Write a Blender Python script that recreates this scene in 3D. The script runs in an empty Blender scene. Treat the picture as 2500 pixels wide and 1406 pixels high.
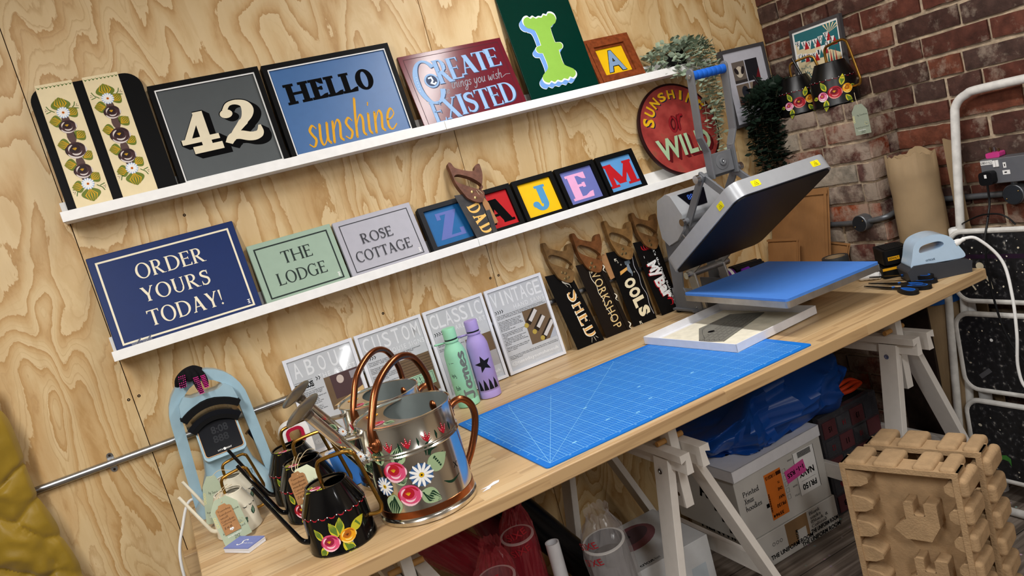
# Sign painter's workshop corner: plywood wall with picture ledges, trestle desk, heat presses, painted cans.
import bpy, math, random
from mathutils import Matrix, Vector
from mathutils.geometry import tessellate_polygon
S = bpy.context.scene
COL = S.collection
PI = math.pi

# ------------------------------------------------------------------ camera, world, lights, exposure
cam_d = bpy.data.cameras.new('camera')
cam_d.sensor_width = 36.0; cam_d.sensor_fit = 'HORIZONTAL'; cam_d.lens = 27.195
cam_d.clip_start = 0.02; cam_d.clip_end = 60
cam = bpy.data.objects.new('camera', cam_d); COL.objects.link(cam)
cam.matrix_world = Matrix(((0.8631, 0.3011, -0.4054, 0.4193), (-0.4314, 0.0222, -0.9019, -2.5284),
                           (-0.2626, 0.9533, 0.1491, 1.5591), (0, 0, 0, 1)))
S.camera = cam
S.view_settings.view_transform = 'Standard'; S.view_settings.look = 'None'
S.view_settings.gamma = 1.0; S.view_settings.use_curve_mapping = False
S.view_settings.exposure = 0.25
W = bpy.data.worlds.new('world'); S.world = W; W.use_nodes = True
W.node_tree.nodes['Background'].inputs[0].default_value = (0.9, 0.94, 1.0, 1)
W.node_tree.nodes['Background'].inputs[1].default_value = 0.12
def area(name, loc, target, sx, sy, power, color=(1, .98, .955)):
    l = bpy.data.lights.new(name, 'AREA'); l.shape = 'RECTANGLE'; l.size = sx; l.size_y = sy
    l.energy = power; l.color = color
    o = bpy.data.objects.new(name, l); COL.objects.link(o); o.location = loc
    o.rotation_euler = (Vector(target) - Vector(loc)).to_track_quat('-Z', 'Y').to_euler()
    return o
# ceiling tubes of the workshop, the rear pair added
area('ceiling_tube', (1.82, -1.15, 2.48), (1.82, -1.0, 0), 0.12, 1.3, 21)
area('ceiling_tube', (-0.30, -1.85, 2.42), (-0.15, -1.5, 0), 0.12, 1.3, 34)
area('ceiling_tube', (0.7, -3.6, 2.6), (0.8, -2.6, 0), 0.14, 1.5, 40)  # added behind the camera as fill light
area('ceiling_tube', (2.6, -4.0, 2.6), (2.4, -3.0, 0), 0.14, 1.5, 18)  # added deeper in the room for the steel cans to reflect
# unseen light added across the room to put a glint on the left sheet
_g = area('glint_light', (1.866, -5.15, 1.425), (1.866, 0, 1.425), 0.06, 0.27, 2.2, (1, 1, 1))
_g.rotation_euler.rotate_axis('Z', -0.61)

# ------------------------------------------------------------------ materials
def lin(c):
    if isinstance(c, str):
        c = c.lstrip('#'); c = [int(c[i:i + 2], 16) / 255 for i in (0, 2, 4)]
    return tuple([x / 12.92 if x <= .04045 else ((x + .055) / 1.055) ** 2.4 for x in c]) + (1,)
_M = {}
class NT:
    def __init__(s, m):
        s.m = m; m.use_nodes = True; s.t = m.node_tree; s.b = s.t.nodes['Principled BSDF']
    def n(s, typ, **kw):
        nd = s.t.nodes.new(typ)
        for k, v in kw.items():
            if k.startswith('i_'):
                k = k[2:].replace('_', ' '); nd.inputs[int(k) if k.isdigit() else k].default_value = v
            else: setattr(nd, k, v)
        return nd
    def l(s, a, b, oi=0, ii=0):
        s.t.links.new(a.outputs[oi], (b.inputs[ii] if not isinstance(b, str) else s.b.inputs[b]))
    def math(s, op, a, b=None, c=None):
        nd = s.n('ShaderNodeMath', operation=op)
        for i, x in enumerate((a, b, c)):
            if x is None: continue
            if isinstance(x, (int, float)): nd.inputs[i].default_value = x
            else: s.t.links.new(x, nd.inputs[i])
        return nd.outputs[0]
    def ramp(s, fac, stops, interp='LINEAR'):
        r = s.n('ShaderNodeValToRGB'); r.color_ramp.interpolation = interp
        el = r.color_ramp.elements
        while len(el) < len(stops): el.new(.5)
        for e, (p, c) in zip(el, stops): e.position = p; e.color = c if len(c) == 4 else lin(c)
        s.t.links.new(fac, r.inputs[0]); return r
    def bump(s, h, strength=.3, dist=.002):
        b = s.n('ShaderNodeBump'); b.inputs['Strength'].default_value = strength; b.inputs['Distance'].default_value = dist
        s.t.links.new(h, b.inputs['Height']); s.t.links.new(b.outputs[0], s.b.inputs['Normal'])
    def mix(s, fac, a, b, blend='MIX'):
        mx = s.n('ShaderNodeMix', data_type='RGBA', blend_type=blend)
        for i, x in ((0, fac), (6, a), (7, b)):
            if isinstance(x, (int, float)): mx.inputs[i].default_value = x
            elif isinstance(x, tuple): mx.inputs[i].default_value = x
            else: s.t.links.new(x, mx.inputs[i])
        return mx.outputs[2]
def mat(name, color='#888888', rough=.5, metal=0, noise=0, nscale=40, bump=0, bscale=150, bdist=.0006, spec=.22, coat=0, trans=0, ior=1.45, sheen=0, emit=0):
    """plain procedural surface: a colour with a little noise in it and an optional fine bump"""
    if name in _M: return _M[name]
    m = bpy.data.materials.new(name); _M[name] = m; t = NT(m); c = lin(color)
    t.b.inputs['Roughness'].default_value = rough; t.b.inputs['Metallic'].default_value = metal
    t.b.inputs['Specular IOR Level'].default_value = spec; t.b.inputs['IOR'].default_value = ior
    if coat: t.b.inputs['Coat Weight'].default_value = coat; t.b.inputs['Coat Roughness'].default_value = .08
    if trans: t.b.inputs['Transmission Weight'].default_value = trans
    if sheen: t.b.inputs['Sheen Weight'].default_value = sheen
    if emit:
        t.b.inputs['Emission Color'].default_value = c; t.b.inputs['Emission Strength'].default_value = emit
    tc = t.n('ShaderNodeTexCoord')
    ns = t.n('ShaderNodeTexNoise'); ns.inputs['Scale'].default_value = nscale; ns.inputs['Detail'].default_value = 4
    t.l(tc, ns, 3, 0)
    k = noise if noise else .03
    lo = tuple(x * (1 - k) for x in c[:3]) + (1,); hi = tuple(min(1, x * (1 + k)) for x in c[:3]) + (1,)
    r = t.ramp(ns.outputs[0], [(.3, lo), (.7, hi)]); t.l(r, 'Base Color')
    if bump:
        n2 = t.n('ShaderNodeTexNoise'); n2.inputs['Scale'].default_value = bscale; n2.inputs['Detail'].default_value = 3
        t.l(tc, n2, 3, 0); t.bump(n2.outputs[0], bump, bdist)
    return m

# ------------------------------------------------------------------ mesh builder
class MB:
    def __init__(s, T=None):
        s.v = []; s.f = []; s.fm = []; s.mats = []; s.T = T or Matrix.Identity(4); s.xf = None; s.vc = None
    def mi(s, m):
        if m not in s.mats: s.mats.append(m)
        return s.mats.index(m)
    def add(s, vs, fs, m):
        b = len(s.v)
        for p in vs:
            p = Vector(p)
            if s.xf: p = Vector(s.xf(p.x, p.y, p.z))
            s.v.append(s.T @ p)
        k = s.mi(m)
        for f in fs: s.f.append([b + i for i in f]); s.fm.append(k)
    def box(s, x0, x1, y0, y1, z0, z1, m):
        vs = [(x, y, z) for z in (z0, z1) for y in (y0, y1) for x in (x0, x1)]
        s.add(vs, [(0, 2, 3, 1), (4, 5, 7, 6), (0, 1, 5, 4), (2, 6, 7, 3), (0, 4, 6, 2), (1, 3, 7, 5)], m)
    def bar(s, p0, p1, w, h, m, up=(0, 0, 1)):
        """rectangular bar from p0 to p1, w across, h along 'up'"""
        p0 = Vector(p0); p1 = Vector(p1); d = (p1 - p0).normalized(); u = Vector(up); u = (u - d * u.dot(d)).normalized(); a = d.cross(u)
        vs = [p + a * i * w / 2 + u * j * h / 2 for p in (p0, p1) for (i, j) in ((-1, -1), (1, -1), (1, 1), (-1, 1))]
        s.add(vs, [(0, 3, 2, 1), (4, 5, 6, 7), (0, 1, 5, 4), (1, 2, 6, 5), (2, 3, 7, 6), (3, 0, 4, 7)], m)
    def prism(s, poly, z0, z1, m, F=None, capm=None, holes=()):
        """poly (list of xy) extruded from z0 to z1 along F's z"""
        F = F or Matrix.Identity(4); loops = [list(poly)] + [list(h) for h in holes]
        pts = [p for lp in loops for p in lp]; n = len(pts)
        tris = tessellate_polygon([[Vector((x, y, 0)) for x, y in lp] for lp in loops])
        vs = [F @ Vector((x, y, z)) for z in (z0, z1) for x, y in pts]
        area2 = sum(loops[0][i - 1][0] * loops[0][i][1] - loops[0][i][0] * loops[0][i - 1][1] for i in range(len(loops[0])))
        side = []; b = 0
        for li, lp in enumerate(loops):
            k = len(lp)
            for i in range(k):
                a, c = b + i, b + (i + 1) % k
                side.append((a, c, c + n, a + n))
            b += k
        def up(t):
            (x0, y0), (x1, y1), (x2, y2) = [pts[i] for i in t]
            return t if (x1 - x0) * (y2 - y0) - (x2 - x0) * (y1 - y0) > 0 else t[::-1]
        tris = [up(t) for t in tris]
        s.add(vs, side, m)
        s.add(vs, [tuple(i + n for i in t) for t in tris] + [t[::-1] for t in tris], capm or m)
    def flat(s, poly, z, m, holes=()):
        loops = [list(poly)] + [list(h) for h in holes]; pts = [p for lp in loops for p in lp]
        tris = tessellate_polygon([[Vector((x, y, 0)) for x, y in lp] for lp in loops])
        out = []
        for t in tris:
            (x0, y0), (x1, y1), (x2, y2) = [pts[i] for i in t]
            out.append(t if (x1 - x0) * (y2 - y0) - (x2 - x0) * (y1 - y0) > 0 else t[::-1])
        s.add([(x, y, z) for x, y in pts], out, m)
    def fine(s, tris, z, m, step=.006):
        """triangles split small enough to follow a curved surface"""
        st = [list(map(Vector, t)) for t in tris]; vs = []; fs = []
        while st:
            a, c, d = st.pop(); L = [(c - a).length, (d - c).length, (a - d).length]; k = L.index(max(L))
            if L[k] > step:
                p, q, r = ((a, c, d), (c, d, a), (d, a, c))[k]; mid = (p + q) / 2; st += [[p, mid, r], [mid, q, r]]
            else: n = len(vs); vs += [(v.x, v.y, z) for v in (a, c, d)]; fs.append((n, n + 1, n + 2))
        s.add(vs, fs, m)
    def rect(s, x0, x1, y0, y1, z, m): s.add([(x0, y0, z), (x1, y0, z), (x1, y1, z), (x0, y1, z)], [(0, 1, 2, 3)], m)
    def frame2d(s, x0, x1, y0, y1, w, z, m):
        s.rect(x0, x1, y0, y0 + w, z, m); s.rect(x0, x1, y1 - w, y1, z, m)
        s.rect(x0, x0 + w, y0 + w, y1 - w, z, m); s.rect(x1 - w, x1, y0 + w, y1 - w, z, m)
    def oval(s, cx, cy, rx, ry, z, m, n=20, rot=0, rings=2):
        c, sn = math.cos(rot), math.sin(rot); vs = [(cx, cy, z)]; fs = []
        for r in range(1, rings + 1):
            for i in range(n):
                a = 2 * PI * i / n; x, y = rx * r / rings * math.cos(a), ry * r / rings * math.sin(a)
                vs.append((cx + x * c - y * sn, cy + x * sn + y * c, z))
        for i in range(n):
            j = (i + 1) % n; fs.append((0, 1 + i, 1 + j))
            for r in range(rings - 1):
                o = 1 + r * n; fs.append((o + i, o + n + i, o + n + j, o + j))
        s.add(vs, fs, m)
    def stroke(s, pts, w, z, m, closed=False):
        """painted line along pts; w a number or a function of 0..1"""
        pts = [Vector((p[0], p[1])) for p in pts]; n = len(pts)
        if n < 2: return
        vs = []; fs = []
        for i, p in enumerate(pts):
            a = pts[i - 1] if (i or closed) else p; b = pts[(i + 1) % n] if (i < n - 1 or closed) else p
            d = b - a
            if d.length < 1e-9: d = Vector((1, 0))
            d.normalize(); nn = Vector((-d.y, d.x)); ww = (w(i / (n - 1)) if callable(w) else w) / 2
            k = 1.0
            if 0 < i < n - 1:
                d1 = (p - a); d2 = (b - p)
                if d1.length > 1e-9 and d2.length > 1e-9:
                    k = 1 / max(.55, math.cos(d1.angle(d2) / 2))
            vs += [(p.x + nn.x * ww * k, p.y + nn.y * ww * k, z), (p.x - nn.x * ww * k, p.y - nn.y * ww * k, z)]
        for i in range(n if closed else n - 1):
            j = (i + 1) % n; fs.append((2 * i, 2 * i + 1, 2 * j + 1, 2 * j))
        s.add(vs, fs, m)
    def tube(s, pts, r, m, n=10, closed=False, caps=True):
        pts = [Vector(p) for p in pts]; N = len(pts); vs = []; fs = []
        d0 = (pts[1] - pts[0]).normalized(); u = d0.orthogonal().normalized()
        for i, p in enumerate(pts):
            a = pts[i - 1] if (i or closed) else p; b = pts[(i + 1) % N] if (i < N - 1 or closed) else p
            d = (b - a).normalized(); u = (u - d * u.dot(d))
            if u.length < 1e-6: u = d.orthogonal()
            u.normalize(); w = d.cross(u); rr = r[i] if isinstance(r, (list, tuple)) else r
            for k in range(n):
                t = 2 * PI * k / n; vs.append(p + u * rr * math.cos(t) + w * rr * math.sin(t))
        for i in range(N if closed else N - 1):
            j = (i + 1) % N
            for k in range(n):
                l = (k + 1) % n; fs.append((i * n + k, i * n + l, j * n + l, j * n + k))
        if caps and not closed:
            fs.append(tuple(range(n))[::-1]); fs.append(tuple((N - 1) * n + k for k in range(n)))
        s.add(vs, fs, m)
    def lathe(s, prof, m, n=32, F=None, ell=1.0, caps=True):
        """prof: list of (r, z); ell squashes y"""
        F = F or Matrix.Identity(4); vs = []; fs = []; N = len(prof)
        for r, z in prof:
            for k in range(n):
                t = 2 * PI * k / n; vs.append(F @ Vector((r * math.cos(t), r * ell * math.sin(t), z)))
        for i in range(N - 1):
            for k in range(n):
                l = (k + 1) % n; fs.append((i * n + k, i * n + l, (i + 1) * n + l, (i + 1) * n + k))
        if caps:
            if prof[0][0] > 1e-6: fs.append(tuple(range(n))[::-1])
            if prof[-1][0] > 1e-6: fs.append(tuple((N - 1) * n + k for k in range(n)))
        s.add(vs, fs, m)
    def cyl(s, p0, p1, r, m, n=16): s.tube([p0, p1], r, m, n)
    def ball(s, c, r, m, n=12, sc=(1, 1, 1)):
        prof = [(math.sin(PI * i / n), -math.cos(PI * i / n)) for i in range(n + 1)]
        s.lathe([(max(a, 1e-7) * r, b * r) for a, b in prof], m, n * 2, Matrix.Translation(c) @ Matrix.Diagonal((*sc, 1)), caps=False)
    def obj(s, name, parent=None, bevel=0, seg=2, smooth=32, subsurf=0):
        me = bpy.data.meshes.new(name); me.from_pydata([tuple(p) for p in s.v], [], s.f)
        for m in s.mats: me.materials.append(m)
        me.polygons.foreach_set('material_index', s.fm)
        if s.vc:
            at = me.color_attributes.new('tint', 'FLOAT_COLOR', 'POINT')
            for i, c in enumerate(s.vc): at.data[i].color = c
        if smooth:
            me.polygons.foreach_set('use_smooth', [True] * len(me.polygons)); me.set_sharp_from_angle(angle=math.radians(smooth))
        me.update(); o = bpy.data.objects.new(name, me); COL.objects.link(o)
        if parent is not None: o.parent = parent
        if bevel:
            b = o.modifiers.new('bevel', 'BEVEL'); b.width = bevel; b.segments = seg; b.limit_method = 'ANGLE'; b.angle_limit = math.radians(40)
            b.harden_normals = True
        if subsurf:
            q = o.modifiers.new('subsurf', 'SUBSURF'); q.levels = subsurf; q.render_levels = subsurf
        return o
def tag(o, label, cat, group=None, kind=None):
    o['label'] = label; o['category'] = cat
    if group: o['group'] = group
    if kind: o['kind'] = kind
    return o
def thing(name, label, cat, M=None, group=None):
    o = bpy.data.objects.new(name, None); COL.objects.link(o); o.empty_display_size = .05
    if M is not None: o.matrix_world = M
    return tag(o, label, cat, group)
def struct(o): o['kind'] = 'structure'; return o
def at(x, y, z, rz=0): return Matrix.Translation((x, y, z)) @ Matrix.Rotation(rz, 4, 'Z')
def lean(x, y, z, ang, rz=0):
    """frame of a flat thing leaning back on the wall: local x along the wall, y up the face, z out of the face"""
    return Matrix.Translation((x, y, z)) @ Matrix.Rotation(rz, 4, 'Z') @ Matrix.Rotation(PI / 2 - ang, 4, 'X')
def copy_tree(o, M=None, parent=None):
    c = o.copy(); COL.objects.link(c)
    if parent is not None: c.parent = parent
    if M is not None: c.matrix_world = M
    for ch in [k for k in bpy.data.objects if k.parent == o and k is not c]: copy_tree(ch, None, c)
    return c
def sm(pts, n=6, closed=False):
    """Catmull-Rom through pts"""
    P = [Vector(p) for p in pts]; N = len(P); out = []
    for i in range(N if closed else N - 1):
        a = P[i - 1] if (i or closed) else P[0] * 2 - P[1]; b = P[i]; c = P[(i + 1) % N]
        d = P[(i + 2) % N] if (i < N - 2 or closed) else c * 2 - b
        for k in range(n):
            t = k / n
            out.append(.5 * ((2 * b) + (c - a) * t + (2 * a - 5 * b + 4 * c - d) * t * t + (3 * b - a - 3 * c + d) * t ** 3))
    if not closed: out.append(P[-1])
    return out
def rrect(x0, x1, y0, y1, r, n=5, corners=(1, 1, 1, 1)):
    out = []
    for (cx, cy, a0), on in zip(((x1 - r, y1 - r, 0), (x0 + r, y1 - r, 90), (x0 + r, y0 + r, 180), (x1 - r, y0 + r, 270)), corners):
        if on: out += [(cx + r * math.cos(math.radians(a0 + 90 * i / n)), cy + r * math.sin(math.radians(a0 + 90 * i / n))) for i in range(n + 1)]
        else: out.append((cx + (r if a0 in (0, 270) else -r), cy + (r if a0 in (0, 90) else -r)))
    return out

# ------------------------------------------------------------------ lettering
_T = {}
def sans(txt, bold=0, shear=0, spacing=1, lines=1.0, align='LEFT'):
    """plain sans lettering as flat triangles in the unit of the font; returns verts, faces"""
    key = (txt, bold, shear, spacing, align, lines)
    if key not in _T:
        cu = bpy.data.curves.new('t', 'FONT'); cu.body = txt; cu.offset = bold; cu.shear = shear; cu.space_character = spacing; cu.space_line = lines
        cu.align_x = align; cu.resolution_u = 3
        o = bpy.data.objects.new('t', cu); me = bpy.data.meshes.new_from_object(o)
        _T[key] = ([tuple(v.co) for v in me.vertices], [tuple(p.vertices) for p in me.polygons])
        bpy.data.objects.remove(o); bpy.data.curves.remove(cu); bpy.data.meshes.remove(me)
    return _T[key]
def fit(mb, vf, x0, x1, y0, y1, z, m, rot=0, keep=False, flip=False):
    """lay lettering (verts, faces) into the box x0..x1, y0..y1"""
    vs, fs = vf
    if not vs: return
    ax, bx = min(v[0] for v in vs), max(v[0] for v in vs); ay, by = min(v[1] for v in vs), max(v[1] for v in vs)
    sx = (x1 - x0) / max(1e-6, bx - ax); sy = (y1 - y0) / max(1e-6, by - ay)
    if keep: sx = sy = min(sx, sy)
    cx, cy = (x0 + x1) / 2, (y0 + y1) / 2; c, n = math.cos(rot), math.sin(rot); out = []
    for v in vs:
        dx = (v[0] - (ax + bx) / 2) * sx; dy = (v[1] - (ay + by) / 2) * sy
        out.append((cx + dx * c - dy * n, cy + dx * n + dy * c, z + (v[2] if len(v) > 2 else 0)))
    mb.add(out, [f[::-1] for f in fs] if flip else fs, m)
class _Rec(MB):
    pass
def ring(cx, cy, rx, ry, T, t, a0=0, a1=360, n=28):
    o = []; i_ = []
    for k in range(n + 1):
        a = math.radians(a0 + (a1 - a0) * k / n); c, s_ = math.cos(a), math.sin(a)
        o.append((cx + rx * c, cy + ry * s_)); i_.append((cx + (rx - T) * c, cy + (ry - t) * s_))
    return o, i_
def serif(txt, T=.14, t=.05, s=.13, st=.04, gap=.12, slabby=False):
    """roman capitals drawn as overlapping strokes, cap height 1; returns verts, faces"""
    R = MB(); x = 0.0; m0 = None; lay = [0]
    def q(p):
        lay[0] += 1; z = 1e-5 * (lay[0] % 7)
        R.add([(x + a, b, z) for a, b in p], [tuple(range(len(p)))], 0)
    def box(x0, x1, y0, y1): q([(x0, y0), (x1, y0), (x1, y1), (x0, y1)])
    def V(cx, w=T, y0=0, y1=1): box(cx - w / 2, cx + w / 2, y0, y1)
    def ser(cx, y, k=1.0, l=None, r=None):
        l = s * k if l is None else l; r = s * k if r is None else r
        y0, y1 = (0, st) if y == 0 else (1 - st, 1); box(cx - l, cx + r, y0, y1)
        if not slabby:
            e = st * .9; yb = y1 if y == 0 else y0; yc = yb + (e if y == 0 else -e)
            q([(cx - l * .75, yb), (cx + r * .75, yb), (cx + T * .4, yc), (cx - T * .4, yc)] if y == 0 else [(cx - T * .4, yc), (cx + T * .4, yc), (cx + r * .75, yb), (cx - l * .75, yb)])
    def D(x0, y0, x1, y1, w): q([(x0 - w / 2, y0), (x0 + w / 2, y0), (x1 + w / 2, y1), (x1 - w / 2, y1)] if y1 > y0 else [(x1 - w / 2, y1), (x1 + w / 2, y1), (x0 + w / 2, y0), (x0 - w / 2, y0)])
    def arc(cx, cy, rx, ry, a0, a1, T_=T, t_=t, n=24):
        lay[0] += 1; z = 1e-5 * (lay[0] % 7); o, i_ = ring(cx, cy, rx, ry, T_, t_, a0, a1, n)
        R.add([(x + a, b, z) for a, b in o] + [(x + a, b, z) for a, b in i_], [(k, k + 1, n + 2 + k, n + 1 + k) for k in range(n)], 0)
    def curve(pts, w):
        lay[0] += 1; z = 1e-5 * (lay[0] % 7); R.stroke([(x + p[0], p[1]) for p in sm([(a, b, 0) for a, b in pts], 6)], w, z, 0)
    def arm(x0, x1, y, ter=.17):
        box(x0, x1, y - t / 2, y + t / 2)
        h = ter
        if y > .9: q([(x1 - st * 1.2, y - t / 2 - h * .8), (x1, y - t / 2 - h), (x1, y + t / 2), (x1 - st * 2.5, y - t / 2)])
        elif y < .1: q([(x1 - st * 2.5, y + t / 2), (x1, y - t / 2), (x1 + st * .4, y + h), (x1 - st * .8, y + h * .9)])
        else: box(x1 - st, x1, y - h * .6, y + h * .6)
    for ch in txt:
        w = .7
        if ch == ' ': x += .4; continue
        if ch == 'I': w = 2 * s; V(s); ser(s, 0); ser(s, 1)
        elif ch == 'H':
            w = .72 + 2 * s; a, b = s, s + .72 - 0 * T; V(a); V(b); box(a, b, .5 - t / 2, .5 + t / 2)
            for c in (a, b): ser(c, 0); ser(c, 1)
        elif ch in 'EF':
            w = s + .52; V(s); ser(s, 0, r=T / 2 + .02); ser(s, 1, r=T / 2 + .02); arm(s, w - .04, 1 - t / 2)
            arm(s, w - .14, .52, .16)
            if ch == 'E': arm(s, w, t / 2)
            else: ser(s, 0)
        elif ch == 'L': w = s + .52; V(s); ser(s, 1); ser(s, 0, r=T / 2); arm(s, w, t / 2)
        elif ch == 'T':
            w = .74; V(w / 2); ser(w / 2, 0); box(0, w, 1 - t, 1)
            for sg in (-1, 1):
                e = w / 2 + sg * w / 2; q([(e, 1), (e, .8), (e - sg * st, .82), (e - sg * st * 2.4, 1 - t), (e - sg * st * 2.4, 1)] if sg < 0 else [(e, .8), (e, 1), (e - st * 2.4, 1), (e - st * 2.4, 1 - t), (e - st, .82)])
        elif ch == 'O': w = .92; arc(.46, .5, .46, .53, 0, 360, n=40)
        elif ch == 'C' or ch == 'G':
            w = .82; arc(.46, .5, .46, .53, 48, 312, n=32)
            q([(.74, .9), (.76, 1.0), (.8, 1.0), (.8, .7), (.76, .7)][::-1])
            if ch == 'G': w = .9; V(.76, T, .02, .46); box(.76 - s, .76 + s * .9, .46 - st, .46)
        elif ch == 'D':
            w = s + .74; V(s); ser(s, 0, r=T / 2 + .02); ser(s, 1, r=T / 2 + .02); arc(s + .2, .5, .54, .5, -90, 90); box(s, s + .21, 1 - t, 1); box(s, s + .21, 0, t)
        elif ch in 'RPB':
            w = s + .5; V(s); ser(s, 1, r=T / 2 + .02)
            ser(s, 0, r=None if ch != 'B' else T / 2)
            lo = .47 if ch != 'B' else .53
            arc(s + .2, (1 + lo) / 2, .28, (1 - lo) / 2, -90, 90, T * .95); box(s, s + .21, 1 - t, 1); box(s, s + .21, lo, lo + t)
            if ch == 'R': D(s + .16, lo + .03, s + .52, 0, T * 1.1); w = s + .7; box(s + .5, s + .7, 0, st)
            if ch == 'B': w = s + .56; arc(s + .22, (lo + t) / 2, .33, (lo + t) / 2, -90, 90, T); box(s, s + .23, 0, t)
        elif ch == 'S':
            w = .56
            curve([(.49, .78), (.44, .92), (.28, .99 - t / 2), (.1, .88), (.1, .7), (.28, .55), (.45, .42), (.48, .2), (.32, t / 2 - .0), (.12, .05), (.05, .22)], lambda u: t + (T - t) * max(0, math.sin(PI * u)) ** 1.5)
            q([(.46, .7), (.5, .7), (.51, 1), (.48, 1)]); q([(.03, 0), (.06, 0), (.08, .3), (.04, .3)])
        elif ch == 'Y':
            w = .8; V(.4, T, 0, .46); ser(.4, 0); D(.13, 1, .4, .42, T * 1.15); D(.7, 1, .42, .42, t * 1.4); ser(.13, 1, .8); ser(.7, 1, .7)
        elif ch == 'U':
            w = .82; V(.16, T, .3, 1); V(.68, t * 1.3, .3, 1); ser(.16, 1); ser(.68, 1, .8); arc(.4, .32, .31, .34, 180, 360, (T + t) / 2 * .95, t * 1.1)
        elif ch == 'A':
            w = .86; D(.13, 0, .42, 1, t * 1.4); D(.72, 0, .4, 1, T * 1.15); box(.24, .62, .3, .3 + t); ser(.12, 0, .8); ser(.73, 0, .95)
        elif ch == 'Z': w = .7; D(.1, 0, .58, 1, T * 1.3); box(.04, .66, 1 - t, 1); box(.02, .68, 0, t); box(.04, .04 + st * 1.3, .74, 1); box(.66 - st * .2, .68 + st, 0, .28)
        elif ch == 'N': w = .86; V(.14, t * 1.4); V(.72, t * 1.4); D(.14, 1, .72, 0, T * 1.2); ser(.14, 0, .9); ser(.14, 1, .8); ser(.72, 1, .9)
        elif ch == 'M':
            w = 1.06; V(.16, t * 1.6); V(.88, T); D(.16, 1, .5, .12, T * 1.15); D(.88, 1, .52, .12, t * 1.6); ser(.16, 0, .9); ser(.88, 0); ser(.16, 1, .8); ser(.88, 1, .8)
        elif ch == 'X': w = .86; D(.16, 1, .7, 0, T * 1.15); D(.7, 1, .16, 0, t * 1.4); [ser(c, y, .8) for c in (.16, .7) for y in (0, 1)]
        elif ch == 'J': w = .56; V(.36, T, .25, 1); ser(.36, 1); arc(.22, .27, .14 + T / 2, .29, 180, 360, T * .8, t * 1.5); q([(.02 + T * .5 * math.cos(a), .27 + T * .5 * math.sin(a)) for a in [2 * PI * i / 10 for i in range(10)]])
        elif ch == '!': w = .2; q([(.08, .3), (.12, .3), (.17, 1), (.03, 1)]); q([(.1, 0), (.18, .08), (.1, .16), (.02, .08)])
        elif ch == '4':
            w = .8; V(.5, T); box(.2, .8, 0, st * 1.6); box(.02, .78, .26, .26 + t * 1.5); q([(.02, .26), (.17, .26), (.57, 1), (.43, 1)])
        elif ch == '2':
            w = .78; sw = lambda a, c: (lambda u: c + (a - c) * max(0, math.sin(PI * u)) ** 1.3)
            curve([(.17, .80), (.26, .93), (.40, .955), (.54, .88), (.58, .73), (.52, .56), (.38, .40), (.24, .25), (.13, .08)], lambda u: t * .9 + (T - t * .9) * math.exp(-((u - .52) / .2) ** 2) + t * .35 * (u > .7))
            q([(.18 + .115 * math.cos(a), .72 + .105 * math.sin(a)) for a in [2 * PI * i / 18 for i in range(18)]])
            curve([(.06, .02), (.16, .15), (.30, .16), (.46, .08), (.58, .07), (.67, .14), (.70, .30)], lambda u: T * (.62 + .35 * math.sin(PI * u)) * (1 if u < .75 else 1 - (u - .75) * 2.6))
        x += w + gap
    return [tuple(v) for v in R.v], R.f
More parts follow.
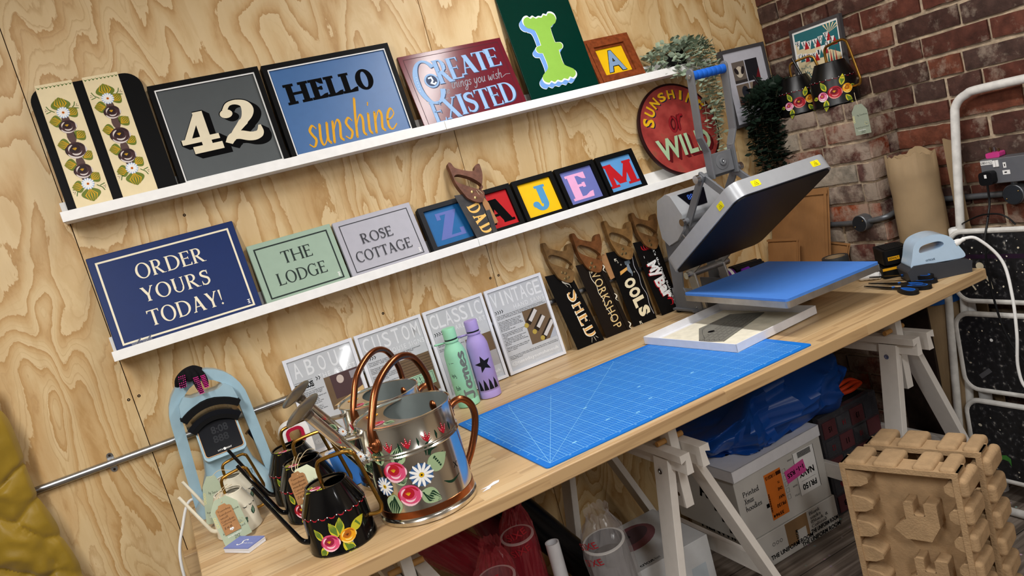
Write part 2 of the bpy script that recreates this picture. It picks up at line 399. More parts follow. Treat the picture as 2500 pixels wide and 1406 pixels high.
HAND = {
 'a': (.85, [[(.68, .85), (.4, 1), (.12, .7), (.12, .25), (.38, 0), (.62, .3), (.7, .95)], [(.7, .95), (.66, .3), (.85, .02)]]),
 'b': (.8, [[(.12, 1.8), (.1, .9), (.1, .05)], [(.1, .5), (.4, 1), (.7, .6), (.5, .05), (.1, .08)]]),
 'c': (.7, [[(.62, .85), (.4, 1), (.1, .65), (.15, .2), (.4, 0), (.68, .15)]]),
 'd': (.85, [[(.68, .85), (.4, 1), (.12, .7), (.12, .25), (.38, 0), (.62, .3), (.7, .95)], [(.72, 1.85), (.68, .9), (.68, .2), (.85, .02)]]),
 'e': (.75, [[(.1, .5), (.4, .55), (.62, .75), (.4, 1), (.12, .7), (.14, .2), (.42, 0), (.75, .2)]]),
 'f': (.6, [[(.6, 1.7), (.4, 1.85), (.25, 1.4), (.22, 0)], [(.02, 1), (.55, 1)]]),
 'g': (.8, [[(.64, .85), (.38, 1), (.12, .7), (.14, .25), (.38, .05), (.62, .35), (.68, 1)], [(.68, 1), (.62, -.4), (.35, -.85), (.1, -.6), (.4, -.15), (.8, .15)]]),
 'h': (.85, [[(.15, 1.85), (.1, 1), (.1, 0)], [(.1, .5), (.4, 1), (.62, .8), (.62, .2), (.8, .02)]]),
 'i': (.4, [[(.12, 1), (.12, .25), (.3, .02)], [(.15, 1.4), (.17, 1.5)]]),
 'k': (.75, [[(.12, 1.8), (.1, 0)], [(.6, 1), (.12, .5), (.65, 0)]]),
 'l': (.4, [[(.14, 1.85), (.12, .3), (.3, .02)]]),
 'm': (1.2, [[(.1, 1), (.1, 0)], [(.1, .6), (.35, 1), (.52, .8), (.52, 0)], [(.52, .6), (.8, 1), (.98, .8), (.96, .2), (1.15, .02)]]),
 'n': (.85, [[(.1, 1), (.1, 0)], [(.1, .5), (.4, 1), (.62, .8), (.6, .2), (.8, .02)]]),
 'o': (.8, [[(.4, 1), (.1, .7), (.12, .25), (.4, 0), (.68, .3), (.66, .75), (.4, 1)]]),
 'p': (.8, [[(.1, 1), (.1, -.8)], [(.1, .5), (.4, 1), (.7, .6), (.5, .05), (.1, .1)]]),
 'r': (.6, [[(.1, 1), (.1, 0)], [(.1, .55), (.3, .95), (.55, .95)]]),
 's': (.65, [[(.55, .85), (.32, 1), (.12, .8), (.3, .55), (.52, .3), (.35, .02), (.05, .15)]]),
 't': (.55, [[(.25, 1.6), (.22, .3), (.4, 0), (.55, .1)], [(.02, 1.05), (.5, 1.05)]]),
 'u': (.85, [[(.1, 1), (.1, .3), (.3, 0), (.55, .3), (.62, 1)], [(.62, 1), (.62, .25), (.82, .02)]]),
 'w': (1.1, [[(.1, 1), (.15, .2), (.32, .05), (.5, .7)], [(.5, .7), (.6, .1), (.8, .05), (.98, .95)]]),
 'x': (.75, [[(.1, 1), (.65, 0)], [(.65, 1), (.1, 0)]]),
 'y': (.8, [[(.1, 1), (.15, .3), (.35, .1), (.6, .5), (.66, 1)], [(.66, 1), (.5, -.5), (.2, -.8), (.05, -.55)]]),
 'B': (.95, [[(.12, 1.75), (.12, 0)], [(.12, 1.75), (.6, 1.65), (.6, 1.1), (.14, .95)], [(.14, .95), (.75, .85), (.72, .1), (.12, 0)]]),
 'C': (.95, [[(.85, 1.5), (.5, 1.75), (.1, 1.1), (.15, .3), (.5, 0), (.85, .2)]]),
 'D': (1.0, [[(.12, 1.75), (.12, 0)], [(.12, 1.75), (.7, 1.5), (.85, .8), (.6, .15), (.12, 0)]]),
 'I': (.5, [[(.2, 1.75), (.2, 0)], [(.05, 1.75), (.38, 1.75)], [(.05, 0), (.38, 0)]]),
 'J': (1.0, [[(.3, 1.75), (.95, 1.75)], [(.65, 1.75), (.65, .4), (.4, 0), (.1, .3)]]),
 'M': (1.2, [[(.1, 0), (.15, 1.75), (.55, .6), (.95, 1.75), (1.02, 0)]]),
 'P': (.9, [[(.12, 1.75), (.12, 0)], [(.12, 1.7), (.65, 1.6), (.65, 1), (.14, .85)]]),
 'S': (.9, [[(.75, 1.5), (.45, 1.75), (.15, 1.4), (.4, .95), (.7, .5), (.45, 0), (.08, .25)]]),
 'T': (1.0, [[(.05, 1.75), (.95, 1.75)], [(.5, 1.75), (.48, 0)]]),
 'X': (1.0, [[(.1, 1.75), (.85, 0)], [(.85, 1.75), (.1, 0)]]),
 'L': (.8, [[(.15, 1.75), (.12, 0), (.75, 0)]]),
 "'": (.3, [[(.18, 1.8), (.12, 1.45)]]), '!': (.4, [[(.2, 1.75), (.18, .5)], [(.17, .1), (.18, 0)]]),
 '&': (.9, [[(.8, .1), (.25, 1.2), (.45, 1.6), (.6, 1.3), (.15, .5), (.3, .02), (.75, .5)]]),
 '(': (.4, [[(.35, 1.9), (.1, 1), (.3, -.2)]]), ')': (.4, [[(.05, 1.9), (.3, 1), (.08, -.2)]]),
 '2': (.8, [[(.1, 1.4), (.4, 1.75), (.65, 1.3), (.1, 0), (.75, .05)]]), '6': (.8, [[(.6, 1.7), (.2, 1), (.12, .3), (.4, 0), (.65, .4), (.4, .8), (.15, .5)]]),
 '8': (.8, [[(.4, .95), (.15, 1.35), (.4, 1.75), (.65, 1.4), (.4, .95), (.1, .4), (.4, 0), (.7, .4), (.4, .95)]]), '|': (.3, [[(.15, 1.7), (.15, 0)]]),
 '-': (.6, [[(.1, .6), (.5, .6)]]), '\u00a3': (.8, [[(.65, 1.5), (.4, 1.75), (.25, 1.3), (.3, .5), (.1, 0), (.7, .05)], [(.05, .8), (.5, .8)]]), '1': (.4, [[(.05, 1.4), (.2, 1.75), (.2, 0)]]),
 '5': (.8, [[(.65, 1.75), (.2, 1.75), (.15, 1), (.5, 1.05), (.65, .5), (.4, 0), (.1, .2)]]),
}
def hand(txt, w=.16, shear=.0, contrast=0, gap=.05):
    """brush or pen writing as flat strokes, x-height 1; returns verts, faces"""
    R = MB(); x = 0; k = 0
    for ch in txt:
        if ch == ' ': x += .5; continue
        adv, st = HAND[ch]
        for pl in st:
            k += 1; P = [(x + px + shear * py, py, 0) for px, py in pl]
            Q = sm(P, 5) if len(P) > 2 else [Vector(p) for p in P]
            n = len(Q)
            def wf(u, Q=Q, n=n):
                i = min(n - 2, int(u * (n - 1))); d = Q[i + 1] - Q[i]
                v = abs(d.y) / max(1e-6, d.length); f = 1.0 + contrast * ((v if d.y < 0 else 0) - .4)
                return w * f
            R.stroke([(q[0], q[1]) for q in Q], wf, 1e-5 * (k % 5), 0)
            for e in (Q[0], Q[-1]): R.oval(e[0], e[1], w * .42, w * .42, 1e-5 * (k % 5), 0, 8, rings=1)
        x += adv + gap
    return [tuple(v) for v in R.v], R.f
# ------------------------------------------------------------------ setting
FZ = -0.05          # floor
DZ = 0.85           # desk top
XA = 0.2817         # first plywood joint
def plywood(name, scale=1.0, offx=True):
    if name in _M: return _M[name]
    m = bpy.data.materials.new(name); _M[name] = m; t = NT(m)
    tc = t.n('ShaderNodeTexCoord'); sp = t.n('ShaderNodeSeparateXYZ'); t.l(tc, sp, 3, 0)
    x, y, z = sp.outputs
    pan = t.math('FLOOR', t.math('DIVIDE', t.math('SUBTRACT', x, XA), 1.22))
    cm = t.n('ShaderNodeCombineXYZ')
    t.t.links.new(t.math('ADD', t.math('MULTIPLY', x, 1.35 * scale), t.math('MULTIPLY', pan, 7.3)), cm.inputs[0])
    t.t.links.new(y, cm.inputs[1]); t.t.links.new(t.math('MULTIPLY', z, .42 * scale), cm.inputs[2])
    def noise(sc, det, rough=.5, dist=0, vec=cm):
        n = t.n('ShaderNodeTexNoise'); n.inputs['Scale'].default_value = sc; n.inputs['Detail'].default_value = det
        n.inputs['Roughness'].default_value = rough; n.inputs['Distortion'].default_value = dist; t.l(vec, n); return n.outputs[0]
    base = noise(2.3, 2, .5, .7); wob = noise(12, 5, .62, .3); blot = noise(4.6, 6, .62, .8)
    bands = t.math('ADD', t.math('MULTIPLY', base, 17.0), t.math('MULTIPLY', wob, 1.5))
    fr = t.math('FRACT', bands)
    r = t.ramp(fr, [(0, '#dfc698'), (.45, '#d9be8d'), (.75, '#cca975'), (.93, '#b89056'), (.975, '#b1874e'), (1.0, '#dbc090')])
    fine = t.math('FRACT', t.math('ADD', t.math('MULTIPLY', base, 60.0), t.math('MULTIPLY', wob, 2.2)))
    fl = t.ramp(fine, [(.72, (0, 0, 0, 1)), (.95, (1, 1, 1, 1)), (1.0, (0, 0, 0, 1))])
    fm = t.ramp(noise(1.3, 1), [(.44, (0, 0, 0, 1)), (.60, (1, 1, 1, 1))])
    bl = t.ramp(blot, [(.51, (0, 0, 0, 1)), (.55, (1, 1, 1, 1))])
    rc = t.mix(t.math('MULTIPLY', t.math('MULTIPLY', fl.outputs[0], fm.outputs[0]), .55), r.outputs[0], lin('#ad8550'))
    rc = t.mix(t.math('MULTIPLY', bl.outputs[0], .24), rc, lin('#bd965d'))
    cm2 = t.n('ShaderNodeCombineXYZ'); t.t.links.new(t.math('MULTIPLY', x, 90), cm2.inputs[0]); t.t.links.new(t.math('MULTIPLY', z, 3), cm2.inputs[2]); t.t.links.new(pan, cm2.inputs[1])
    fib = noise(1.0, 3, .6, 0, cm2); big = noise(.8, 2)
    c = t.mix(t.math('MULTIPLY', fib, .16), rc, lin('#a98250')); c = t.mix(t.math('MULTIPLY', big, .2), c, lin('#cfa876'))
    t.t.links.new(c, t.b.inputs['Base Color']); t.b.inputs['Roughness'].default_value = .55; t.bump(fib, .12, .001)
    return m
def oak(name, light=1.0, sx=1.0):
    """glued oak staves running along x"""
    if name in _M: return _M[name]
    m = bpy.data.materials.new(name); _M[name] = m; t = NT(m)
    tc = t.n('ShaderNodeTexCoord'); sp = t.n('ShaderNodeSeparateXYZ'); t.l(tc, sp, 3, 0); x, y, z = sp.outputs
    row = t.math('FLOOR', t.math('DIVIDE', t.math('ADD', y, t.math('MULTIPLY', z, .3)), .042))
    wn = t.n('ShaderNodeTexWhiteNoise', noise_dimensions='1D'); t.t.links.new(row, wn.inputs[1])
    col = t.math('FLOOR', t.math('DIVIDE', t.math('ADD', x, t.math('MULTIPLY', wn.outputs[0], .9)), .55))
    wn2 = t.n('ShaderNodeTexWhiteNoise', noise_dimensions='2D'); cc = t.n('ShaderNodeCombineXYZ'); t.t.links.new(row, cc.inputs[0]); t.t.links.new(col, cc.inputs[1]); t.l(cc, wn2, 0, 0)
    cm = t.n('ShaderNodeCombineXYZ'); t.t.links.new(t.math('ADD', t.math('MULTIPLY', x, 2.2), t.math('MULTIPLY', wn2.outputs[0], 9)), cm.inputs[0])
    t.t.links.new(t.math('MULTIPLY', y, 48), cm.inputs[1]); t.t.links.new(t.math('MULTIPLY', z, 48), cm.inputs[2])
    n = t.n('ShaderNodeTexNoise'); n.inputs['Scale'].default_value = 1.0; n.inputs['Detail'].default_value = 5; n.inputs['Distortion'].default_value = .8; t.l(cm, n)
    base = t.ramp(wn2.outputs[0], [(0, '#b7956a'), (.35, '#c7a87c'), (.7, '#d0b48a'), (1, '#bd9b6e')])
    g = t.ramp(n.outputs[0], [(.32, '#8a6a45'), (.5, '#ffffff'), (1, '#ffffff')])
    c = t.mix(.42, base.outputs[0], g.outputs[0], 'MULTIPLY')
    t.t.links.new(c, t.b.inputs['Base Color']); t.b.inputs['Roughness'].default_value = .42; t.bump(n.outputs[0], .08, .001)
    return m
def floorboards():
    m = bpy.data.materials.new('old floor boards'); t = NT(m)
    tc = t.n('ShaderNodeTexCoord'); sp = t.n('ShaderNodeSeparateXYZ'); t.l(tc, sp, 3, 0); x, y, z = sp.outputs
    row = t.math('FLOOR', t.math('DIVIDE', y, .19)); wn = t.n('ShaderNodeTexWhiteNoise', noise_dimensions='1D'); t.t.links.new(row, wn.inputs[1])
    cm = t.n('ShaderNodeCombineXYZ'); t.t.links.new(t.math('ADD', t.math('MULTIPLY', x, 1.6), t.math('MULTIPLY', wn.outputs[0], 9)), cm.inputs[0]); t.t.links.new(t.math('MULTIPLY', y, 26), cm.inputs[1])
    n = t.n('ShaderNodeTexNoise'); n.inputs['Scale'].default_value = 1.3; n.inputs['Detail'].default_value = 6; n.inputs['Distortion'].default_value = 1.2; t.l(cm, n)
    r = t.ramp(n.outputs[0], [(.28, '#4a3f36'), (.5, '#84766a'), (.72, '#a59a8e')])
    v = t.n('ShaderNodeTexVoronoi'); v.inputs['Scale'].default_value = 26; t.l(tc, v, 3, 0)
    nn = t.n('ShaderNodeTexNoise'); nn.inputs['Scale'].default_value = 5; nn.inputs['Detail'].default_value = 8; t.l(tc, nn, 3, 0)
    sp1 = t.ramp(v.outputs[0], [(.10, (1, 1, 1, 1)), (.14, (0, 0, 0, 1))]); side = t.ramp(t.math('ADD', t.math('MULTIPLY', x, .5), -.75), [(.25, (0, 0, 0, 1)), (.55, (1, 1, 1, 1))])
    spots = t.math('MULTIPLY', sp1.outputs[0], side.outputs[0])
    c = t.mix(t.math('MULTIPLY', spots, .8), r.outputs[0], v.outputs[1]); dirt = t.ramp(nn.outputs[0], [(.4, (0, 0, 0, 1)), (.65, (1, 1, 1, 1))])
    c = t.mix(t.math('MULTIPLY', dirt.outputs[0], .35), c, lin('#3b3632'))
    gap = t.math('LESS_THAN', t.math('FRACT', t.math('DIVIDE', y, .19)), .02); c = t.mix(gap, c, lin('#1c1815'))
    t.t.links.new(c, t.b.inputs['Base Color']); t.b.inputs['Roughness'].default_value = .75; t.bump(n.outputs[0], .2, .002)
    return m
M_ply = plywood('pine plywood'); M_oak = oak('oak worktop'); M_gap = mat('dark gap', '#0d0a07', .9)
M_white = mat('white lacquer', '#f6f5f2', .38); M_wpaint = mat('white painted wood', '#e2ded8', .45)
b = MB()
for k in range(-2, 3):
    x0 = XA + 1.22 * k; x1 = min(x0 + 1.22, 3.0); b.box(x0 + .0012, x1 - .0012, 0, .018, FZ, 2.72, M_ply)
b.box(XA - 2.5, 3.0, .019, .03, FZ, 2.72, M_gap)
struct(b.obj('wall_back', smooth=0))
M_screw = mat('sunk screw head', '#2a1d12', .5, .4)
for x, z in [(XA - .012, 1.203), (XA + .017, 1.2043), (1.484, 1.2008), (1.5177, 1.2011), (1.073, 1.2043), (2.7184, 1.7907), (2.7479, 1.7922), (.578, 1.68), (1.484, .62), (1.52, .62), (.262, .56), (.3, .56)]:
    s_ = MB(); F = Matrix.Translation((x, .0005, z)) @ Matrix.Rotation(PI / 2, 4, 'X')
    s_.lathe([(.0046, .0), (.0046, .0008), (.003, .0012), (.0012, .0004)], M_screw, 10, F)
    o = s_.obj('trim_screw'); struct(o)
b = MB(); b.box(-2.4, 3.4, -5.2, .03, FZ - .03, FZ, floorboards()); struct(b.obj('floor', smooth=0))
M_ceil = mat('white ceiling', '#d8d5cf', .9); M_room = mat('white room wall', '#aaa69f', .9)
b = MB(); b.box(-2.4, 3.4, -5.2, .03, 2.72, 2.75, M_ceil); struct(b.obj('ceiling', smooth=0))
b = MB(); b.box(-2.43, -2.4, -5.2, .03, FZ, 2.72, M_room); struct(b.obj('wall_left', smooth=0))
b = MB(); b.box(-2.4, 3.4, -5.23, -5.2, FZ, 2.72, M_room); struct(b.obj('wall_front', smooth=0))

# old brick wall on the right: every brick a rough block of its own in one wall mesh
def brickmat(name, wash):
    m = bpy.data.materials.new(name); t = NT(m)
    a = t.n('ShaderNodeAttribute', attribute_name='tint'); tc = t.n('ShaderNodeTexCoord')
    n = t.n('ShaderNodeTexNoise'); n.inputs['Scale'].default_value = 22; n.inputs['Detail'].default_value = 8; n.inputs['Roughness'].default_value = .65; t.l(tc, n, 3, 0)
    n2 = t.n('ShaderNodeTexNoise'); n2.inputs['Scale'].default_value = 9; n2.inputs['Detail'].default_value = 7; n2.inputs['Roughness'].default_value = .7; t.l(tc, n2, 3, 0)
    g = t.ramp(n.outputs[0], [(.25, '#4a4a4a'), (.5, '#bcbcbc'), (.75, '#ffffff')])
    c = t.mix(.75, a.outputs[0], g.outputs[0], 'MULTIPLY')
    p = t.ramp(n2.outputs[0], [(.56 - wash * .22, (0, 0, 0, 1)), (.66 - wash * .16, (1, 1, 1, 1))])
    c = t.mix(t.math('MULTIPLY', p.outputs[0], .35 + .4 * wash), c, lin('#b8a896'))
    t.t.links.new(c, t.b.inputs['Base Color']); t.b.inputs['Roughness'].default_value = .88; t.b.inputs['Specular IOR Level'].default_value = .25
    t.bump(n.outputs[0], .9, .007)
    return m
M_mortar = mat('sandy lime mortar', '#b3a088', .95, noise=.3, nscale=30, bump=.9, bscale=60, bdist=.006, spec=.1)
M_brick = brickmat('old red brick', 0.12); M_brickw = brickmat('old brick with traces of whitewash', .7)
def bricks(b, F, u0, u1, v0, v1, m, rnd, tones, bl=.232, bh=.064, mj=.013):
    row = 0; v = v0
    from mathutils import noise as nz
    while v < v1 - .01:
        u = u0 - (0 if row % 2 == 0 else bl * .55) - rnd.random() * .03; hh = min(bh, v1 - v)
        alt = row
        while u < u1:
            L = bl * rnd.uniform(.94, 1.04) if rnd.random() < .74 else bl * .49
            alt += 1; a0, a1 = max(u, u0), min(u + L, u1); u += L + mj * rnd.uniform(.7, 1.4)
            if a1 - a0 < .02: continue
            c = lin(rnd.choice(tones)); k = rnd.uniform(.68, .98); c = (c[0] * k, c[1] * k, c[2] * k, 1)
            nx = max(2, int((a1 - a0) / .03)); ny = 3; off = rnd.uniform(0, .006); base = len(b.v); vs = []; fs = []
            tilt = rnd.uniform(-.004, .004); s_ = rnd.uniform(0, 99)
            for j in range(ny + 3):
                for i in range(nx + 3):
                    ii = min(max(i - 1, 0), nx); jj = min(max(j - 1, 0), ny)
                    uu = a0 + (a1 - a0) * ii / nx; vv = v + hh * jj / ny + tilt * (ii / nx - .5)
                    rim = i in (0, nx + 2) or j in (0, ny + 2); edge = ii in (0, nx) or jj in (0, ny)
                    w = nz.noise(Vector((uu * 22 + s_, vv * 22, s_)))
                    if edge: uu += w * .0035; vv += nz.noise(Vector((uu * 30, vv * 30 + s_, 3))) * .0035
                    d = -.016 if rim else (.006 + off + w * .003 - (.0035 if edge else 0))
                    vs.append(F @ Vector((uu, vv, d)))
            W_ = nx + 3
            for j in range(ny + 2):
                for i in range(W_ - 1): fs.append((j * W_ + i, j * W_ + i + 1, (j + 1) * W_ + i + 1, (j + 1) * W_ + i))
            b.add(vs, fs, m)
            b.vc += [c] * (len(b.v) - len(b.vc))
        v += bh + mj * rnd.uniform(.85, 1.25); row += 1
WX = 3.0; PX = 2.84; LEDGE = 1.461; PY = -.537
def face(o, U, N): return Matrix(((U[0], 0, N[0], o[0]), (U[1], 0, N[1], o[1]), (U[2], 1, N[2], o[2]), (0, 0, 0, 1)))
tones = ['#764639', '#6c4238', '#64443b', '#7e4a3b', '#70453a', '#794537', '#684a42', '#865240', '#614840', '#92543e']
b = MB(); b.vc = []; rnd = random.Random(4)
b.box(WX + .004, WX + .12, -5.2, .03, FZ, 2.72, M_mortar); b.vc += [(1, 1, 1, 1)] * (len(b.v) - len(b.vc))
bricks(b, face((WX, 0, LEDGE + .006), (0, -1, 0), (-1, 0, 0)), 0.0, 2.2, 0, 1.25, M_brick, rnd, tones)
bricks(b, face((WX, PY, LEDGE - .077 * 20), (0, -1, 0), (-1, 0, 0)), 0.0, 1.7, .0, .077 * 20 - .002, M_brick, rnd, tones)
struct(b.obj('wall_right', smooth=50))
# the thicker lower pier with its ledge
b = MB(); b.vc = []; rnd = random.Random(9)
b.box(PX + .004, WX + .002, PY + .006, .0, FZ, LEDGE - .004, M_mortar); b.vc += [(1, 1, 1, 1)] * (len(b.v) - len(b.vc))
tw = ['#8a5a4c', '#9a6250', '#7d5850', '#a08878', '#8c7468', '#74584f', '#a4553c', '#b5a896', '#7a4a40', '#b8562a', '#c2b5a2']
bricks(b, face((PX, 0, LEDGE - .077 * 20), (0, -1, 0), (-1, 0, 0)), 0.0, -PY, 0, .077 * 20 - .003, M_brickw, rnd, tw)
bricks(b, face((PX, PY, LEDGE - .077 * 20), (1, 0, 0), (0, -1, 0)), 0.0, WX - PX + .0, 0, .077 * 20 - .003, M_brickw, rnd, ['#7a4335', '#8c4630', '#6b4540', '#a04a2a'])
struct(b.obj('wall_right_pier', smooth=50))

# desk
b = MB(); b.box(.3245, 2.763, -.9403, -.012, DZ - .036, DZ, M_oak)
o = b.obj('worktop', bevel=.004); tag(o, 'long oak butcher-block worktop on white trestles below the ledges', 'desk')

# picture ledges
def ledge(x0, x1, zt, label):
    t = thing('picture_ledge', label, 'shelf', at(x0, 0, zt - .0282), 'white picture ledges')
    L = x1 - x0; b = MB(); b.box(0, L, -.118, -.001, 0, .011, M_white); b.obj('shelf_base', t, bevel=.0012)
    b = MB(); b.box(0, L, -.1208, -.1105, -.0, .0282, M_white); b.obj('front_lip', t, bevel=.0012)
    b = MB(); b.box(0, L, -.0125, -.0005, .011, .062, M_white); b.obj('back_board', t, bevel=.0012)
Z1 = 1.7625; Z2 = 1.3609; F1 = Z1 - .0282 + .011; F2 = Z2 - .0282 + .011
ledge(.2732, 1.4252, Z1, 'left half of the upper white picture ledge, under the floral board')
ledge(1.4262, 2.578, Z1, 'right half of the upper white picture ledge, under the green letter sign')
ledge(.2759, 1.4279, Z2, 'left half of the lower white picture ledge, under the navy sign')
ledge(1.4289, 2.5808, Z2, 'right half of the lower white picture ledge, under the round red sign')

# conduit along the plywood
M_galv = mat('galvanised steel', '#a9abad', .32, 1.0, noise=.15, nscale=25, bump=.15, bscale=80)
t = thing('conduit_pipe', 'galvanised steel conduit pipe running along the plywood wall behind the desk', 'pipe', at(-.6, -.0117, 1.045))
b = MB(); b.cyl((0, 0, 0), (3.46, 0, 0), .0108, M_galv, 14); b.obj('pipe', t)
for x in (.774, 2.06, 3.1):
    b = MB(); b.lathe([(.0112, -.009), (.0125, -.009), (.0125, .009), (.0112, .009)], M_galv, 16, Matrix.Translation((x, 0, 0)) @ Matrix.Rotation(PI / 2, 4, 'Y'), caps=False)
    b.prism(rrect(-.009, .009, -.029, .029, .009), 0, .0025, M_galv, Matrix.Translation((x, .0112, 0)) @ Matrix.Rotation(PI / 2, 4, 'X'))
    for s_ in (-1, 1): b.ball((x, .0085, s_ * .022), .0035, M_screw, 6)
    b.obj('saddle_clamp', t)
# ------------------------------------------------------------------ painted signs on the ledges
K = lambda c, n=None, **k: mat(n or ('paint ' + c), c, k.pop('rough', .5), **k)
M_black = mat('black painted wood', '#09090a', .55, bump=.15, bscale=60, spec=.12); M_cream = mat('cream paint', '#ead9b0', .5); M_ink = mat('black paint', '#060607', .75, spec=.08)
P_green = K('#4c6b2c'); P_yel = K('#d9a51e'); P_wht = K('#f2f2f0'); P_blue = K('#9db9de'); P_org = K('#e07a1a'); P_dkgreen = K('#2d4a26')
def daisy(b, x, y, r, z, petal=None, ctr=None, under=None, n=14):
    if under: b.oval(x, y, r * .9, r * .9, z, under, 18)
    for i in range(n):
        a = 2 * PI * i / n; b.oval(x + r * .58 * math.cos(a), y + r * .58 * math.sin(a), r * .42, r * .115, z + .0002, petal or P_wht, 10, a, 1)
    b.oval(x, y, r * .2, r * .2, z + .0004, ctr or P_org, 10); b.oval(x, y, r * .08, r * .08, z + .0006, M_ink, 6, rings=1)
def rose(b, x, y, r, z, base, dark, light, stam=None, rnd=None):
    rnd = rnd or random.Random(int(x * 9999))
    b.oval(x, y, r, r * .92, z, base, 22, rings=3)
    b.oval(x - r * .1, y + r * .22, r * .55, r * .5, z + .0002, dark, 16)
    for k, (rr, a0, a1, w) in enumerate([(.92, 200, 330, .12), (.8, 20, 95, .1), (.72, 110, 190, .1), (.55, 215, 340, .11), (1.0, 150, 215, .09), (.98, -25, 25, .09)]):
        P = [(x + r * rr * math.cos(math.radians(a0 + (a1 - a0) * i / 8)), y + r * rr * .92 * math.sin(math.radians(a0 + (a1 - a0) * i / 8))) for i in range(9)]
        b.stroke(P, lambda u, w=w: r * w * (1.6 * math.sin(PI * min(1, u + .12)) + .15), z + .0004, light if k in (0, 2, 3, 5) else dark)
    for a in (-40, -10, 20, 45):
        b.stroke([(x - r * .1, y + r * .02), (x - r * .1 + r * .3 * math.sin(math.radians(a)), y + r * .02 + r * .3 * math.cos(math.radians(a)))], r * .07, z + .0006, stam or P_yel)
def leaf(b, x, y, L, ang, z, g=None, v=None, wide=.42, jag=False):
    c, s_ = math.cos(ang), math.sin(ang); T_ = lambda a, d: (x + a * c - d * s_, y + a * s_ + d * c); n = 10; up = []; dn = []
    for i in range(n + 1):
        u = i / n; w = math.sin(PI * u ** .8) * wide * L * (1 + (.25 if jag and i % 2 else 0)); up.append((u * L, w)); dn.append((u * L, -w))
    vs = [(*T_(a, 0), z) for a, _ in up] + [(*T_(*p), z) for p in up] + [(*T_(*p), z) for p in dn]; m = n + 1
    fs = [(i, i + 1, m + i + 1, m + i) for i in range(n)] + [(i + 1, i, 2 * m + i, 2 * m + i + 1) for i in range(n)]
    b.add(vs, fs, g or P_green)
    for k in (-2, -1, 0, 1, 2):
        b.stroke([T_(L * .08, 0), T_(L * .5, k * wide * L * .3), T_(L * .94, k * wide * L * .16)], lambda u: L * .075 * math.sin(PI * min(.97, u + .08)), z + .0002, v or P_yel)
def board(name, label, x0, x1, zt, fz, th, yb=-.084, cat='sign', group=None):
    """thing leaning on the wall between x0 and x1; returns thing, width, height along the face"""
    rise = zt - fz; ang = math.atan2(-yb - th - (.0125 if 0 else 0), rise); H = rise / math.cos(ang)
    t = thing(name, label, cat, lean(x0, yb, fz + th * math.sin(ang), ang), group)
    return t, x1 - x0, H - th * math.sin(ang)
def panel(t, w, h, th, m, name='board', bevel=.002):
    b = MB(); b.box(0, w, 0, h, -th, 0, m); return b.obj(name, t, bevel=bevel)
def picframe(t, w, h, fw, dep, m, name='frame', proud=.0):
    b = MB(); b.prism([(0, 0), (w, 0), (w, h), (0, h)], -dep, proud, m, holes=[[(fw, fw), (w - fw, fw), (w - fw, h - fw), (fw, h - fw)]]); return b.obj(name, t, bevel=.0012)

# floral headboard
t, w, h = board('painted_board', 'black board with two cream stripes of painted roses, daisies and leaves', .292, .582, 2.112, F1, .018)
b = MB(); b.prism(rrect(0, w, 0, h, .045, 8, (1, 1, 0, 0)), -.018, 0, M_black); b.obj('board', t, bevel=.002)
for sx, tw_ in ((.022, .0), (.142, .0)):
    sw = .094; b = MB(); b.box(sx, sx + sw, 0, h + .006, 0, .004, M_cream); st = b.obj('stripe', t, bevel=.001)
    b = MB(); cx = sx + sw / 2; z = .0045; dk = K('#43292b'); dk2 = K('#2b181b'); lt = K('#d8cdc8'); br = K('#5b4440')
    for k in range(9): b.stroke([(sx + .003 + k * .0101, h - .001), (sx + .007 + k * .0101, h - .006), (sx + .012 + k * .0101, h - .0025)], lambda u: .003 * math.sin(PI * min(.98, u + .05)), z, P_green)
    s0 = .0 if sx < .1 else .016
    for v, r in ((.70, .03), (.585, .03), (.475, .03), (.37, .03), (.265, .03)): b.oval(cx, v * h + s0, .011, .022, z, br, 12)
    leaf(b, cx, h * .79 + s0, .040, PI / 2, z, K('#6b7a2a'), wide=.62); leaf(b, cx, h * .175 + s0, .040, -PI / 2, z, K('#6b7a2a'), wide=.62)
    for v in (.745, .56, .40, .225):
        leaf(b, cx + .010, h * v + s0, .031, .6, z, K('#6b7a2a'), wide=.56); leaf(b, cx - .010, h * (v - .03) + s0, .031, PI - .1, z, K('#6b7a2a'), wide=.56)
    for v, r in ((.665, .021), (.475, .0255), (.31, .0225)): rose(b, cx, h * v + s0, r, z + .0004, dk, dk2, lt)
    daisy(b, cx, h * .775 + s0, .0175, z + .001, under=P_blue); daisy(b, cx, h * .205 + s0, .0175, z + .001, under=P_blue)
    for sg in (-1, 1):
        for v, d in ((.80, 1), (.175, -1)):
            b.stroke([(cx + sg * .02, h * v - d * .004 + s0), (cx + sg * .032, h * v + d * .006 + s0), (cx + sg * .036, h * v + d * .016 + s0)], .0022, z, P_green)
            b.stroke([(cx + sg * .028, h * v + s0), (cx + sg * .041, h * v - d * .004 + s0)], .0022, z, P_green)
            for q in ((.037, .004), (.041, .003), (.039, .008)): b.oval(cx + sg * q[0], h * v + d * q[1] + s0, .0012, .0012, z, dk, 6, rings=1)
    b.obj('flower_painting', st)

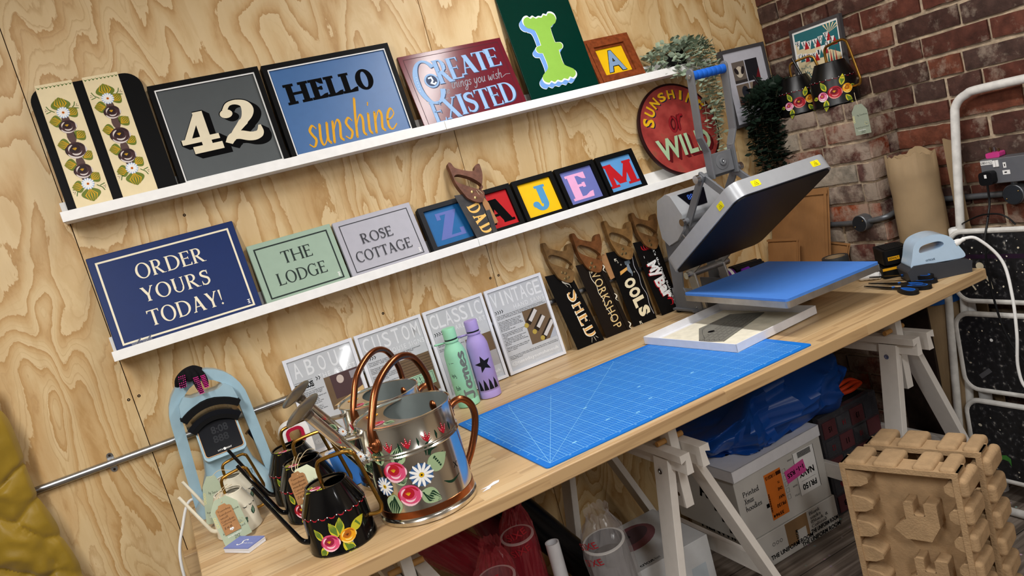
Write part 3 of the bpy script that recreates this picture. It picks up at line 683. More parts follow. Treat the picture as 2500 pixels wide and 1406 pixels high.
# 42 and HELLO sunshine: black box frames with a white slip
for (nm, lab, x0, x1, zt, pc) in (('framed_sign', 'black framed grey house number sign reading 42', .590, .912, 2.060, '#4c5153'),
                                  ('framed_sign', 'black framed blue sign reading HELLO sunshine', .922, 1.342, 2.058, '#3a659a')):
    t, w, h = board(nm, lab, x0, x1, zt, F1, .032)
    picframe(t, w, h, .015, .032, M_black)
    b = MB(); b.prism([(.015, .015), (w - .015, .015), (w - .015, h - .015), (.015, h - .015)], -.006, -.003, P_wht, holes=[[(.019, .019), (w - .019, .019), (w - .019, h - .019), (.019, h - .019)]]); b.obj('white_slip', t)
    pm = mat('fluted ' + pc, pc, .38, spec=.5)
    b = MB(); b.box(.015, w - .015, .0, h - .015, -.02, -.009, pm); pn = b.obj('panel', t)
    b = MB(); z = -.0085
    if '42' in lab:
        g4 = serif('4', .2, .085, .2, .11, 0, True); g2 = serif('2', .22, .1, .2, .1, 0, True)
        for d in range(14):
            dx, dy = .0013 * d, -.0011 * d
            for g, q in ((g4, (.042, .152, .092, .215)), (g2, (.160, .278, .095, .228))):
                fit(b, g, q[0] + dx - .003, q[1] + dx + .003, q[2] + dy - .003, q[3] + dy + .003, z - .00003 * d, M_ink)
        for g, q in ((g4, (.042, .152, .092, .215)), (g2, (.160, .278, .095, .228))): fit(b, g, *q, z + .0003, K('#e4d9bd'))
    else:
        fit(b, serif('HELLO', .29, .13, .25, .13, .02, True), .045, .335, .175, .245, z, M_ink)
        fit(b, hand('sunshine', .115, .35, .9, .10), .065, .365, .028, .160, z + .0002, K('#d99f18'))
    b.obj('lettering', t)

# CREATE the things you wish EXISTED
M_burg = mat('burgundy gloss paint', '#651926', .2, spec=.36)
t, w, h = board('painted_sign', 'burgundy sign with pale blue CREATE and EXISTED lettering', 1.370, 1.766, 2.010, F1, .006)
panel(t, w, h, .006, M_burg, bevel=.001)
b = MB(); z = .0004; Lb = K('#8fb2dc'); Ln = K('#33405f'); Ls = K('#8c8f9a'); Lw = K('#dbe7f5')
b.frame2d(.016, w - .016, .016, h - .014, .0016, z, K('#3c1119'))
for m_, o_, zz in ((Ln, .0028, z), (Lb, 0, z + .0003)):
    for i, (ch, x, y0, y1, ww) in enumerate((('R', .110, .150, .238, .058), ('E', .160, .156, .236, .046), ('A', .205, .165, .236, .062), ('T', .262, .168, .238, .052), ('E', .312, .172, .242, .05))):
        fit(b, serif(ch, .22, .05, .15, .035), x + o_, x + ww + o_, y0 - o_, y1 - o_, zz, m_)
    o1, i1 = ring(.075 + o_, .165 - o_, .052, .082, .02, .008, 40, 335, 36); b.add([(*p, zz) for p in o1] + [(*p, zz) for p in i1], [(k, k + 1, 38 + k, 37 + k) for k in range(36)], m_)
    b.oval(.086 + o_, .168 - o_, .026, .026, zz + .0001, m_, 22)
    for i, (ch, x, y0, ww) in enumerate((('E', .044, .018, .042), ('X', .088, .022, .056), ('I', .146, .026, .024), ('S', .172, .026, .042), ('T', .216, .028, .05), ('E', .268, .03, .042), ('D', .312, .032, .058))):
        fit(b, serif(ch, .2, .05, .15, .035), x + o_, x + ww + o_, y0 - o_, y0 + .075 - o_, zz, m_)
b.oval(.086, .168, .02, .02, z + .0006, Ln, 20); b.stroke([(.076, .178), (.088, .180), (.09, .168), (.082, .16), (.092, .154), (.1, .16)], .006, z + .0008, Lw)
for k in range(6): b.oval(.032 + .001 * k, .14 + .01 * k, .0016, .0016, z + .0007, Lw, 6, rings=1); b.oval(.15, .175 + k * .009, .0014, .0014, z + .0007, Lw, 6, rings=1)
fit(b, hand('the', .16, .3), .10, .135, .110, .138, z, Ls); fit(b, hand('things you wish', .15, .3), .148, .345, .108, .162, z, Ls)
b.stroke([(.345, .128), (.362, .136), (.378, .134)], .0018, z, Ls); b.stroke([(.04, .1), (.08, .088), (.12, .096)], .0022, z, Ls)
b.obj('lettering', t)

# big circus letter I on green
M_dg = mat('dark green gloss paint', '#042c23', .14, spec=.3)
t, w, h = board('painted_sign', 'tall dark green glossy sign with a lime green ornamental letter I', 1.787, 2.077, 2.16, F1, .006)
panel(t, w, h, .006, M_dg, bevel=.001)
half = [(.0, .30), (.012, .297), (.022, .305), (.034, .300), (.042, .308), (.056, .306), (.066, .296), (.067, .28), (.058, .268), (.046, .264), (.046, .262), (.034, .255), (.030, .235), (.030, .20), (.034, .197), (.050, .194), (.056, .183), (.050, .172), (.036, .168), (.034, .165), (.032, .13), (.036, .11), (.052, .098), (.066, .088), (.070, .076), (.064, .064), (.050, .058), (.040, .064), (.028, .056), (.014, .062), (0, .056)]
L_ = [(-x, y) for x, y in half[1:-1]][::-1]; out = sm([(x, y, 0) for x, y in half + L_], 3, True)
def place(s_, dx, dy): return [(.142 + p.x * s_ + dx, .188 + (p.y - .18) * s_ + dy) for p in out]
b = MB(); bl = K('#6f9bdb')
for d in range(12): b.flat(place(1.05, -.0016 * d, -.0013 * d), .0004 + .00002 * (12 - d), P_wht if d == 11 else bl)
b.flat(place(1.05, 0, 0), .0008, P_wht); b.flat(place(1.0, 0, 0), .0011, K('#8cba4a')); b.obj('letter', t)

# wooden frame with blue A
M_mah = mat('reddish brown stained wood', '#7b3d1f', .38, noise=.3, nscale=60, bump=.2)
t, w, h = board('framed_picture', 'small reddish wooden frame holding a blue letter A on yellow', 2.084, 2.294, 1.935, F1, .02, cat='frame')
b = MB(); fw = .043
for lo, hi, z0, z1 in ((0, .014, -.02, .002), (.014, .036, -.02, .007), (.036, .043, -.02, -.002)):
    b.prism([(lo, lo), (w - lo, lo), (w - lo, h - lo), (lo, h - lo)], z0, z1, M_mah, holes=[[(hi, hi), (w - hi, hi), (w - hi, h - hi), (hi, h - hi)]])
b.obj('frame', t, bevel=.0015)
b = MB(); b.box(fw - .004, w - fw + .004, fw - .004, h - fw + .004, -.018, -.008, K('#e3b50f')); b.obj('panel', t)
b = MB(); g = sans('A', .06); fit(b, g, .064, .148, .05, .142, -.0075, M_ink); fit(b, sans('A', .03), .0665, .1455, .0525, .1395, -.0072, K('#7c97b8')); b.obj('letter', t)

# house name signs
def house(label, x0, x1, zt, th, bc, lc, bw, inset, lines, shade=None, mark=True):
    t, w, h = board('house_sign', label, x0, x1, zt, F2, th)
    panel(t, w, h, th, mat('satin paint ' + bc, bc, .45), bevel=.0025)
    b = MB(); m = K(lc); b.frame2d(inset, w - inset, inset, h - inset, bw, .0004, m)
    for s_, a0, a1, y0, y1 in lines:
        g = serif(s_, .15, .06, .14, .035, .08)
        if shade: fit(b, g, a0 * w - .0015, a1 * w - .0015, y0 * h - .0025, y1 * h - .0025, .0004, K(shade))
        fit(b, g, a0 * w, a1 * w, y0 * h, y1 * h, .0007, m)
    q = .012; x, y = w - inset - bw - .012, inset + bw + .005; mw = P_wht if not shade or 1 else m
    b.rect(x, x + .008, y + .011, y + .013, .0004, mw); b.rect(x + .003, x + .005, y, y + .013, .0004, mw); b.rect(x, x + .008, y + .005, y + .0065, .0004, mw); b.rect(x, x + .008, y, y + .0015, .0004, mw)
    b.obj('lettering', t)
house('navy blue sign with cream lettering reading ORDER YOURS TODAY!', .288, .702, 1.628, .012, '#142b60', '#ece3c8', .0055, .019,
      [('ORDER', .27, .74, .655, .82), ('YOURS', .26, .72, .415, .575), ('TODAY!', .25, .755, .165, .335)])
house('sage green house sign with black lettering reading THE LODGE', .716, .985, 1.540, .018, '#98ae9c', '#1f2b28', .0045, .0165,
      [('THE', .335, .685, .57, .77), ('LODGE', .20, .78, .245, .45)])
house('lilac grey house sign with dark lettering reading ROSE COTTAGE', .992, 1.264, 1.538, .018, '#acabb5', '#34343a', .003, .0165,
      [('ROSE', .26, .66, .52, .70), ('COTTAGE', .125, .83, .235, .42)], '#7f7f88')

# framed initials
def initial(label, ch, x0, x1, bg, fg, frame, T_=.22, dep=.03, pos=None):
    t, w, h = board('framed_letter', label, x0, x1, 1.508, F2, dep, cat='frame', group=None)
    picframe(t, w, h, .0165, dep, frame)
    b = MB(); b.box(.016, w - .016, .0, h - .016, -.022, -.010, K(bg)); b.obj('panel', t)
    b = MB(); p = pos or (.24, .76, .2, .8)
    fit(b, serif(ch, T_, .1, .2, .1, 0, True), p[0] * w, p[1] * w, p[2] * h, p[3] * h, -.0095, M_ink if fg == '#111113' else K(fg)); b.obj('letter', t)
M_cf = mat('charcoal frame', '#26272b', .55, spec=.12)
initial('charcoal frame with a slate blue letter Z on blue, left of the handsaw', 'Z', 1.280, 1.456, '#15609c', '#5d6bb0', M_cf, .26, pos=(.24, .78, .22, .80))
initial('black frame with a black letter A on red, right of the handsaw', 'A', 1.462, 1.636, '#b80f17', '#111113', M_black, .26, pos=(.22, .86, .2, .76))
initial('black frame with a blue letter J on yellow', 'J', 1.646, 1.818, '#f0bd0a', '#4f93c4', M_black, .26, pos=(.3, .72, .2, .78))
initial('black frame with a pink letter E on lilac blue', 'E', 1.827, 2.000, '#6a72b4', '#e7a9d3', M_black, .27, pos=(.2, .74, .18, .8))
initial('black frame with a red letter M on light blue', 'M', 2.009, 2.182, '#5c97cf', '#b81a22', M_black, .24, pos=(.1, .9, .2, .78))

# round SUNSHINE or WILD sign
def mottled(name, stops, sc=14):
    m = bpy.data.materials.new(name); t = NT(m); tc = t.n('ShaderNodeTexCoord'); n = t.n('ShaderNodeTexNoise'); n.inputs['Scale'].default_value = sc; n.inputs['Detail'].default_value = 8; t.l(tc, n, 3, 0)
    t.l(t.ramp(n.outputs[0], stops), 'Base Color'); t.b.inputs['Roughness'].default_value = .45; return m
M_rust = mottled('mottled rust red paint', [(.25, '#5c241f'), (.45, '#93302c'), (.6, '#a8413a'), (.75, '#7c5138')])
D_ = .378; ang = math.atan2(.075, .37)
t = thing('round_sign', 'round rust-red sign reading SUNSHINE or WILD at the end of the lower ledge', 'sign', lean(2.42, -.082, F2, ang))
b = MB(); b.lathe([(D_ / 2, -.012), (D_ / 2, 0)], mat('dark maroon edge paint', '#2a0c0e', .5), 72, Matrix.Translation((0, D_ / 2, 0))); b.obj('board', t, bevel=.001)
b = MB(); b.lathe([(0.001, .0006), (D_ / 2 - .009, .0006)], M_rust, 72, Matrix.Translation((0, D_ / 2, 0)), caps=False)
cy = D_ / 2; word = 'SUNSHINE'
for m_, dx, dy, zz in ((K('#1c2238'), .004, -.004, .001), (K('#e3b11c'), 0, 0, .0016)):
    for i, ch in enumerate(word):
        a = math.radians(158 - i * 18.5); r = .143; h_ = .052 - .016 * math.sin(PI * i / 7)
        g = sans(ch, .035); fit(b, g, r * math.cos(a) - (.017 if ch != 'I' else .006) + dx, r * math.cos(a) + (.017 if ch != 'I' else .006) + dx, cy + r * math.sin(a) - h_ / 2 + dy, cy + r * math.sin(a) + h_ / 2 + dy, zz, m_, a - PI / 2)
for w_, m_, zz in ((.32, K('#4a0d12'), .001), (.16, K('#8a1b22'), .0013)): fit(b, hand('or', w_, .2), -.045, .035, cy - .01, cy + .06, zz, m_)
for k in range(8): fit(b, sans('WILD', .03, 0, 1.05), -.135 + .0016 * k, .125 + .0016 * k, cy - .108 - .0018 * k, cy - .022 - .0018 * k, .0009 + .00001 * (9 - k), K('#5d0f16') if k < 7 else K('#3a080d'))
fit(b, sans('WILD', .03, 0, 1.05), -.135, .125, cy - .108, cy - .022, .0014, K('#a7c29b')); b.obj('painted_face', t)

# clear plastic bits on the lower ledge
M_clear = mat('clear plastic', '#f4f6f8', .08, trans=.9, ior=1.35)
t = thing('plastic_stand', 'small clear plastic stand on the lower ledge below the navy sign', 'stand', at(.33, -.098, F2))
b = MB()
for k in (0, 1): b.bar((.002 + k * .028, 0, .012), (.027 + k * .028, 0, .018), .0015, .022, M_clear); b.bar((.002 + k * .028, .004, .008), (.027 + k * .028, -.004, .03), .014, .0015, M_clear)
b.obj('clip', t)
# ------------------------------------------------------------------ hand saws
OUT = [(-.038, .296), (-.029, .292), (-.022, .273), (.002, .258), (.027, .247), (.043, .246), (.051, .261), (.068, .265), (.07, .252), (.066, .224), (.052, .194), (.038, .178), (.047, .161), (.032, .134), (.016, .132), (-.004, .144), (-.02, .16), (-.03, .186), (-.038, .212), (-.041, .236), (-.041, .269), (-.042, .285)]
HOL0 = [(-.024, .239), (-.009, .238), (.019, .221), (.039, .199), (.044, .184), (.035, .178), (.015, .189), (-.007, .204), (-.023, .217), (-.028, .23)]
HOL = [((x - .012) * 1.22 + .012 - .001, (y - .208) * 1.18 + .210) for x, y in HOL0]
M_steelblk = mat('blackened saw steel', '#0d0b0a', .65, noise=.2, bump=.15, bscale=60, spec=.12); M_oldsteel = mat('old grey saw steel', '#3c3b3c', .55, .5, noise=.25, nscale=30)
M_brass = mat('saw screw', '#8f7a52', .35, .9); M_string = mat('jute string', '#cdbb98', .9)
def saw(label, x, zb, yb, h, tl, tr, bl, br, hx, hs, hcol, blade, paint, spine=True, rivets=((.005, .174), (.008, .151)), lean_h=.2):
    ang = math.atan2(-yb - .022, h + .12)
    t = thing('hand_saw', label, 'saw', lean(x, yb, zb + .001, ang), 'painted vintage hand saws')
    b = MB(); b.prism([(bl, 0), (br, 0), (tr, h), (tl, h + .012)], -.0016, 0, blade); b.obj('blade', t)
    if spine:
        b = MB(); e = .016; b.prism([(br - e, .0), (br + .001, .0), (tr + .001, h - .01), (tr - e, h - .01)], -.005, .0035, blade); b.obj('spine', t, bevel=.001)
    m = mat('worn saw handle ' + hcol, hcol, .5, noise=.35, nscale=45, bump=.35, bscale=70, bdist=.002)
    T = Matrix.Translation((hx, h, 0)) @ Matrix.Diagonal((hs, hs, 1, 1)) @ Matrix.Translation((0, -.17, 0))
    o_ = [(p.x, p.y) for p in sm([(a, c, 0) for a, c in OUT], 3, True)]; hl = [(p.x, p.y) for p in sm([(a, c, 0) for a, c in HOL], 3, True)]
    b = MB(T); b.prism(o_, -.012, .0115, m, holes=[hl]); hd = b.obj('handle', t, bevel=.004, seg=3, smooth=50)
    for rx, ry in rivets:
        b = MB(T); b.lathe([(.0001, .0125), (.0035, .0125), (.0055, .0118), (.0055, .010)], M_brass, 12, Matrix.Translation((rx, ry, 0)), caps=False); b.obj('rivet', hd)
    b = MB(); paint(b); b.obj('lettering', t)
    return t, T
CR = K('#f0ead6'); GO = K('#e2a95a')
def downtext(b, vf, cx0, cx1, y0, y1, z, m, tilt):
    """text reading down the blade: box centre line from (cx0 at y0) to (cx1 at y1)"""
    w = cx1 - cx0; fit(b, vf, (cx0 + cx1) / 2 - (y1 - y0) / 2, (cx0 + cx1) / 2 + (y1 - y0) / 2, (y0 + y1) / 2 - .0, (y0 + y1) / 2 + .0, z, m, tilt)
def vtext(b, vf, cx, cy, length, height, z, m, rot=-PI / 2): fit(b, vf, cx - length / 2, cx + length / 2, cy - height / 2, cy + height / 2, z, m, rot)
def p_dad(b):
    r = -PI / 2 + .17
    for ch, y in (('D', .118), ('A', .08), ('D', .04)): vtext(b, serif(ch, .24, .1, .2, .06), .000 + (.118 - y) * .2, y, .034, .046, .0006, K('#e5b763'), r)
def p_shed(b):
    r = -PI / 2 + .14
    for ch, y in zip('SHED', (.196, .147, .1, .05)):
        vtext(b, serif(ch, .27, .11, .22, .1), -.006 + (.196 - y) * .16, y, .044, .056, .0006, CR, r); vtext(b, serif(ch, .15, .06, .17, .05), -.007 + (.196 - y) * .16, y, .037, .046, .0009, GO, r)
    b.stroke(sm([(-.045, .275, 0), (-.032, .28, 0), (-.034, .255, 0), (-.012, .24, 0), (-.008, .226, 0)], 5), lambda u: .006 * math.sin(PI * min(.95, u + .1)), .0006, CR)
    for d in (-.3, .1, .5): b.stroke([(.02 + d * .02, .024), (.022 + d * .05, .006)], lambda u: .005 * math.sin(PI * min(.95, u + .1)), .0006, CR)
    for d in (-.4, .5): b.stroke([(-.012 + d * .02, .232), (-.012 + d * .045, .248)], lambda u: .004 * math.sin(PI * min(.95, u + .1)), .0006, CR)
def p_work(b):
    fit(b, sans('WORKSHOP', -.0, 0, 1.15), -.012 - .125, -.012 + .125, .145 - .018, .145 + .018, .0006, K('#e2c58a'), -PI / 2 + .13)
    for sg in (0, 1): b.stroke(sm([(-.052 + .05 * sg + k * .006, .26 - k * .03 - .04 * sg * 0, 0) if k % 2 else (-.046 + .05 * sg + k * .006, .26 - k * .03, 0) for k in range(8)], 4), lambda u: .0022, .0006, CR)
    b.stroke(sm([(-.045, .27, 0), (-.03, .285, 0), (-.022, .262, 0), (-.04, .25, 0)], 5), .003, .0006, CR)
    for x, y in ((.012, .27), (.028, .15), (.05, .03)): b.stroke(sm([(x, y, 0), (x + .008, y - .012, 0), (x, y - .022, 0), (x + .01, y - .035, 0)], 5), lambda u: .005 * math.sin(PI * min(.95, u + .1)), .0042, CR)
def p_tools(b):
    for ch, y, x in zip('OOLS', (.165, .125, .085, .045), (-.014, -.006, .002, .012)): vtext(b, sans(ch, .06), x, y, .037, .052, .0006, K('#efe3c0'), -PI / 2 + .12)
    b.prism([(-.045, .205), (-.043, .219), (-.008, .227), (-.009, .216)], 0, .0006, GO); M_h = K('#7f8b96')
    b.flat([(-.01, .214), (-.004, .246), (.004, .246), (.006, .214), (.004, .196), (-.004, .205)], .0006, M_h); b.rect(-.012, .012, .236, .25, .0007, K('#5d6972')); b.stroke([(.004, .22), (.008, .2), (.004, .188)], .004, .0008, M_h)
    b.stroke(sm([(.03, .26, 0), (.025, .22, 0), (.034, .18, 0), (.032, .14, 0), (.044, .1, 0), (.042, .06, 0), (.05, .02, 0)], 5), .0018, .0006, K('#c9c9cf'))
    for x, y in ((-.052, .272), (-.024, .012)): b.stroke([(x, y), (x + .01, y - .002)], .002, .0006, CR); b.stroke([(x, y), (x + .002, y - .011)], .002, .0006, CR); b.stroke([(x, y), (x + .012, y - .012)], .002, .0006, CR)
    for x, y in ((-.04, .255), (-.03, .243), (.018, .2), (.02, .03), (.024, .062)): b.stroke([(x - .004, y), (x + .004, y)], .0008, .0006, CR); b.stroke([(x, y - .004), (x, y + .004)], .0008, .0006, CR)
def p_bar(b):
    rd = K('#b01824'); r = -PI / 2 + .15
    for m_, d, z in ((rd, -.004, .0006), (P_wht, 0, .0009)):
        for ch, y, x, hh in (('M', .196, -.022, .036), ('y', .165, -.02, .046), ('B', .127, -.01, .036), ('a', .097, -.004, .028), ('r', .07, .004, .03)): vtext(b, sans(ch, .05), x + d, y + d * .3, .036 if ch in 'MB' else .03, hh * 1.25, z, m_, r)
    b.stroke(sm([(.0, .055, 0), (.02, .05, 0), (.018, .03, 0), (.006, .028, 0)], 5), lambda u: .008 * math.sin(PI * min(.95, u + .12)), .0008, rd)
    fit(b, hand("It's the Dogs Bollocks !", .2), .012 - .12, .012 + .12, .145 - .007, .145 + .007, .0044, P_wht, -PI / 2 + .13)
    for k in range(9): b.rect(-.05 + k * .0095 + (.001 if k % 2 else 0), -.0485 + k * .0095, .235 - k * .026, .245 - k * .026, .0006, P_wht)
    for k in range(3): b.stroke(sm([(-.05 + .012 * k, .285, 0), (-.046 + .01 * k, .27, 0), (-.03 + .01 * k, .262, 0)], 4), lambda u: .004 * math.sin(PI * min(.95, u + .1)), .0006, rd)
saw('old saw with grey blade lettered DAD, on the lower ledge before two framed letters', 1.467, F2, -.104, .168, -.052, .052, -.03, .045, .005, 1.0, '#6b4434', M_oldsteel, p_dad)
saw('black saw lettered SHED, nearest the white poster frames on the desk', 1.778, DZ, -.06, .285, -.098, .005, -.058, .058, -.03, 1.03, '#6e5230', M_steelblk, p_shed, rivets=((.0, .175), (.012, .168), (.004, .15), (.018, .152)))
saw('dark brown saw lettered WORKSHOP in thin gold capitals', 1.910, DZ, -.058, .285, -.094, .012, -.058, .054, -.034, 1.03, '#6f4423', mat('brown black saw steel', '#1c1510', .65, spec=.12), p_work, rivets=((.002, .172), (-.008, .158), (.01, .155)))
saw('black saw lettered TOOLS with a painted hammer standing for the T', 2.036, DZ, -.056, .292, -.078, .04, -.054, .056, -.012, 1.03, '#7a5a33', M_steelblk, p_tools, spine=False, rivets=((.003, .177), (-.006, .16), (.01, .158)))
saw('black saw lettered My Bar in red and white, beside the big heat press', 2.166, DZ, -.056, .295, -.08, .028, -.046, .046, -.016, .98, '#6a4a2a', M_steelblk, p_bar, rivets=((.004, .17), (.006, .152)))

# ------------------------------------------------------------------ framed information sheets
M_frw = mat('white satin picture frame', '#dfe2ea', .35); M_paper = mat('grey printed sheet', '#bfc3c8', .05, spec=.4); Pl = K('#dfe2e6', rough=.05, spec=.4); Pd = K('#1c1d20', rough=.2)
BODY = {
 'ABOUT': ['Hi, I\'m Emma, aka Tuesday Sunshine,\na traditional signwriter and mural\nartist based on the Isle of Wight.', 'All of my signs are designed and\npainted by hand using\nmethods passed down\nto make a sign just for you\nand make it lasting here.', 'In this digital world, I\nfeel it is important to\nkeep the craft really alive,\nso it is handmade\none sign at a time.'],
 'CUSTOM': ['These house signs are carefully hand painted\nfrom responsibly sourced offcuts saved from\nending up in landfill. Each one is made with\ntraditional craftsmanship in mind.', 'Every sign is designed with a bevelled edge\nthat will protect against the elements and\ncomes primed, framed, sealed and ready\nto fix, with classic finish.', 'Each sign goes through a careful process:\n- fully washed and primed\n- three paint coats and\n- sealed with durable varnish'],
 'CLASSIC': ['These classic pieces have been saved and\ngiven a new life, each one painted by hand\nwith roses and castles patterns.', 'No two are the same and each is made to\nlast in the garden or the home.'],
 'VINTAGE': ['Every saw is different, with its own shape,\nage and personality. The designs are hand\ndrawn and hand painted using enamel\npaints, giving each piece a unique, vintage\nstyle that\'s a little more relaxed and slightly\nless than perfect.\nNo two are ever the same.', 'Each saw is properly cleaned and prepared\nbefore painting. Depending on the saw:\n- the blade is left rustic or one of two\nfinishes\n- raw edge primer with matt black enamel\nfor a bold vintage workshop style\n- clear lacquer which keeps the saw to\npreserve the original blade while protecting\nthe surface.', 'These decorative saws make a brilliant gift\nfor a DIY enthusiast, workshop owner,\nmaker or tinkerer.'],
}
def photo(b, k, x0, x1, y0, y1, z):
    br = K('#6d5a46', rough=.2); b.rect(x0, x1, y0, y1, z, br)
    if k == 'VINTAGE':
        for i in range(3):
            cx, cy = x0 + (x1 - x0) * (.3 + .22 * i), y1 - (y1 - y0) * (.22 + .25 * i); L = .03 + .01 * (i == 2)
            fit(b, ([(-L, -.009, 0), (L, -.009, 0), (L, .009, 0), (-L, .009, 0)], [(0, 1, 2, 3)]), cx - L, cx + L, cy - .011, cy + .011, z + .0002, K('#2b221a'), .75)
            fit(b, ([(-1, -1, 0), (1, -1, 0), (1, 1, 0), (-1, 1, 0)], [(0, 1, 2, 3)]), cx - L * .8 + .006, cx + L * .8 + .006, cy - .007 + .002, cy + .007 + .002, z + .0003, K('#c9c6c4'), .75)
            b.oval(cx - .03, cy - .025, .009, .009, z + .0003, K('#b09a48'), 12)
        b.flat([(x1 - .03, y0), (x1, y0), (x1, y0 + .035)], z + .0002, K('#aab0bc'))
    elif k == 'CUSTOM':
        for i in range(7): b.rect(x0, x1, y0 + (y1 - y0) * (.5 + .07 * i), y0 + (y1 - y0) * (.51 + .07 * i), z + .0001, K('#3a2f26'))
        b.rect(x0 + .012, x1 - .006, y0 + .026, y0 + .07, z + .0002, K('#9bc0a4')); b.frame2d(x0 + .016, x1 - .01, y0 + .03, y0 + .066, .0012, z + .0003, K('#33473c'))
        fit(b, serif('THE', .12), x0 + .03, x1 - .026, y0 + .05, y0 + .061, z + .0003, M_ink); fit(b, serif('LODGE', .12), x0 + .022, x1 - .016, y0 + .034, y0 + .046, z + .0003, M_ink)
    elif k == 'ABOUT':
        b.rect(x0 + .02, x1, y0 + .03, y1, z + .0001, K('#4e3a3c')); b.flat([(x0 + .005, y0 + .012), (x0 + .04, y0 + .008), (x1, y0 + .03), (x1, y0 + .045)], z + .0002, K('#cfae78'))
        b.oval(x0 + .05, y1 - .02, .012, .014, z + .0003, K('#c3b4ac'), 14); b.rect(x1 - .03, x1 - .004, y1 - .03, y1 - .006, z + .0003, K('#8f8a90'))
    else:
        b.rect(x0, x1, y0, y0 + (y1 - y0) * .45, z + .0001, K('#a8a6a6')); b.rect(x0 + .02, x0 + .05, y1 - .06, y1 - .01, z + .0002, K('#4a3536')); b.oval(x0 + .04, y0 + .05, .02, .018, z + .0003, K('#c9c3bb'), 14)
def sheet(label, x0, x1, k, sub, chev):
    rise = .313; yb = -.056; ang = math.atan2(-yb - .018, rise); W_ = x1 - x0; H_ = rise / math.cos(ang) - .002
    t = thing('framed_sheet', label, 'frame', lean(x0, yb, DZ + .004, ang), None)
    picframe(t, W_, H_, .0105, .009, M_frw, proud=.001)
    b = MB(); b.box(.010, W_ - .010, .010, H_ - .010, -.0085, -.004, mat('backing black', '#141414')); b.rect(.0105, W_ - .0105, .0105, H_ - .0105, -.0036, M_paper); b.obj('sheet', t, smooth=0)
    b = MB(); z = -.0033; l, r = .018, W_ - .014
    n_ = len(k); sl = (W_ - .03) / n_
    for i_, ch in enumerate(k): fit(b, sans(ch, .005), .015 + sl * (i_ + .5) - (.0125 if ch != 'I' else .0035), .015 + sl * (i_ + .5) + (.0125 if ch != 'I' else .0035), H_ - .070, H_ - .019, z, Pl)
    0; fit(b, sans(sub, 0, 0, 1.3), W_ * .40 if k != 'CLASSIC' else W_ * .36, r, H_ - .094, H_ - .078, z, Pl)
    if k == 'ABOUT':
        fit(b, sans('EMMA GOSS', .04, 0, .8), l - .004, .072, H_ - .108, H_ - .088, z, Pd); b.rect(l - .004, .072, H_ - .084, H_ - .083, z, Pd); b.rect(l - .004, .072, H_ - .114, H_ - .113, z, Pd)
        chx = .083
    else: chx = l
    for c in range(chev): x = chx + c * .0085; y = H_ - .088; b.stroke([(x, y + .006), (x + .005, y), (x, y - .006)], .0022, z, Pd)
    yy = H_ - .118
    def para(txt, x0_, x1_, y1_, lh=.0052):
        n = txt.count('\n') + 1; g = sans(txt, .006, 0, 1, .9); ws = max(len(q) for q in txt.split('\n')); wd = min(x1_ - x0_, ws * .0026)
        fit(b, g, x0_, x0_ + wd, y1_ - n * lh, y1_, z, Pd); return y1_ - n * lh - .006
    if k == 'VINTAGE': yy = para('These vintage hand saws have been rescued and restored from a variety of\nsources, giving each a new life as decorative pieces full of character and history.\nEach one is individually prepped, designed and painted by hand.', l, r, H_ - .1)
    elif k == 'CUSTOM': yy = para('                              Decorative custom-made house signs painted\n                              on smart, perfectly good materials that\n                              weather well with durability and you', l, r, H_ - .1)
    px0, px1, py0, py1 = {'VINTAGE': (.118, W_ - .012, .075, .2), 'CUSTOM': (.118, W_ - .012, .05, .185), 'ABOUT': (.105, W_ - .012, .11, H_ - .095), 'CLASSIC': (.118, W_ - .012, .055, .175)}[k]
    photo(b, k, px0, px1, py0, py1, z)
    for q in BODY[k]: yy = para(q, l, px0 - .006, yy)
    if k == 'VINTAGE': para('If you like to look at these saws, pick one up and take a closer look. If you\'d like a\ncustom design, just ask the artist here on the table and you can create something\ncompletely personal.', l, r, .064)
    fit(b, sans('@tuesdaysunshineuk', .02), l, W_ - .018, .026, .042, z + .0002, Pl); fit(b, sans('www.tuesdaysunshine.co.uk', 0), W_ * .48, W_ - .02, .018, .023, z, Pl); b.obj('print', t, smooth=0)
sheet('white framed sheet headed ABOUT THE ARTIST, behind the watering cans', .712, .943, 'ABOUT', 'THE ARTIST', 2)
sheet('white framed sheet headed CUSTOM HOUSE SIGNS, between the ABOUT and CLASSIC sheets', .951, 1.19, 'CUSTOM', 'HOUSE SIGNS', 4)
sheet('white framed sheet headed CLASSIC GARDEN ART, behind the two bottles', 1.198, 1.428, 'CLASSIC', 'GARDEN ART', 4)
sheet('white framed sheet headed VINTAGE HAND SAWS', 1.437, 1.672, 'VINTAGE', 'HAND SAWS', 4)

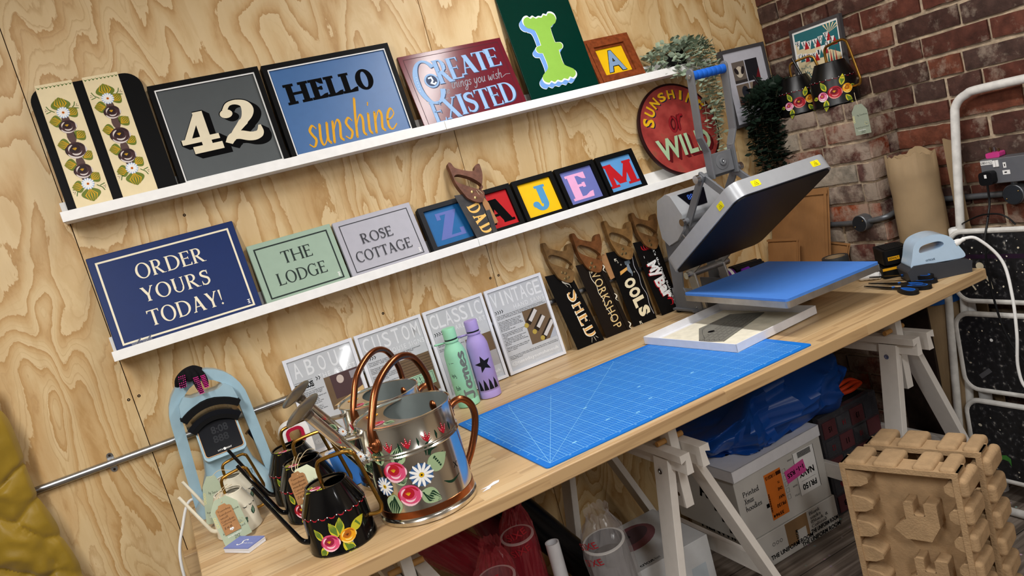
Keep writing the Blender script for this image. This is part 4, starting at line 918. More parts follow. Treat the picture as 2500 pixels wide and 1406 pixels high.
# ------------------------------------------------------------------ bottles
def bottle(label, x, y, col, R_, art, loop_a):
    m = mat('soft touch coating ' + col, col, .5, bump=.1, bscale=400, bdist=.0002); t = thing('water_bottle', label, 'bottle', at(x, y, DZ + .001))
    b = MB(); b.lathe([(R_ - .003, 0), (R_, .002), (R_, .0235), (R_ - .0006, .0245), (R_, .0255), (R_, .17), (R_ - .001, .182), (R_ - .006, .199), (R_ - .013, .211), (R_ - .0155, .216), (R_ - .0165, .222), (R_ - .0165, .226)], m, 40); b.obj('body', t, smooth=40)
    b = MB(); b.lathe([(R_ - .017, .225), (R_ - .015, .226), (R_ - .015, .2285), (R_ - .017, .2295)], mat('dark seal', '#17211e', .4), 32, caps=False); b.obj('seal', t)
    b = MB(); b.lathe([(R_ - .0165, .229), (R_ - .0145, .2305), (R_ - .0145, .262), (R_ - .016, .2645), (.001, .2655)], m, 32); b.obj('cap', t)
    b = MB(); b.lathe([(R_ - .0155, .217), (R_ - .0125, .218), (R_ - .0125, .2225), (R_ - .0155, .224)], m, 32, caps=False)
    c, s_ = math.cos(loop_a), math.sin(loop_a); F = Matrix(((c, 0, -s_, 0), (s_, 0, c, 0), (0, 1, 0, .22), (0, 0, 0, 1)))
    b.prism(rrect(R_ - .014, R_ + .022, -.009, .009, .009, 6), -.002, .002, m, Matrix.Translation((0, 0, .22)) @ Matrix.Rotation(loop_a, 4, 'Z') @ Matrix.Rotation(.35, 4, 'X'), holes=[rrect(R_ - .004, R_ + .018, -.0055, .0055, .0055, 6)]); b.obj('carry_loop', t, bevel=.0006)
    b = MB(); fa = math.atan2(-2.53 - y, .42 - x)
    b.xf = lambda u, v, d: ((R_ + .0003 + d) * math.cos(fa + u / R_), (R_ + .0003 + d) * math.sin(fa + u / R_), v)
    art(b); b.obj('artwork', t)
def art_g(b):
    g = K('#6d7370')
    fit(b, hand('James', .3), .012 - .082, .012 + .082, .105 - .019, .105 + .019, 0, g, PI / 2)
    pd = K('#3a4a42'); fit(b, hand('Bob', .2), -.03, -.014, .062, .078, 0, pd, .2); fit(b, hand('thy', .2), -.033, -.018, .1, .122, 0, pd, .5); b.stroke([(-.024, .155), (-.014, .155)], .0015, 0, pd); b.stroke([(-.03, .158), (-.03, .151)], .0012, 0, pd)
    b.stroke(sm([(-.02, .05, 0), (-.03, .045, 0), (-.03, .03, 0), (-.024, .022, 0)], 5), .001, 0, pd)
def art_p(b):
    k = K('#14141a'); s_ = []
    for i in range(10): a = PI / 2 + .2 + i * PI / 5; r = .03 if i % 2 == 0 else .0125; s_.append((.004 + r * math.cos(a), .118 + r * math.sin(a)))
    for i in range(10):
        c = (.004, .118); p, q = s_[i], s_[(i + 1) % 10]; m_ = ((p[0] + q[0]) / 2, (p[1] + q[1]) / 2)
        for aa, bb in ((p, m_), (m_, q)): b.fine([(c, aa, bb)], 0, k)
    for x0 in (-.034, -.016, .002, .02): b.fine([((x0, .03), (x0 + .016, .03), (x0 + .011, .055)), ((x0, .03), (x0 + .011, .055), (x0 + .005, .068))], 0, k)
bottle('mint green water bottle with grey name James down its side', 1.217, -.178, '#96d3b0', .0365, art_g, 2.75)
bottle('lilac water bottle with a black star', 1.298, -.178, '#a795d0', .0365, art_p, 2.75)

# ------------------------------------------------------------------ cutting mat, tray, cards
M_mat = mat('blue cutting mat', '#1272cf', .45, bump=.1, bscale=300, bdist=.0003); M_grid = K('#8fd0f7'); MW, MH = .895, .581
t = thing('cutting_mat', 'large blue self-healing cutting mat with a pale grid on the desk', 'cutting mat', at(1.1095, -.9123, DZ + .0005))
b = MB(); b.prism(rrect(0, MW, 0, MH, .01), 0, .003, M_mat, capm=M_mat); b.obj('mat_sheet', t, bevel=.0006)
b = MB(); m0 = .0195; gx, gy = MW - 2 * m0, MH - 2 * m0; nx = int(gx / .01); ny = int(gy / .01); z = .0032
for i in range(nx + 1): w_ = .0013 if i % 5 == 0 else .0006; b.rect(m0 + i * .01 - w_ / 2, m0 + i * .01 + w_ / 2, m0, m0 + ny * .01, z, M_grid)
for j in range(ny + 1): w_ = .0013 if j % 5 == 0 else .0006; b.rect(m0, m0 + nx * .01, m0 + j * .01 - w_ / 2, m0 + j * .01 + w_ / 2, z + .00005, M_grid)
for dx, dy in ((.148, .54), (.274, .481), (.56, .54)): b.stroke([(m0, m0), (m0 + dx * .98, m0 + dy * .98)], .0009, z + .0001, M_grid)
for i in range(nx * 2): b.rect(m0 + i * .005 - .0002, m0 + i * .005 + .0002, m0 - .003, m0, z, M_grid)
for j in range(ny * 2): b.rect(m0 - .003, m0, m0 + j * .005 - .0002, m0 + j * .005 + .0002, z, M_grid)
for i in range(5, nx, 5): fit(b, sans(str(i), .01), m0 + i * .01 + .001, m0 + i * .01 + .007, m0 - .009, m0 - .004, z, M_grid)
for j in range(5, ny, 5): fit(b, sans(str(j), .01), m0 - .010, m0 - .004, m0 + j * .01 + .001, m0 + j * .01 + .006, z, M_grid)
for ux, uy in ((.28, .2), (.45, .22), (.3, .45), (.5, .42), (.66, .3), (.13, .12), (.36, .13)): b.rect(MW * ux, MW * ux + .012, MH * uy, MH * uy + .006, z + .0001, M_grid)
b.obj('printed_grid', t, smooth=0)

M_card = mat('white card', '#e6e6ea', .6); M_cloth = mat('cream paper', '#e9e3d0', .8, noise=.08)
t = thing('box_tray', 'shallow white box lid holding ruler stencils, half under the heat press', 'tray', Matrix.Translation((1.878, -.742, DZ + .0037)) @ Matrix.Rotation(.08, 4, 'Z'))
b = MB(); w, d, h, th = .372, .428, .027, .003
b.box(0, w, 0, d, 0, .002, M_card); b.box(0, w, 0, th, 0, h, M_card); b.box(0, w, d - th, d, 0, h, M_card); b.box(0, th, 0, d, 0, h, M_card); b.box(w - th, w, 0, d, 0, h, M_card); b.obj('lid', t, bevel=.0008)
b = MB(); b.box(.012, w - .012, .012, d - .03, .003, .005, M_cloth); o = b.obj('paper_lining', t)
M_film = mat('smoky clear acrylic', '#a9a79f', .1, trans=.55, ior=1.1)
t = thing('ruler_stencil', 'clear acrylic ruler stencil with black scales lying in the white tray', 'ruler', Matrix.Translation((1.935, -.62, DZ + .0095)) @ Matrix.Rotation(.35, 4, 'Z'))
b = MB(); b.prism([(0, 0), (.29, 0), (.29, .13), (.14, .17), (.0, .09)], 0, .0022, M_film); b.obj('acrylic', t)
b = MB()
for r_ in range(5):
    y = .012 + r_ * .018
    b.rect(.005, .26, y, y + .0008, .0025, M_ink)
    for k in range(42): b.rect(.006 + k * .006, .0066 + k * .006, y, y + (.007 if k % 5 == 0 else .004), .0025, M_ink)
    for k in range(9): fit(b, sans(str(k + 1), .01), .01 + k * .028, .014 + k * .028, y + .008, y + .013, .0025, M_ink)
b.oval(.1, .1, .012, .012, .0025, M_ink, 16); b.stroke([(.1, .1), (.2, .1)], .001, .0025, M_ink); b.stroke(sm([(.02, .08, 0), (.14, .15, 0), (.27, .12, 0)], 6), .0009, .0025, M_ink); b.obj('scale', t, smooth=0)

t = thing('business_cards', 'small stack of slate blue business cards on the front left desk corner', 'cards', at(.386, -.553, DZ + .001, -.93)); M_bc = K('#7681b8')
for k in range(5):
    b = MB(Matrix.Rotation(.012 * ((k * 7) % 3 - 1), 4, 'Z')); b.box(0, .085, 0, .055, k * .0026, k * .0026 + .0023, M_card if k < 4 else M_bc, ); cc = b.obj('card', t)
b = MB(Matrix.Translation((.0, .0, .0129))); fit(b, hand('S', .2, .3), .028, .05, .012, .04, 0, P_wht); fit(b, hand('Tuesday Sunshine', .15, .2), .044, .078, .018, .026, .0001, P_wht); b.obj('print', cc)
t = tag(MB().obj('x') if 0 else (lambda b: (b.prism([(0, .012), (.02, .006), (.03, .012), (.052, .008), (.062, .016), (.05, .024), (.03, .022), (.008, .026), (.022, .017)], 0, .0006, M_card, at(.955, -.885, DZ + .0006, .35)), b.obj('paper_scrap'))[1])(MB()), 'torn white scrap of paper on the desk near the large steel watering can', 'paper')
# ------------------------------------------------------------------ big clamshell heat press
M_grey = mat('grey powder coat', '#77797d', .42, .35, bump=.1, bscale=300, bdist=.0003); M_lgrey = mat('pale grey housing', '#b4b7bb', .35, .3); M_alu = mat('cast aluminium', '#b9b7b2', .38, .9, noise=.15, nscale=20, bump=.15, bscale=90)
M_pad = mat('blue silicone pad', '#4a80d2', .55, bump=.2, bscale=500, bdist=.0002); M_coat = mat('black non-stick coating', '#0b0c12', .42, spec=.3); M_rod = mat('bright steel rod', '#c6c7c9', .25, 1.0)
M_sticker = mat('yellow warning sticker', '#f0e11c', .45); M_rub = mat('black rubber', '#101012', .7); M_grip = mat('blue ribbed grip', '#1c58b4', .5)
press = thing('heat_press', 'large grey clamshell heat press standing open with a blue pad', 'heat press', Matrix.Translation((2.238, -.576, DZ + .0005)) @ Matrix.Rotation(math.radians(-1.8), 4, 'Z'))
YZ = lambda x: Matrix(((0, 0, 1, x), (1, 0, 0, 0), (0, 1, 0, 0), (0, 0, 0, 1)))     # local xy -> world yz, thickness along x
b = MB()
for s_ in (-1, 1):
    b.prism([(.3, .012), (.5, .012), (.5, .095), (-.14, .095), (-.14, .07), (.3, .06)], s_ * .07 - .003, s_ * .07 + .003, M_grey, YZ(0)); b.box(s_ * .07 - .02, s_ * .07 + .02, .33, .5, .009, .014, M_grey)
b.box(-.09, .11, .33, .5, .01, .018, M_grey); b.box(-.09, .09, -.02, .02, .072, .094, M_grey); b.box(-.10, .15, .335, .365, .0105, .017, M_grey); b.bar((.135, .35, .014), (.135, .02, .014), .03, .006, M_grey); b.obj('base_frame', press, bevel=.0015)
for x, y in ((-.085, .35), (.135, .35), (.135, .03), (-.068, .48), (.085, .48)):
    b = MB(); b.lathe([(.016, 0), (.018, .002), (.015, .011)], M_rub, 16, at(x, y, 0)); b.obj('foot', press)
b = MB(); b.lathe([(.05, .085), (.05, .0948)], M_grey, 24); b.obj('pedestal', press)
b = MB(); b.prism(rrect(-.198, .198, -.2515, .2515, .012), .095, .115, M_alu); lp = b.obj('lower_platen', press, bevel=.002)
b = MB(); b.prism(rrect(-.196, .196, -.2495, .2495, .01), .1152, .123, M_pad); b.obj('silicone_pad', lp, bevel=.0015)
lab = MB(Matrix(((0, 0, -1, -.0735), (-1, 0, 0, .0), (0, 1, 0, 0), (0, 0, 0, 1))))
for y0, w_, h0, h1 in ((-.345, .018, .066, .078), (-.30, .06, .066, .078)): lab.rect(y0, y0 + w_, h0, h1, 0, P_wht); fit(lab, sans('85 95 70' if w_ > .03 else 'CE'), y0 + w_ * .25, y0 + w_ * .7, h0 + .004, h1 - .004, .0002, M_ink)
lab.obj('rating_label', press, smooth=0)
for s_ in (-1, 1):
    b = MB(); out = [(.372, .008), (.49, .008), (.475, .14), (.46, .3), (.43, .375), (.36, .385), (.31, .37), (.3, .34), (.315, .28), (.37, .26), (.40, .17), (.418, .1), (.40, .055), (.36, .045), (.33, .05), (.33, .02)]
    b.prism([(p[0], p[1]) for p in out], -.003, .003, M_grey, YZ(s_ * .1 if s_ > 0 else -.075)); sp_ = b.obj('side_plate', press, bevel=.0015)
    for y, z in ((.35, .365), (.352, .35), (.36, .025), (.345, .012)): bb = MB(); bb.ball((.1035 if s_ > 0 else -.0785, y, z), .004, M_rod, 6); bb.obj('screw', sp_)
# upper platen, hinged open thirty degrees
t3 = math.atan2(.249, .427); UP = Matrix(((1, 0, 0, 0), (0, -math.cos(t3), -math.sin(t3), .278), (0, math.sin(t3), -math.cos(t3), .19), (0, 0, 0, 1)))
b = MB(UP); b.prism(rrect(-.204, .204, .0, .497, .04, 8), -.056, -.004, M_lgrey); up_ = b.obj('upper_platen', press, bevel=.004, seg=3)
b = MB(UP); b.prism(rrect(-.197, .197, .007, .49, .034, 8), -.006, .001, M_coat); b.obj('heating_plate', up_, bevel=.0015)
b = MB(UP); b.box(-.12, .12, .08, .42, -.075, -.055, M_grey); b.box(-.03, .03, .18, .30, -.11, -.07, M_grey); b.obj('platen_bracket', up_, bevel=.003)
def sticker(F):
    b = MB(F); b.prism(rrect(-.0165, .0165, -.0105, .0105, .003, 3), 0, .0005, M_sticker); z = .0008
    b.stroke([(-.008, -.006), (.008, -.006), (0, .008)], .0012, z, M_ink, closed=True)
    for k in (-1, 0, 1): b.stroke(sm([(k * .003 - .0006, -.0035, 0), (k * .003 + .0008, -.001, 0), (k * .003 - .0004, .0012, 0)], 3), .0008, z, M_ink)
    b.obj('warning_sticker', up_, smooth=0)
for x in (-.115, .135): sticker(UP @ Matrix(((1, 0, 0, x), (0, 0, 1, .4972), (0, -1, 0, -.03), (0, 0, 0, 1))))
sticker(UP @ Matrix(((0, 0, -1, -.2042), (1, 0, 0, .41), (0, -1, 0, -.03), (0, 0, 0, 1))))
# lifting linkage
def rod(p0, p1, r, m, name='rod'): b = MB(); b.cyl(p0, p1, r, m, 18); return b.obj(name, press)
b = MB(); b.cyl((-.098, .29, .358), (.116, .29, .358), .012, M_grey, 18)
for s_ in (-1, 1): b.cyl((.112 if s_ > 0 else -.096, .29, .358), (.124 if s_ > 0 else -.108, .29, .358), .0135, M_rod, 18)
b.obj('pivot_rod', press)
b = MB(); b.cyl((-.088, .165, .502), (.088, .165, .502), .0125, M_grey, 18)
for s_ in (-1, 1): b.cyl((s_ * .088, .165, .502), (s_ * .102, .165, .502), .0145, M_rod, 18)
b.obj('pivot_rod', press)
b = MB(); b.cyl((-.09, .35, .155), (.09, .35, .155), .012, M_alu, 18)
for s_ in (-1, 1): b.cyl((s_ * .09, .35, .155), (s_ * .1, .35, .155), .0135, M_rod, 18)
b.obj('hinge_rod', press)
for s_ in (-1, 1):
    b = MB(); b.bar((s_ * .076, .155, .515), (s_ * .076, .297, .345), .008, .03, M_grey, (0, 1, 1)); b.obj('link_arm', press, bevel=.0015)
    b = MB(); b.bar((s_ * .066, .18, .512), (s_ * .066, .02, .398), .008, .026, M_grey, (0, 1, -1)); b.obj('link_arm', press, bevel=.0015)
    b = MB(); b.bar((s_ * .07, .33, .02), (s_ * .07, .36, .17), .008, .045, M_alu, (0, 1, 0)); b.bar((s_ * .07, .355, .165), (s_ * .07, .23, .245), .008, .032, M_alu, (0, 1, 1)); b.obj('hinge_arm', press, bevel=.0015)
b = MB(); b.box(-.046, .046, .133, .145, .50, .572, M_grey); hub = b.obj('hub_plate', press, bevel=.002)
b = MB(); Fh = Matrix.Translation((0, .1325, .538)) @ Matrix.Rotation(PI / 2, 4, 'X'); b.lathe([(.027, 0), (.027, .001), (.025, .0014), (.013, .0014), (.013, .006), (.009, .007), (.004, .004), (.0001, .004)], M_grey, 28, Fh); b.ball((0, .126, .538), .004, M_rod, 6); b.obj('pressure_knob', hub)
for s_ in (-1, 1):
    b = MB(); P = [(s_ * .052, .14, .49), (s_ * .052, .135, .585), (s_ * .072, .13, .635), (s_ * .072, .105, .845)]
    for a, c in zip(P, P[1:]):
        b.bar(a, c, .034, .007, M_grey, (1, 0, 0))
    b.ball(P[1], .0045, M_grey, 6, (1, 3.6, 1)); b.ball(P[2], .0045, M_grey, 6, (1, 3.6, 1))
    b.cyl((s_ * .0685, .105, .846), (s_ * .0755, .105, .846), .017, M_grey, 18); b.cyl((s_ * .0755, .105, .838), (s_ * .080, .105, .838), .008, M_rod, 12); b.obj('handle_arm', press, bevel=.001)
b = MB(); pr = []
for k in range(29): x = -.0675 + k * .135 / 28; pr.append((.0155 - (.0016 if k % 4 == 0 and 0 < k < 28 else 0), x))
b.lathe(pr, M_grip, 24, Matrix.Translation((0, .105, .838)) @ Matrix.Rotation(PI / 2, 4, 'Y')); b.obj('grip', press)
b = MB(); pf = [(.31, .33), (.30, .385), (.345, .455), (.37, .465), (.43, .445), (.455, .38), (.455, .3), (.42, .27), (.36, .29)]
b.prism(pf, -.092, .125, M_lgrey, YZ(0)); bx = b.obj('control_box', press, bevel=.006, seg=3)
u = Vector((0, .045, .07)).normalized(); Fd = Matrix(((1, 0, 0, 0), (0, u.y, -u.z, .30), (0, u.z, u.y, .385), (0, 0, 0, 1))); Fd.translation = Vector((0, .2995, .386))
b = MB(Fd); b.flat([(-.062, .078), (-.035, .012), (.035, .012), (.062, .078)], .0012, mat('black glass panel', '#0a0b12', .12))
M_dig = mat('blue seven segment digits', '#3f66c8', .4, emit=.12)
fit(b, sans('888', 0, .1), -.03, .012, .045, .066, .002, M_dig); b.obj('display', bx, smooth=0)
b = MB(); b.tube(sm([(-.084, .33, .31), (-.086, .30, .27), (-.083, .31, .2)], 6), .004, M_rod, 8); b.obj('gas_strut', press)

# ------------------------------------------------------------------ cap press on the left
M_lb = mat('pale blue plastic', '#9cb9c6', .28, coat=.25); M_dkp = mat('black glass', '#15171c', .18); M_felt = mat('black foam', '#0c0c0d', .85); M_warm = mat('copper trim', '#b98a5c', .3, .8)
cp = thing('cap_press', 'pale blue cap press with a dark square screen at the left end of the desk', 'heat press', at(.466, -.150, DZ + .0005, .02))
XZ = lambda y: Matrix(((1, 0, 0, 0), (0, 0, -1, y), (0, 1, 0, 0), (0, 0, 0, 1)))
def arch(w0, w1, h, rr, n=14):
    L = [(-w0, .0), (-w1, h - rr)]; A = [(-w1 * math.cos(a), h - rr + rr * math.sin(a)) for a in [PI * k / n for k in range(1, n)]]; return L + A + [(w1, h - rr), (w0, .0)]
o_ = arch(.122, .109, .392, .125); i_ = arch(.094, .079, .362, .105)
b = MB(); b.prism(o_ + [(p[0], p[1]) for p in i_[::-1]], -.022, .022, M_lb, XZ(0)); b.obj('arch_frame', cp, bevel=.007, seg=3, smooth=45)
b = MB(); b.prism([(-.079, .285), (-.074, .318), (-.056, .338), (-.036, .328), (.036, .328), (.056, .338), (.074, .318), (.079, .285)] + [(.078 * math.cos(a), .250 + .062 * math.sin(a)) for a in [.55 + (PI - 1.1) * k / 8 for k in range(9)]], -.02, .05, M_lb, XZ(0)); b.obj('upper_jaw', cp, bevel=.006, seg=3)
def arcband(R0, R1, cz, a0, a1, n=12): return [(R1 * math.cos(a0 + (a1 - a0) * k / n), cz + R1 * math.sin(a0 + (a1 - a0) * k / n)) for k in range(n + 1)] + [(R0 * math.cos(a1 + (a0 - a1) * k / n), cz + R0 * math.sin(a1 + (a0 - a1) * k / n)) for k in range(n + 1)]
b = MB(); b.prism(arcband(.108, .128, .182, .86, PI - .86), -.04, .062, M_felt, XZ(0)); b.obj('upper_pad', cp, bevel=.002)
b = MB(); b.prism(arcband(.092, .108, .168, .80, PI - .80), -.04, .062, M_dkp, XZ(0)); b.prism(arcband(.082, .094, .168, .80, PI - .80), -.036, .064, M_felt, XZ(0)); b.obj('heated_form', cp, bevel=.003)
b = MB(); P = [(0.03, -.105, .0), (0.0, -.1, .02)]
rings = [(0, .122, .075, .03, .035), (.02, .122, .072, .03, .035), (.05, .094, .062, .02, .03), (.10, .068, .055, .01, .028), (.14, .061, .058, .012, .02), (.16, .06, .055, .012, .02), (.25, .056, .036, .0, .018), (.265, .05, .028, .0, .014)]
vs = []; fs = []; n = 32
for z, rx, ry, cyo, _ in rings:
    for k in range(n):
        a = 2 * PI * k / n; c, s_ = math.cos(a), math.sin(a); e = .55
        vs.append((rx * math.copysign(abs(c) ** e, c), -cyo + ry * math.copysign(abs(s_) ** e, s_), z))
for i in range(len(rings) - 1):
    for k in range(n): l = (k + 1) % n; fs.append((i * n + k, i * n + l, (i + 1) * n + l, (i + 1) * n + k))
fs.append(tuple((len(rings) - 1) * n + k for k in range(n))); fs.append(tuple(range(n))[::-1]); b.add(vs, fs, M_lb); body = b.obj('body', cp, smooth=50)
Fs = Matrix.Translation((0, -.068, .205)) @ Matrix.Rotation(math.radians(66), 4, 'X')
b = MB(Fs); b.prism(rrect(-.058, .058, -.06, .056, .014), -.03, -.002, M_lb); b.prism(rrect(-.0525, .0525, -.05, .05, .008), -.003, .0006, M_warm); b.prism(rrect(-.0512, .0512, -.0487, .0487, .0075), -.002, .0012, M_dkp); scr = b.obj('screen', cp, bevel=.0015)
b = MB(Fs); g = K('#1e2025'); fit(b, sans('8:08', .02), -.018, .028, .008, .03, .0016, g); fit(b, sans('888', .02), -.02, .022, -.018, .003, .0016, g); fit(b, sans('HTV', .01), -.018, -.004, -.043, -.0385, .0016, P_wht); b.oval(.0005, -.0407, .0038, .0038, .0016, P_wht, 14); fit(b, sans('RONT', .01), .005, .02, -.043, -.0385, .0016, P_wht); b.obj('screen_print', scr, smooth=0)
b = MB(Matrix.Translation((0, -.0795, .078)) @ Matrix.Rotation(math.radians(75), 4, 'X')); fit(b, sans('HTVRONT'), -.045, .055, -.007, .007, .004, K('#5d7684')); b.obj('logo', cp, smooth=0)
b = MB(); b.cyl((.07, -.0, .165), (.085, -.0, .175), .004, M_warm, 8); b.prism(rrect(-.011, .011, -.024, .024, .007), -.006, .006, M_dkp, Matrix.Translation((.092, -.012, .155)) @ Matrix.Rotation(-.35, 4, 'Y') @ Matrix.Rotation(PI / 2, 4, 'X')); b.obj('hook_key', cp, bevel=.002)
for x in (-.095, .095):
    b = MB(); b.lathe([(.02, -.0), (.02, .01)], M_rub, 14, at(x, -.045, 0)); b.obj('foot', cp)
b = MB(); b.tube(sm([(-.085, .03, .02), (-.13, .04, .03), (-.165, .02, -.02), (-.2, -.02, -.1), (-.205, -.03, -.25), (-.18, -.05, -.4), (-.13, -.05, -.5), (-.1, -.05, -.8)], 8), .0042, P_wht, 8); b.obj('power_cord', cp)
# heat gloves draped over the top of the arch
M_glv = mat('black knitted glove', '#0e0d10', .9, bump=.6, bscale=350, bdist=.001); M_pink = mat('pink silicone dots', '#d32f8e', .5)
t = thing('heat_glove', 'black heat-resistant glove with pink grip dots draped over the pale blue cap press', 'glove', at(.459, -.160, DZ + .098, .02) @ Matrix.Diagonal((.78, .85, .75, 1)))
b = MB()
def lobe(pts, rs): b.tube(sm(pts, 4), [x for r0, r1 in zip(rs, rs[1:]) for x in [r0 + (r1 - r0) * k / 4 for k in range(4)]] + [rs[-1]], M_glv, 10)
lobe([(-.07, -.01, .36), (-.058, -.014, .385), (-.03, -.012, .402), (.0, -.01, .406), (.026, -.008, .392)], [.008, .012, .014, .013, .008])
lobe([(-.01, -.02, .400), (-.004, -.046, .376), (-.004, -.061, .345), (.0, -.064, .316)], [.014, .0135, .011, .007])
lobe([(.008, -.018, .400), (.02, -.044, .374), (.022, -.06, .35), (.02, -.063, .332)], [.013, .012, .0105, .007])
lobe([(-.034, -.02, .398), (-.05, -.04, .376), (-.052, -.048, .356)], [.015, .015, .010])
lobe([(-.024, -.02, .402), (-.022, -.04, .388), (-.024, -.048, .370)], [.014, .013, .009]); b.obj('glove', t, smooth=60)
b = MB()
for (x0, y0, z0), (x1, y1, z1), w_, nn in (((-.004, -.058, .378), (-.001, -.0725, .318), .007, 10), ((.02, -.056, .376), (.021, -.072, .334), .006, 8), ((-.045, -.038, .396), (-.052, -.058, .36), .010, 6)):
    for i in range(nn):
        for k in (-1, -.33, .33, 1): u_ = i / (nn - 1); b.ball((x0 + (x1 - x0) * u_ + k * w_, y0 + (y1 - y0) * u_ + abs(k) * .004 - .006, z0 + (z1 - z0) * u_), .0022, M_pink, 4)
b.obj('grip_dots', t)
# small white and red press behind the black cans
M_red = mat('raspberry plastic', '#b3203f', .35)
t = thing('mini_press', 'white mini press with a raspberry handle against the wall behind the black cans', 'heat press', at(.672, -.10, DZ + .0005, .0) @ Matrix.Diagonal((.8, .8, .72, 1)))
b = MB(); b.prism(rrect(-.055, .055, .02, .20, .045, 8), -.022, .022, P_wht, XZ(0), holes=[rrect(-.03, .03, .10, .172, .02, 6)]); b.obj('shell', t, bevel=.006, seg=3, smooth=45)
b = MB(); o1 = rrect(-.034, .034, .096, .176, .024, 6); i1 = rrect(-.022, .022, .11, .162, .014, 6); b.prism(o1, -.025, .025, M_red, XZ(0), holes=[i1]); b.obj('handle', t, bevel=.003)
b = MB(); b.prism(rrect(-.06, .06, -.045, .045, .02), 0, .024, M_dkp); b.obj('base_plate', t, bevel=.003)
t = thing('padded_mat', 'blue pad with white edging leaning against the rear steel watering can', 'mat', lean(.70, -.48, DZ + .001, .42, .12))
b = MB(); b.prism(rrect(0, .13, 0, .115, .006), -.006, 0, M_card); b.obj('backing', t, bevel=.001); b = MB(); b.prism(rrect(.006, .13, 0, .108, .005), 0, .004, mat('blue press pad', '#3f7fd0', .6)); b.obj('pad', t, bevel=.001)
# ------------------------------------------------------------------ painted Canadian style watering cans
M_bk = mat('black gloss enamel', '#0a0a0b', .12, coat=.5); M_bk2 = mat('black satin enamel', '#0a0a0b', .34, spec=.4); M_cr = mat('cream gloss enamel', '#e6dfca', .22, coat=.4); M_brs = mat('aged brass tube', '#9a7434', .28, .95, noise=.15, nscale=30)
M_in = mat('dark inside', '#15130f', .6); R_pk = K('#d64f78'); R_pkd = K('#8e1f3c'); R_pkl = K('#f3c4d0'); R_rd = K('#b01c2c'); R_rdd = K('#6d0f1c'); R_y = K('#eba41c'); R_yd = K('#b5641a'); R_yl = K('#f7d97a')
L_y = K('#c9c134'); L_g = K('#5d7a2e'); B_b = K('#6f92bf')
def paint_can(label, x, y, z0, s_, rz, body, motif, group, sa=0):
    t = thing('watering_can', label, 'watering can', at(x, y, z0 + .0008, rz), group)
    rb, rw, rr, h, hw = .076 * s_, .0725 * s_, .0475 * s_, .144 * s_, .088 * s_
    def R_(v): return rb + (rw - rb) * v / hw if v < hw else rw + (rr - rw) * (v - hw) / (h - hw)
    b = MB(); b.lathe([(rb - .003, 0), (rb + .0012, .001), (rb + .0012, .004), (rb, .006), (rw, hw - .001), (rw - .0005, hw + .001), (rr + .001, h - .003), (rr + .0012, h - .0008), (rr, h), (rr - .003, h - .0012)], body, 48, caps=False); b.lathe([(.0005, .001), (rb - .003, 0)], body, 32, caps=False); bd = b.obj('body', t, smooth=40)
    b = MB(); circ_ = [((rr - .0015) * math.cos(2 * PI * k / 36), (rr - .0015) * math.sin(2 * PI * k / 36)) for k in range(36)]
    hole = [(rr * .36 + rr * .5 * math.cos(2 * PI * k / 24), rr * .1 + rr * .62 * math.sin(2 * PI * k / 24)) for k in range(24)]
    b.prism(circ_, h - .006, h - .0035, body, holes=[hole]); b.prism(hole, h - .03, h - .029, M_in); b.obj('lid', bd)
    b = MB(); q = s_; P = [(-.010 * q, 0, h - .004), (-.010 * q, 0, h + .028 * q), (-.006 * q, 0, h + .044 * q), (.008 * q, 0, h + .052 * q), (.062 * q, 0, h + .058 * q), (.078 * q, 0, h + .052 * q), (.086 * q, 0, h + .036 * q), (.106 * q, 0, h - .066 * q), (.108 * q, 0, .062 * q), (.104 * q, 0, .050 * q), (.092 * q, 0, .046 * q), (rb * .98, 0, .046 * q)]
    b.tube(sm(P, 5), .0047 * math.sqrt(q), M_brs, 10); b.obj('handle', t)
    b = MB(Matrix.Rotation(sa, 4, 'Z')); P = sm([(-rb * .93, 0, .026 * q), (-rb * 1.14, 0, .036 * q), (-rb * 1.32, 0, .066 * q), (-.15 * q, 0, .192 * q)], 6); n = len(P)
    b.tube(P, [(.0068 - .0024 * i / n) * math.sqrt(q) for i in range(n)], body, 10); b.obj('spout', t)
    fa = math.atan2(-2.53 - y, .42 - x) - rz
    b = MB(); b.xf = lambda u, v, d: ((R_(v) + .0005 + d) * math.cos(fa + u / rw), (R_(v) + .0005 + d) * math.sin(fa + u / rw), v)
    motif(b, s_, hw, rw); b.obj('flower_painting', bd)
    b = MB(); rose(b, -rr * .38, -rr * .5, rr * .26, h - .0032, R_pk if body is not M_cr else K('#e9e1cd'), R_pkd if body is not M_cr else K('#cfc4a8'), P_wht)
    if body is not M_cr:
        for a in (2.6, 4.2, 5.6): leaf(b, -rr * .38 + rr * .25 * math.cos(a), -rr * .5 + rr * .25 * math.sin(a), rr * .32, a, h - .0033, L_y, L_g)
    b.obj('lid_flower', bd)
    return t
def scallops(b, hw, rw, c1, c2, s_, n=22):
    st = 2 * PI * rw / n
    for k in range(-n // 3, n // 3 + 1):
        u = k * st; b.stroke([(u + st * .12, hw + .001 * s_), (u + st * .35, hw - .003 * s_), (u + st * .62, hw - .0035 * s_), (u + st * .85, hw + .0005 * s_)], lambda w: .0030 * s_ * math.sin(PI * min(.96, w + .06)), 0, c1)
        if c2: b.oval(u, hw + .0006 * s_, .0013 * s_, .0013 * s_, .0001, c2, 8, rings=1)
def jagleaf(b, x, y, L, a, s_): leaf(b, x, y, L * s_ * 1.12, a, .0, L_y, L_g, .25)
